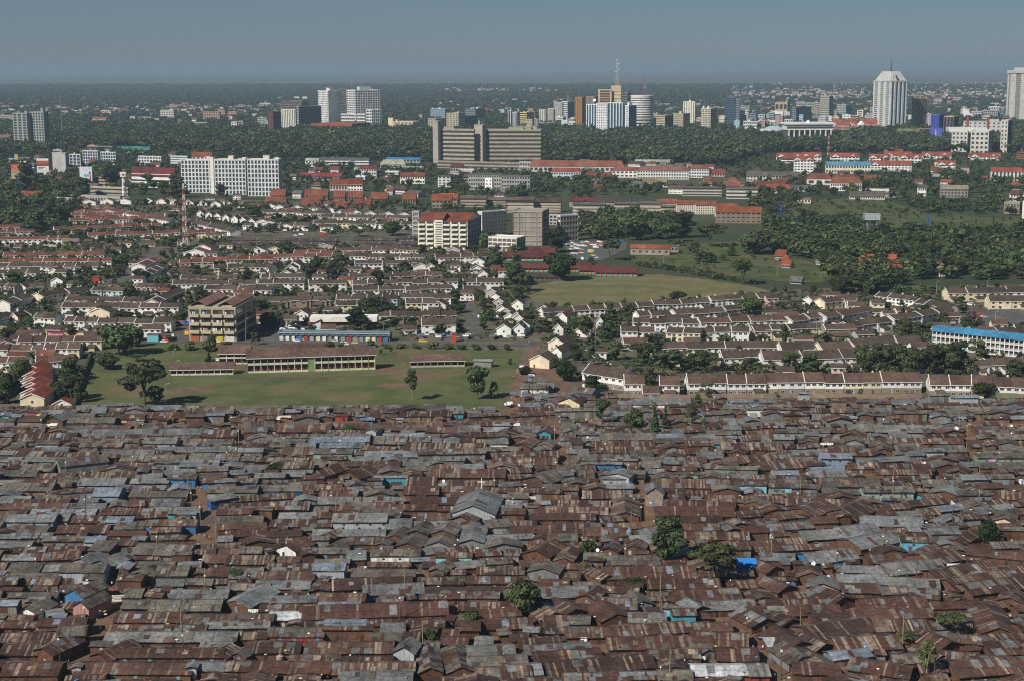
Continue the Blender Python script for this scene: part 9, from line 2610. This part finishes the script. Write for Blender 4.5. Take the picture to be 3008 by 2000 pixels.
# market stalls along the lanes: posts, a sagging cover and goods
def stall(px,py,c,w=3.2):
 A=G(px,py);r=root('market_stall',A,radians(R.uniform(-8,8)))
 for x in(0,w-.1):
  for y in(0,2.2):
   pb(r,'post',Mo,x,x+.1,y,y+.1,0,2.0+(.3 if y else 0),(.14,.10,.07))
 mb=MB();mb.add([(-.3,-.4,1.95),(w+.3,-.4,1.95),(w+.3,2.6,2.4),(-.3,2.6,2.4),(-.3,-.4,2.03),(w+.3,-.4,2.03),(w+.3,2.6,2.48),(-.3,2.6,2.48)],[(3,2,1,0),(4,5,6,7),(0,1,5,4),(1,2,6,5),(2,3,7,6),(3,0,4,7)],c);prt('cover',mb,Ml,r)
 pb(r,'counter',Mo,.15,w-.15,.1,1.2,.01,.85,(.16,.11,.08))
 pb(r,'goods',Ml,.3,w-.3,.2,.9,.86,1.15,R.choice([(.4,.1,.06),(.45,.33,.1),(.1,.22,.1),(.6,.6,.58),(.1,.15,.35)]))
 later(r,{0:'brown',1:'grey',2:'white',3:'blue',4:'dark'}[STC.index(c)]+'-covered market stall','stall','stalls along the lanes',at=(px,py))
STC=[(.13,.085,.06),(.2,.2,.2),(.66,.65,.62),(.09,.15,.24),(.05,.045,.045)]
for k in range(26):
 stall(R.uniform(60,1480),R.choice((1243,1262))+R.uniform(-3,3),R.choice(STC[:3]+STC))
for k in range(24):
 stall(R.uniform(1620,2990),1228+R.uniform(-8,14),R.choice(STC))
for k in range(18):
 y=R.uniform(1075,1215);x=1500+(1215-y)*.33+R.choice((-1,1))*(14+10*R.random())
 stall(x,y,R.choice(STC),2.6)
for k in range(20):
 stall(R.uniform(1160,1560),996+R.uniform(-4,4),R.choice(STC))
 # ------------------------------------------------------------------ litter, sticks and sheets lying about the settlement
lit=MB()
LC=[(.72,.72,.72)]*5+[(.3,.3,.32),(.12,.22,.42),(.4,.08,.06),(.5,.42,.12),(.10,.07,.05),(.20,.13,.09),(.04,.04,.04),(.28,.24,.2)]
for k in range(7500):
 y=400+440*R.random()**1.2
 x=R.uniform(-.35,.35)*y
 i,j=int(x+500),int(y-300)
 ppx,ppy=proj((x,y,0))
 if ppy<top_edge(ppx)+8:
  continue
 on=OCC[i,j]
 if on and R.random()<.8:
  continue
 z=R.uniform(2.5,3.2)if on else .05
 s=R.uniform(.15,.55)
 c=R.choice(LC)
 a=R.uniform(0,3)
 lit.M=Matrix.Translation((x,y,z))@Matrix.Rotation(a,4,'Z')
 lit.box(-s,s,-s*.6,s*.6,0,R.uniform(.08,.7 if not on else .25),c)
lit.M=None
o=link('litter',lit.mesh('litter',Ml));o['kind']='stuff'
# ------------------------------------------------------------------ woods and far trees that nobody could count
PROTO=bpy.data.collections.new('tree_kinds')
for k,(kind,nl,lf)in enumerate((('round',210,.12),('round',230,.11),('oval',170,.10),('acacia',230,.095),('airy',150,.10))):
 me=crown_mesh('wood_tree',kind,nl,900+k,lf)
 o=bpy.data.objects.new(f'wood_tree_{"abcde"[k]}',me)
 PROTO.objects.link(o)
PROTO_FAR=bpy.data.collections.new('tree_clumps')
for k in range(3):
 me=crown_mesh('tree_clump','bush',90,950+k,.2,(.030,.043,.021))
 o=bpy.data.objects.new(f'tree_clump_{"abc"[k]}',me)
 PROTO_FAR.objects.link(o)
def scatter(name,pts,coll):

 a=np.array(pts,dtype=np.float32)
 me=bpy.data.meshes.new(name)
 me.vertices.add(len(a))
 me.vertices.foreach_set('co',a[:,:3].ravel())
 at=me.attributes.new('sc','FLOAT_VECTOR','POINT');at.data.foreach_set('vector',np.stack([a[:,3],a[:,3],a[:,4]],1).ravel())
 at=me.attributes.new('ro','FLOAT_VECTOR','POINT');at.data.foreach_set('vector',np.stack([a[:,5]*0,a[:,5]*0,a[:,5]],1).ravel())
 at=me.attributes.new('ix','INT','POINT');at.data.foreach_set('value',a[:,6].astype(np.int32))
 o=link(name,me)
 o['kind']='stuff'
 ng=bpy.data.node_groups.new(name,'GeometryNodeTree')
 ng.interface.new_socket(name='Geometry',in_out='INPUT',socket_type='NodeSocketGeometry')
 ng.interface.new_socket(name='Geometry',in_out='OUTPUT',socket_type='NodeSocketGeometry')
 gi,go=ng.nodes.new('NodeGroupInput'),ng.nodes.new('NodeGroupOutput')
 ip=ng.nodes.new('GeometryNodeInstanceOnPoints')
 ci=ng.nodes.new('GeometryNodeCollectionInfo')
 ci.inputs['Collection'].default_value=coll
 ci.inputs['Separate Children'].default_value=True
 ci.inputs['Reset Children'].default_value=True
 ip.inputs['Pick Instance'].default_value=True
 def na(nm,ty):
  n=ng.nodes.new('GeometryNodeInputNamedAttribute');n.data_type=ty;n.inputs['Name'].default_value=nm
  return n.outputs['Attribute']
 L_=ng.links.new
 L_(gi.outputs[0],ip.inputs['Points'])
 L_(ci.outputs[0],ip.inputs['Instance'])
 L_(na('ix','INT'),ip.inputs['Instance Index'])
 L_(na('ro','FLOAT_VECTOR'),ip.inputs['Rotation'])
 L_(na('sc','FLOAT_VECTOR'),ip.inputs['Scale'])
 L_(ip.outputs[0],go.inputs[0])
 md=o.modifiers.new('scatter','NODES')
 md.node_group=ng
 return o
FA=np.array([(f[0],f[1],f[2],f[3],f[4])for f in FOOT])
def clear_of_buildings(x,y,grow):

 ok=np.ones(len(x),dtype=bool)
 for fx,fy,a,b,yaw in FA:
  dx,dy=x-fx,y-fy
  near=(np.abs(dx)+np.abs(dy))<a+b+grow*2+5
  if not near.any():
   continue
  u=dx*cos(yaw)+dy*sin(yaw);v=-dx*sin(yaw)+dy*cos(yaw)
  # keep a little open ground on the viewer's side of the wall as well
  ok&=~((np.abs(u)<a+grow)&(v>-b-grow*2.2)&(v<b+grow))
 return ok
rng=np.random.default_rng(5)
def wood(name,poly,spacing,hr,coll=None,nk=5,keep=.8,clump=None,zs=1.0,grow=3.0,gaps=.0):

 W=[G(x,y)for x,y in poly]
 X=np.array([p.x for p in W]);Y=np.array([p.y for p in W])
 x0,x1,y0,y1=X.min(),X.max(),Y.min(),Y.max()
 nx,ny=int((x1-x0)/spacing)+1,int((y1-y0)/spacing)+1
 gx,gy=np.meshgrid(np.arange(nx),np.arange(ny))
 x=(x0+gx*spacing+rng.uniform(-.48,.48,gx.shape)*spacing).ravel()
 y=(y0+gy*spacing+rng.uniform(-.48,.48,gx.shape)*spacing).ravel()
 m=rng.random(len(x))<keep
 x,y=x[m],y[m]
 ins=np.zeros(len(x),dtype=bool)
 n=len(X)
 for i in range(n):
  xa,ya,xb,yb=X[i],Y[i],X[(i+1)%n],Y[(i+1)%n]
  c=(ya>y)!=(yb>y)
  with np.errstate(divide='ignore',invalid='ignore'):
   xi=(xb-xa)*(y-ya)/(yb-ya)+xa
  ins^=c&(x<xi)
  # only what the picture can show
 ins&=np.abs(x)<.40*y+90
 x,y=x[ins],y[ins]
 if gaps:
  g=np.array([noise.noise(Vector((a/260.0,b/420.0,3.3)))for a,b in zip(x,y)])
  keepm=g>-1+gaps*2
  x,y=x[keepm],y[keepm]
 if grow:
  m=clear_of_buildings(x,y,grow)
  x,y=x[m],y[m]
 if name=='garden_greenery' and len(x):
  keepm=np.array([not any(inside(proj((a,b,0)),e)for e in EXCL)for a,b in zip(x,y)])
  x,y=x[keepm],y[keepm]
 h=rng.uniform(hr[0],hr[1],len(x))*np.array([1+.35*noise.noise(Vector((a/90.0,b/140.0,8.1)))for a,b in zip(x,y)])
 wf=rng.uniform(.95,1.5,len(x))
 WOODS.setdefault((name,coll.name),[coll,[]])[1].append(np.stack([x,y,-.05*h,h*wf*zs,h,rng.uniform(0,6.28,len(x)),rng.integers(0,nk,len(x))],1))
WOODS={}
# nearer gardens and groves
wood('woodland',tps('I',(120,340),(300,320),(900,330),(1300,430),(1500,430),(2450,400),(2450,790),(1900,820),(1400,800),(1200,900),(700,960),(620,740),(300,590),(100,560)),10,(8,17),PROTO,keep=.66,gaps=.3)
wood('woodland',tps('I',(1200,110),(1650,130),(2450,150),(2450,260),(2000,250),(1500,230)),11,(8,14),PROTO,keep=.42)
wood('woodland',tps('H',(600,200),(1500,280),(1560,450),(1100,440),(800,480),(600,430)),10,(8,15),PROTO,keep=.7)
wood('woodland',tps('I',(-60,40),(420,60),(420,190),(100,300),(-60,250)),11,(9,15),PROTO,keep=.5)
# band between the estate and the hospital
wood('woodland',[(-200,560),(-200,452),(300,440),(800,468),(1300,520),(1700,520),(2200,520),(3300,520),(3300,600),(2900,575),(2600,592),(2250,565),(1700,585),(1350,590),(1000,560),(560,566),(300,560)],15,(7,14),PROTO,keep=.5,gaps=.32)
wood('woodland',[(-200,650),(-200,540),(220,540),(260,620),(120,690)],12,(9,15),PROTO,keep=.7)
# dense belt in front of the city
wood('woodland',[(-300,470),(-300,372),(180,372),(700,395),(1260,385),(1290,480),(800,470),(400,440)],17,(15,27),PROTO,keep=.9)
wood('woodland',[(1590,480),(1590,386),(2050,394),(2200,400),(2500,392),(2800,400),(3300,392),(3300,452),(2250,452),(2150,490)],17,(15,27),PROTO,keep=.9)
wood('woodland',[(1230,480),(1230,420),(1330,420),(1330,480)],13.5,(13,20),PROTO,keep=.8)
# between the city blocks and behind them
wood('woodland',[(-400,385),(-400,318),(900,318),(1900,322),(3400,318),(3400,395),(2200,386),(1200,386)],27,(12,20),PROTO,keep=.62,gaps=.3)
wood('far_woodland',[(-700,330),(-700,266),(900,264),(1900,266),(3700,266),(3700,330)],38,(14,22),PROTO_FAR,3,keep=.80,zs=1.15,grow=0,gaps=.16)
wood('far_woodland',[(-900,266),(-900,252),(900,252),(2000,253),(3900,255),(3900,266)],54,(16,27),PROTO_FAR,3,keep=.88,zs=1.5,grow=0,gaps=.2)
wood('woodland',[(800,468),(1300,490),(1700,470),(2200,455),(3300,455),(3300,520),(1300,520)],13,(4,9),PROTO,keep=.5,gaps=.3)
wood('garden_greenery',tps('I',(150,200),(350,130),(900,95),(1200,125),(1500,230),(2000,260),(2400,290),(2400,420),(1500,430),(900,320),(300,300)),9,(1.5,5.5),PROTO,keep=.3,gaps=.3)
wood('garden_greenery',tps('H',(1000,600),(1500,500),(1960,480),(2120,560),(2600,650),(2750,760),(2359,800),(1700,740),(1150,680)),9,(1.2,4),PROTO,keep=.16)
wood('garden_greenery',[(-200,655),(560,640),(1480,690),(1560,860),(2350,860),(3300,840),(3300,1160),(1700,1150),(1560,1010),(500,1003),(280,1030),(230,1190),(-200,1190)],6.5,(2.5,7.5),PROTO,keep=.42,grow=.6,gaps=.2)
wood('garden_greenery',[(-200,655),(-200,590),(700,600),(1480,600),(1480,690),(560,640)],9,(4,9),PROTO,keep=.3,grow=.6,gaps=.2)
wood('garden_greenery',tps('H',(1100,655),(1300,685),(1800,775),(2150,848),(2150,872),(1790,802),(1290,718),(1090,688)),3.6,(2,4.6),PROTO,keep=.8,grow=0)
for(nm,cn),(coll,lst)in WOODS.items():
 scatter(nm,np.concatenate(lst),coll)
 # ------------------------------------------------------------------ far suburbs: small pale houses past counting
fs=MB()
for k in range(1500):
 q=R.random()
 if q<.55:
  px,py=R.uniform(2150,3050),262+70*R.random()**1.3
 elif q<.68:
  px,py=R.uniform(1250,2250),300+36*R.random()
 elif q<.90:
  px,py=R.uniform(-20,1000),R.gauss(328,10)
 elif q<.94:
  px,py=R.uniform(1280,1640),R.gauss(271,2.5)
 else:
  px,py=R.uniform(2200,3050),R.uniform(250,262)
 if q<.55 and R.random()<.35:
  py=R.gauss(284,5)
 A=G(px,py)
 w,d,h=R.uniform(9,26),R.uniform(8,14),R.uniform(6,15)*(1.6 if py<300 else 1.15)
 if foot_hit(A.x,A.y,2):
  continue
 c=R.choice([(.52,.48,.44),(.42,.36,.32),(.62,.60,.57),(.38,.37,.35),(.50,.36,.28)])
 fs.M=Matrix.Translation(A)@Matrix.Rotation(R.uniform(-.6,.6),4,'Z')
 fs.box(-w/2,w/2,0,d,0,h,c)
 for f in range(1,int(h/3.4)+1):
  fs.box(-w/2+.6,w/2-.6,-.12,.02,f*3.3-2.0,f*3.3-.7,tuple(v*.35 for v in c))
 if R.random()<.5:
  fs.gable(-w/2,w/2,0,d,h,3,R.choice([(.2,.07,.05),(.12,.09,.08),(.3,.3,.29)]),.5,.3)
fs.M=None
o=link('far_suburb',fs.mesh('far_suburb',Mc));o['kind']='stuff'
resolve_labels()
label_rows()
for o in bpy.data.objects:
 if '_abh' in o:
  del o['_abh']
print('COUNTS houses',HOUSEN[0],'shacks',SHACKN[0],'trees',TREEN[0],'fill',len(fillers),'objects',len(bpy.data.objects))
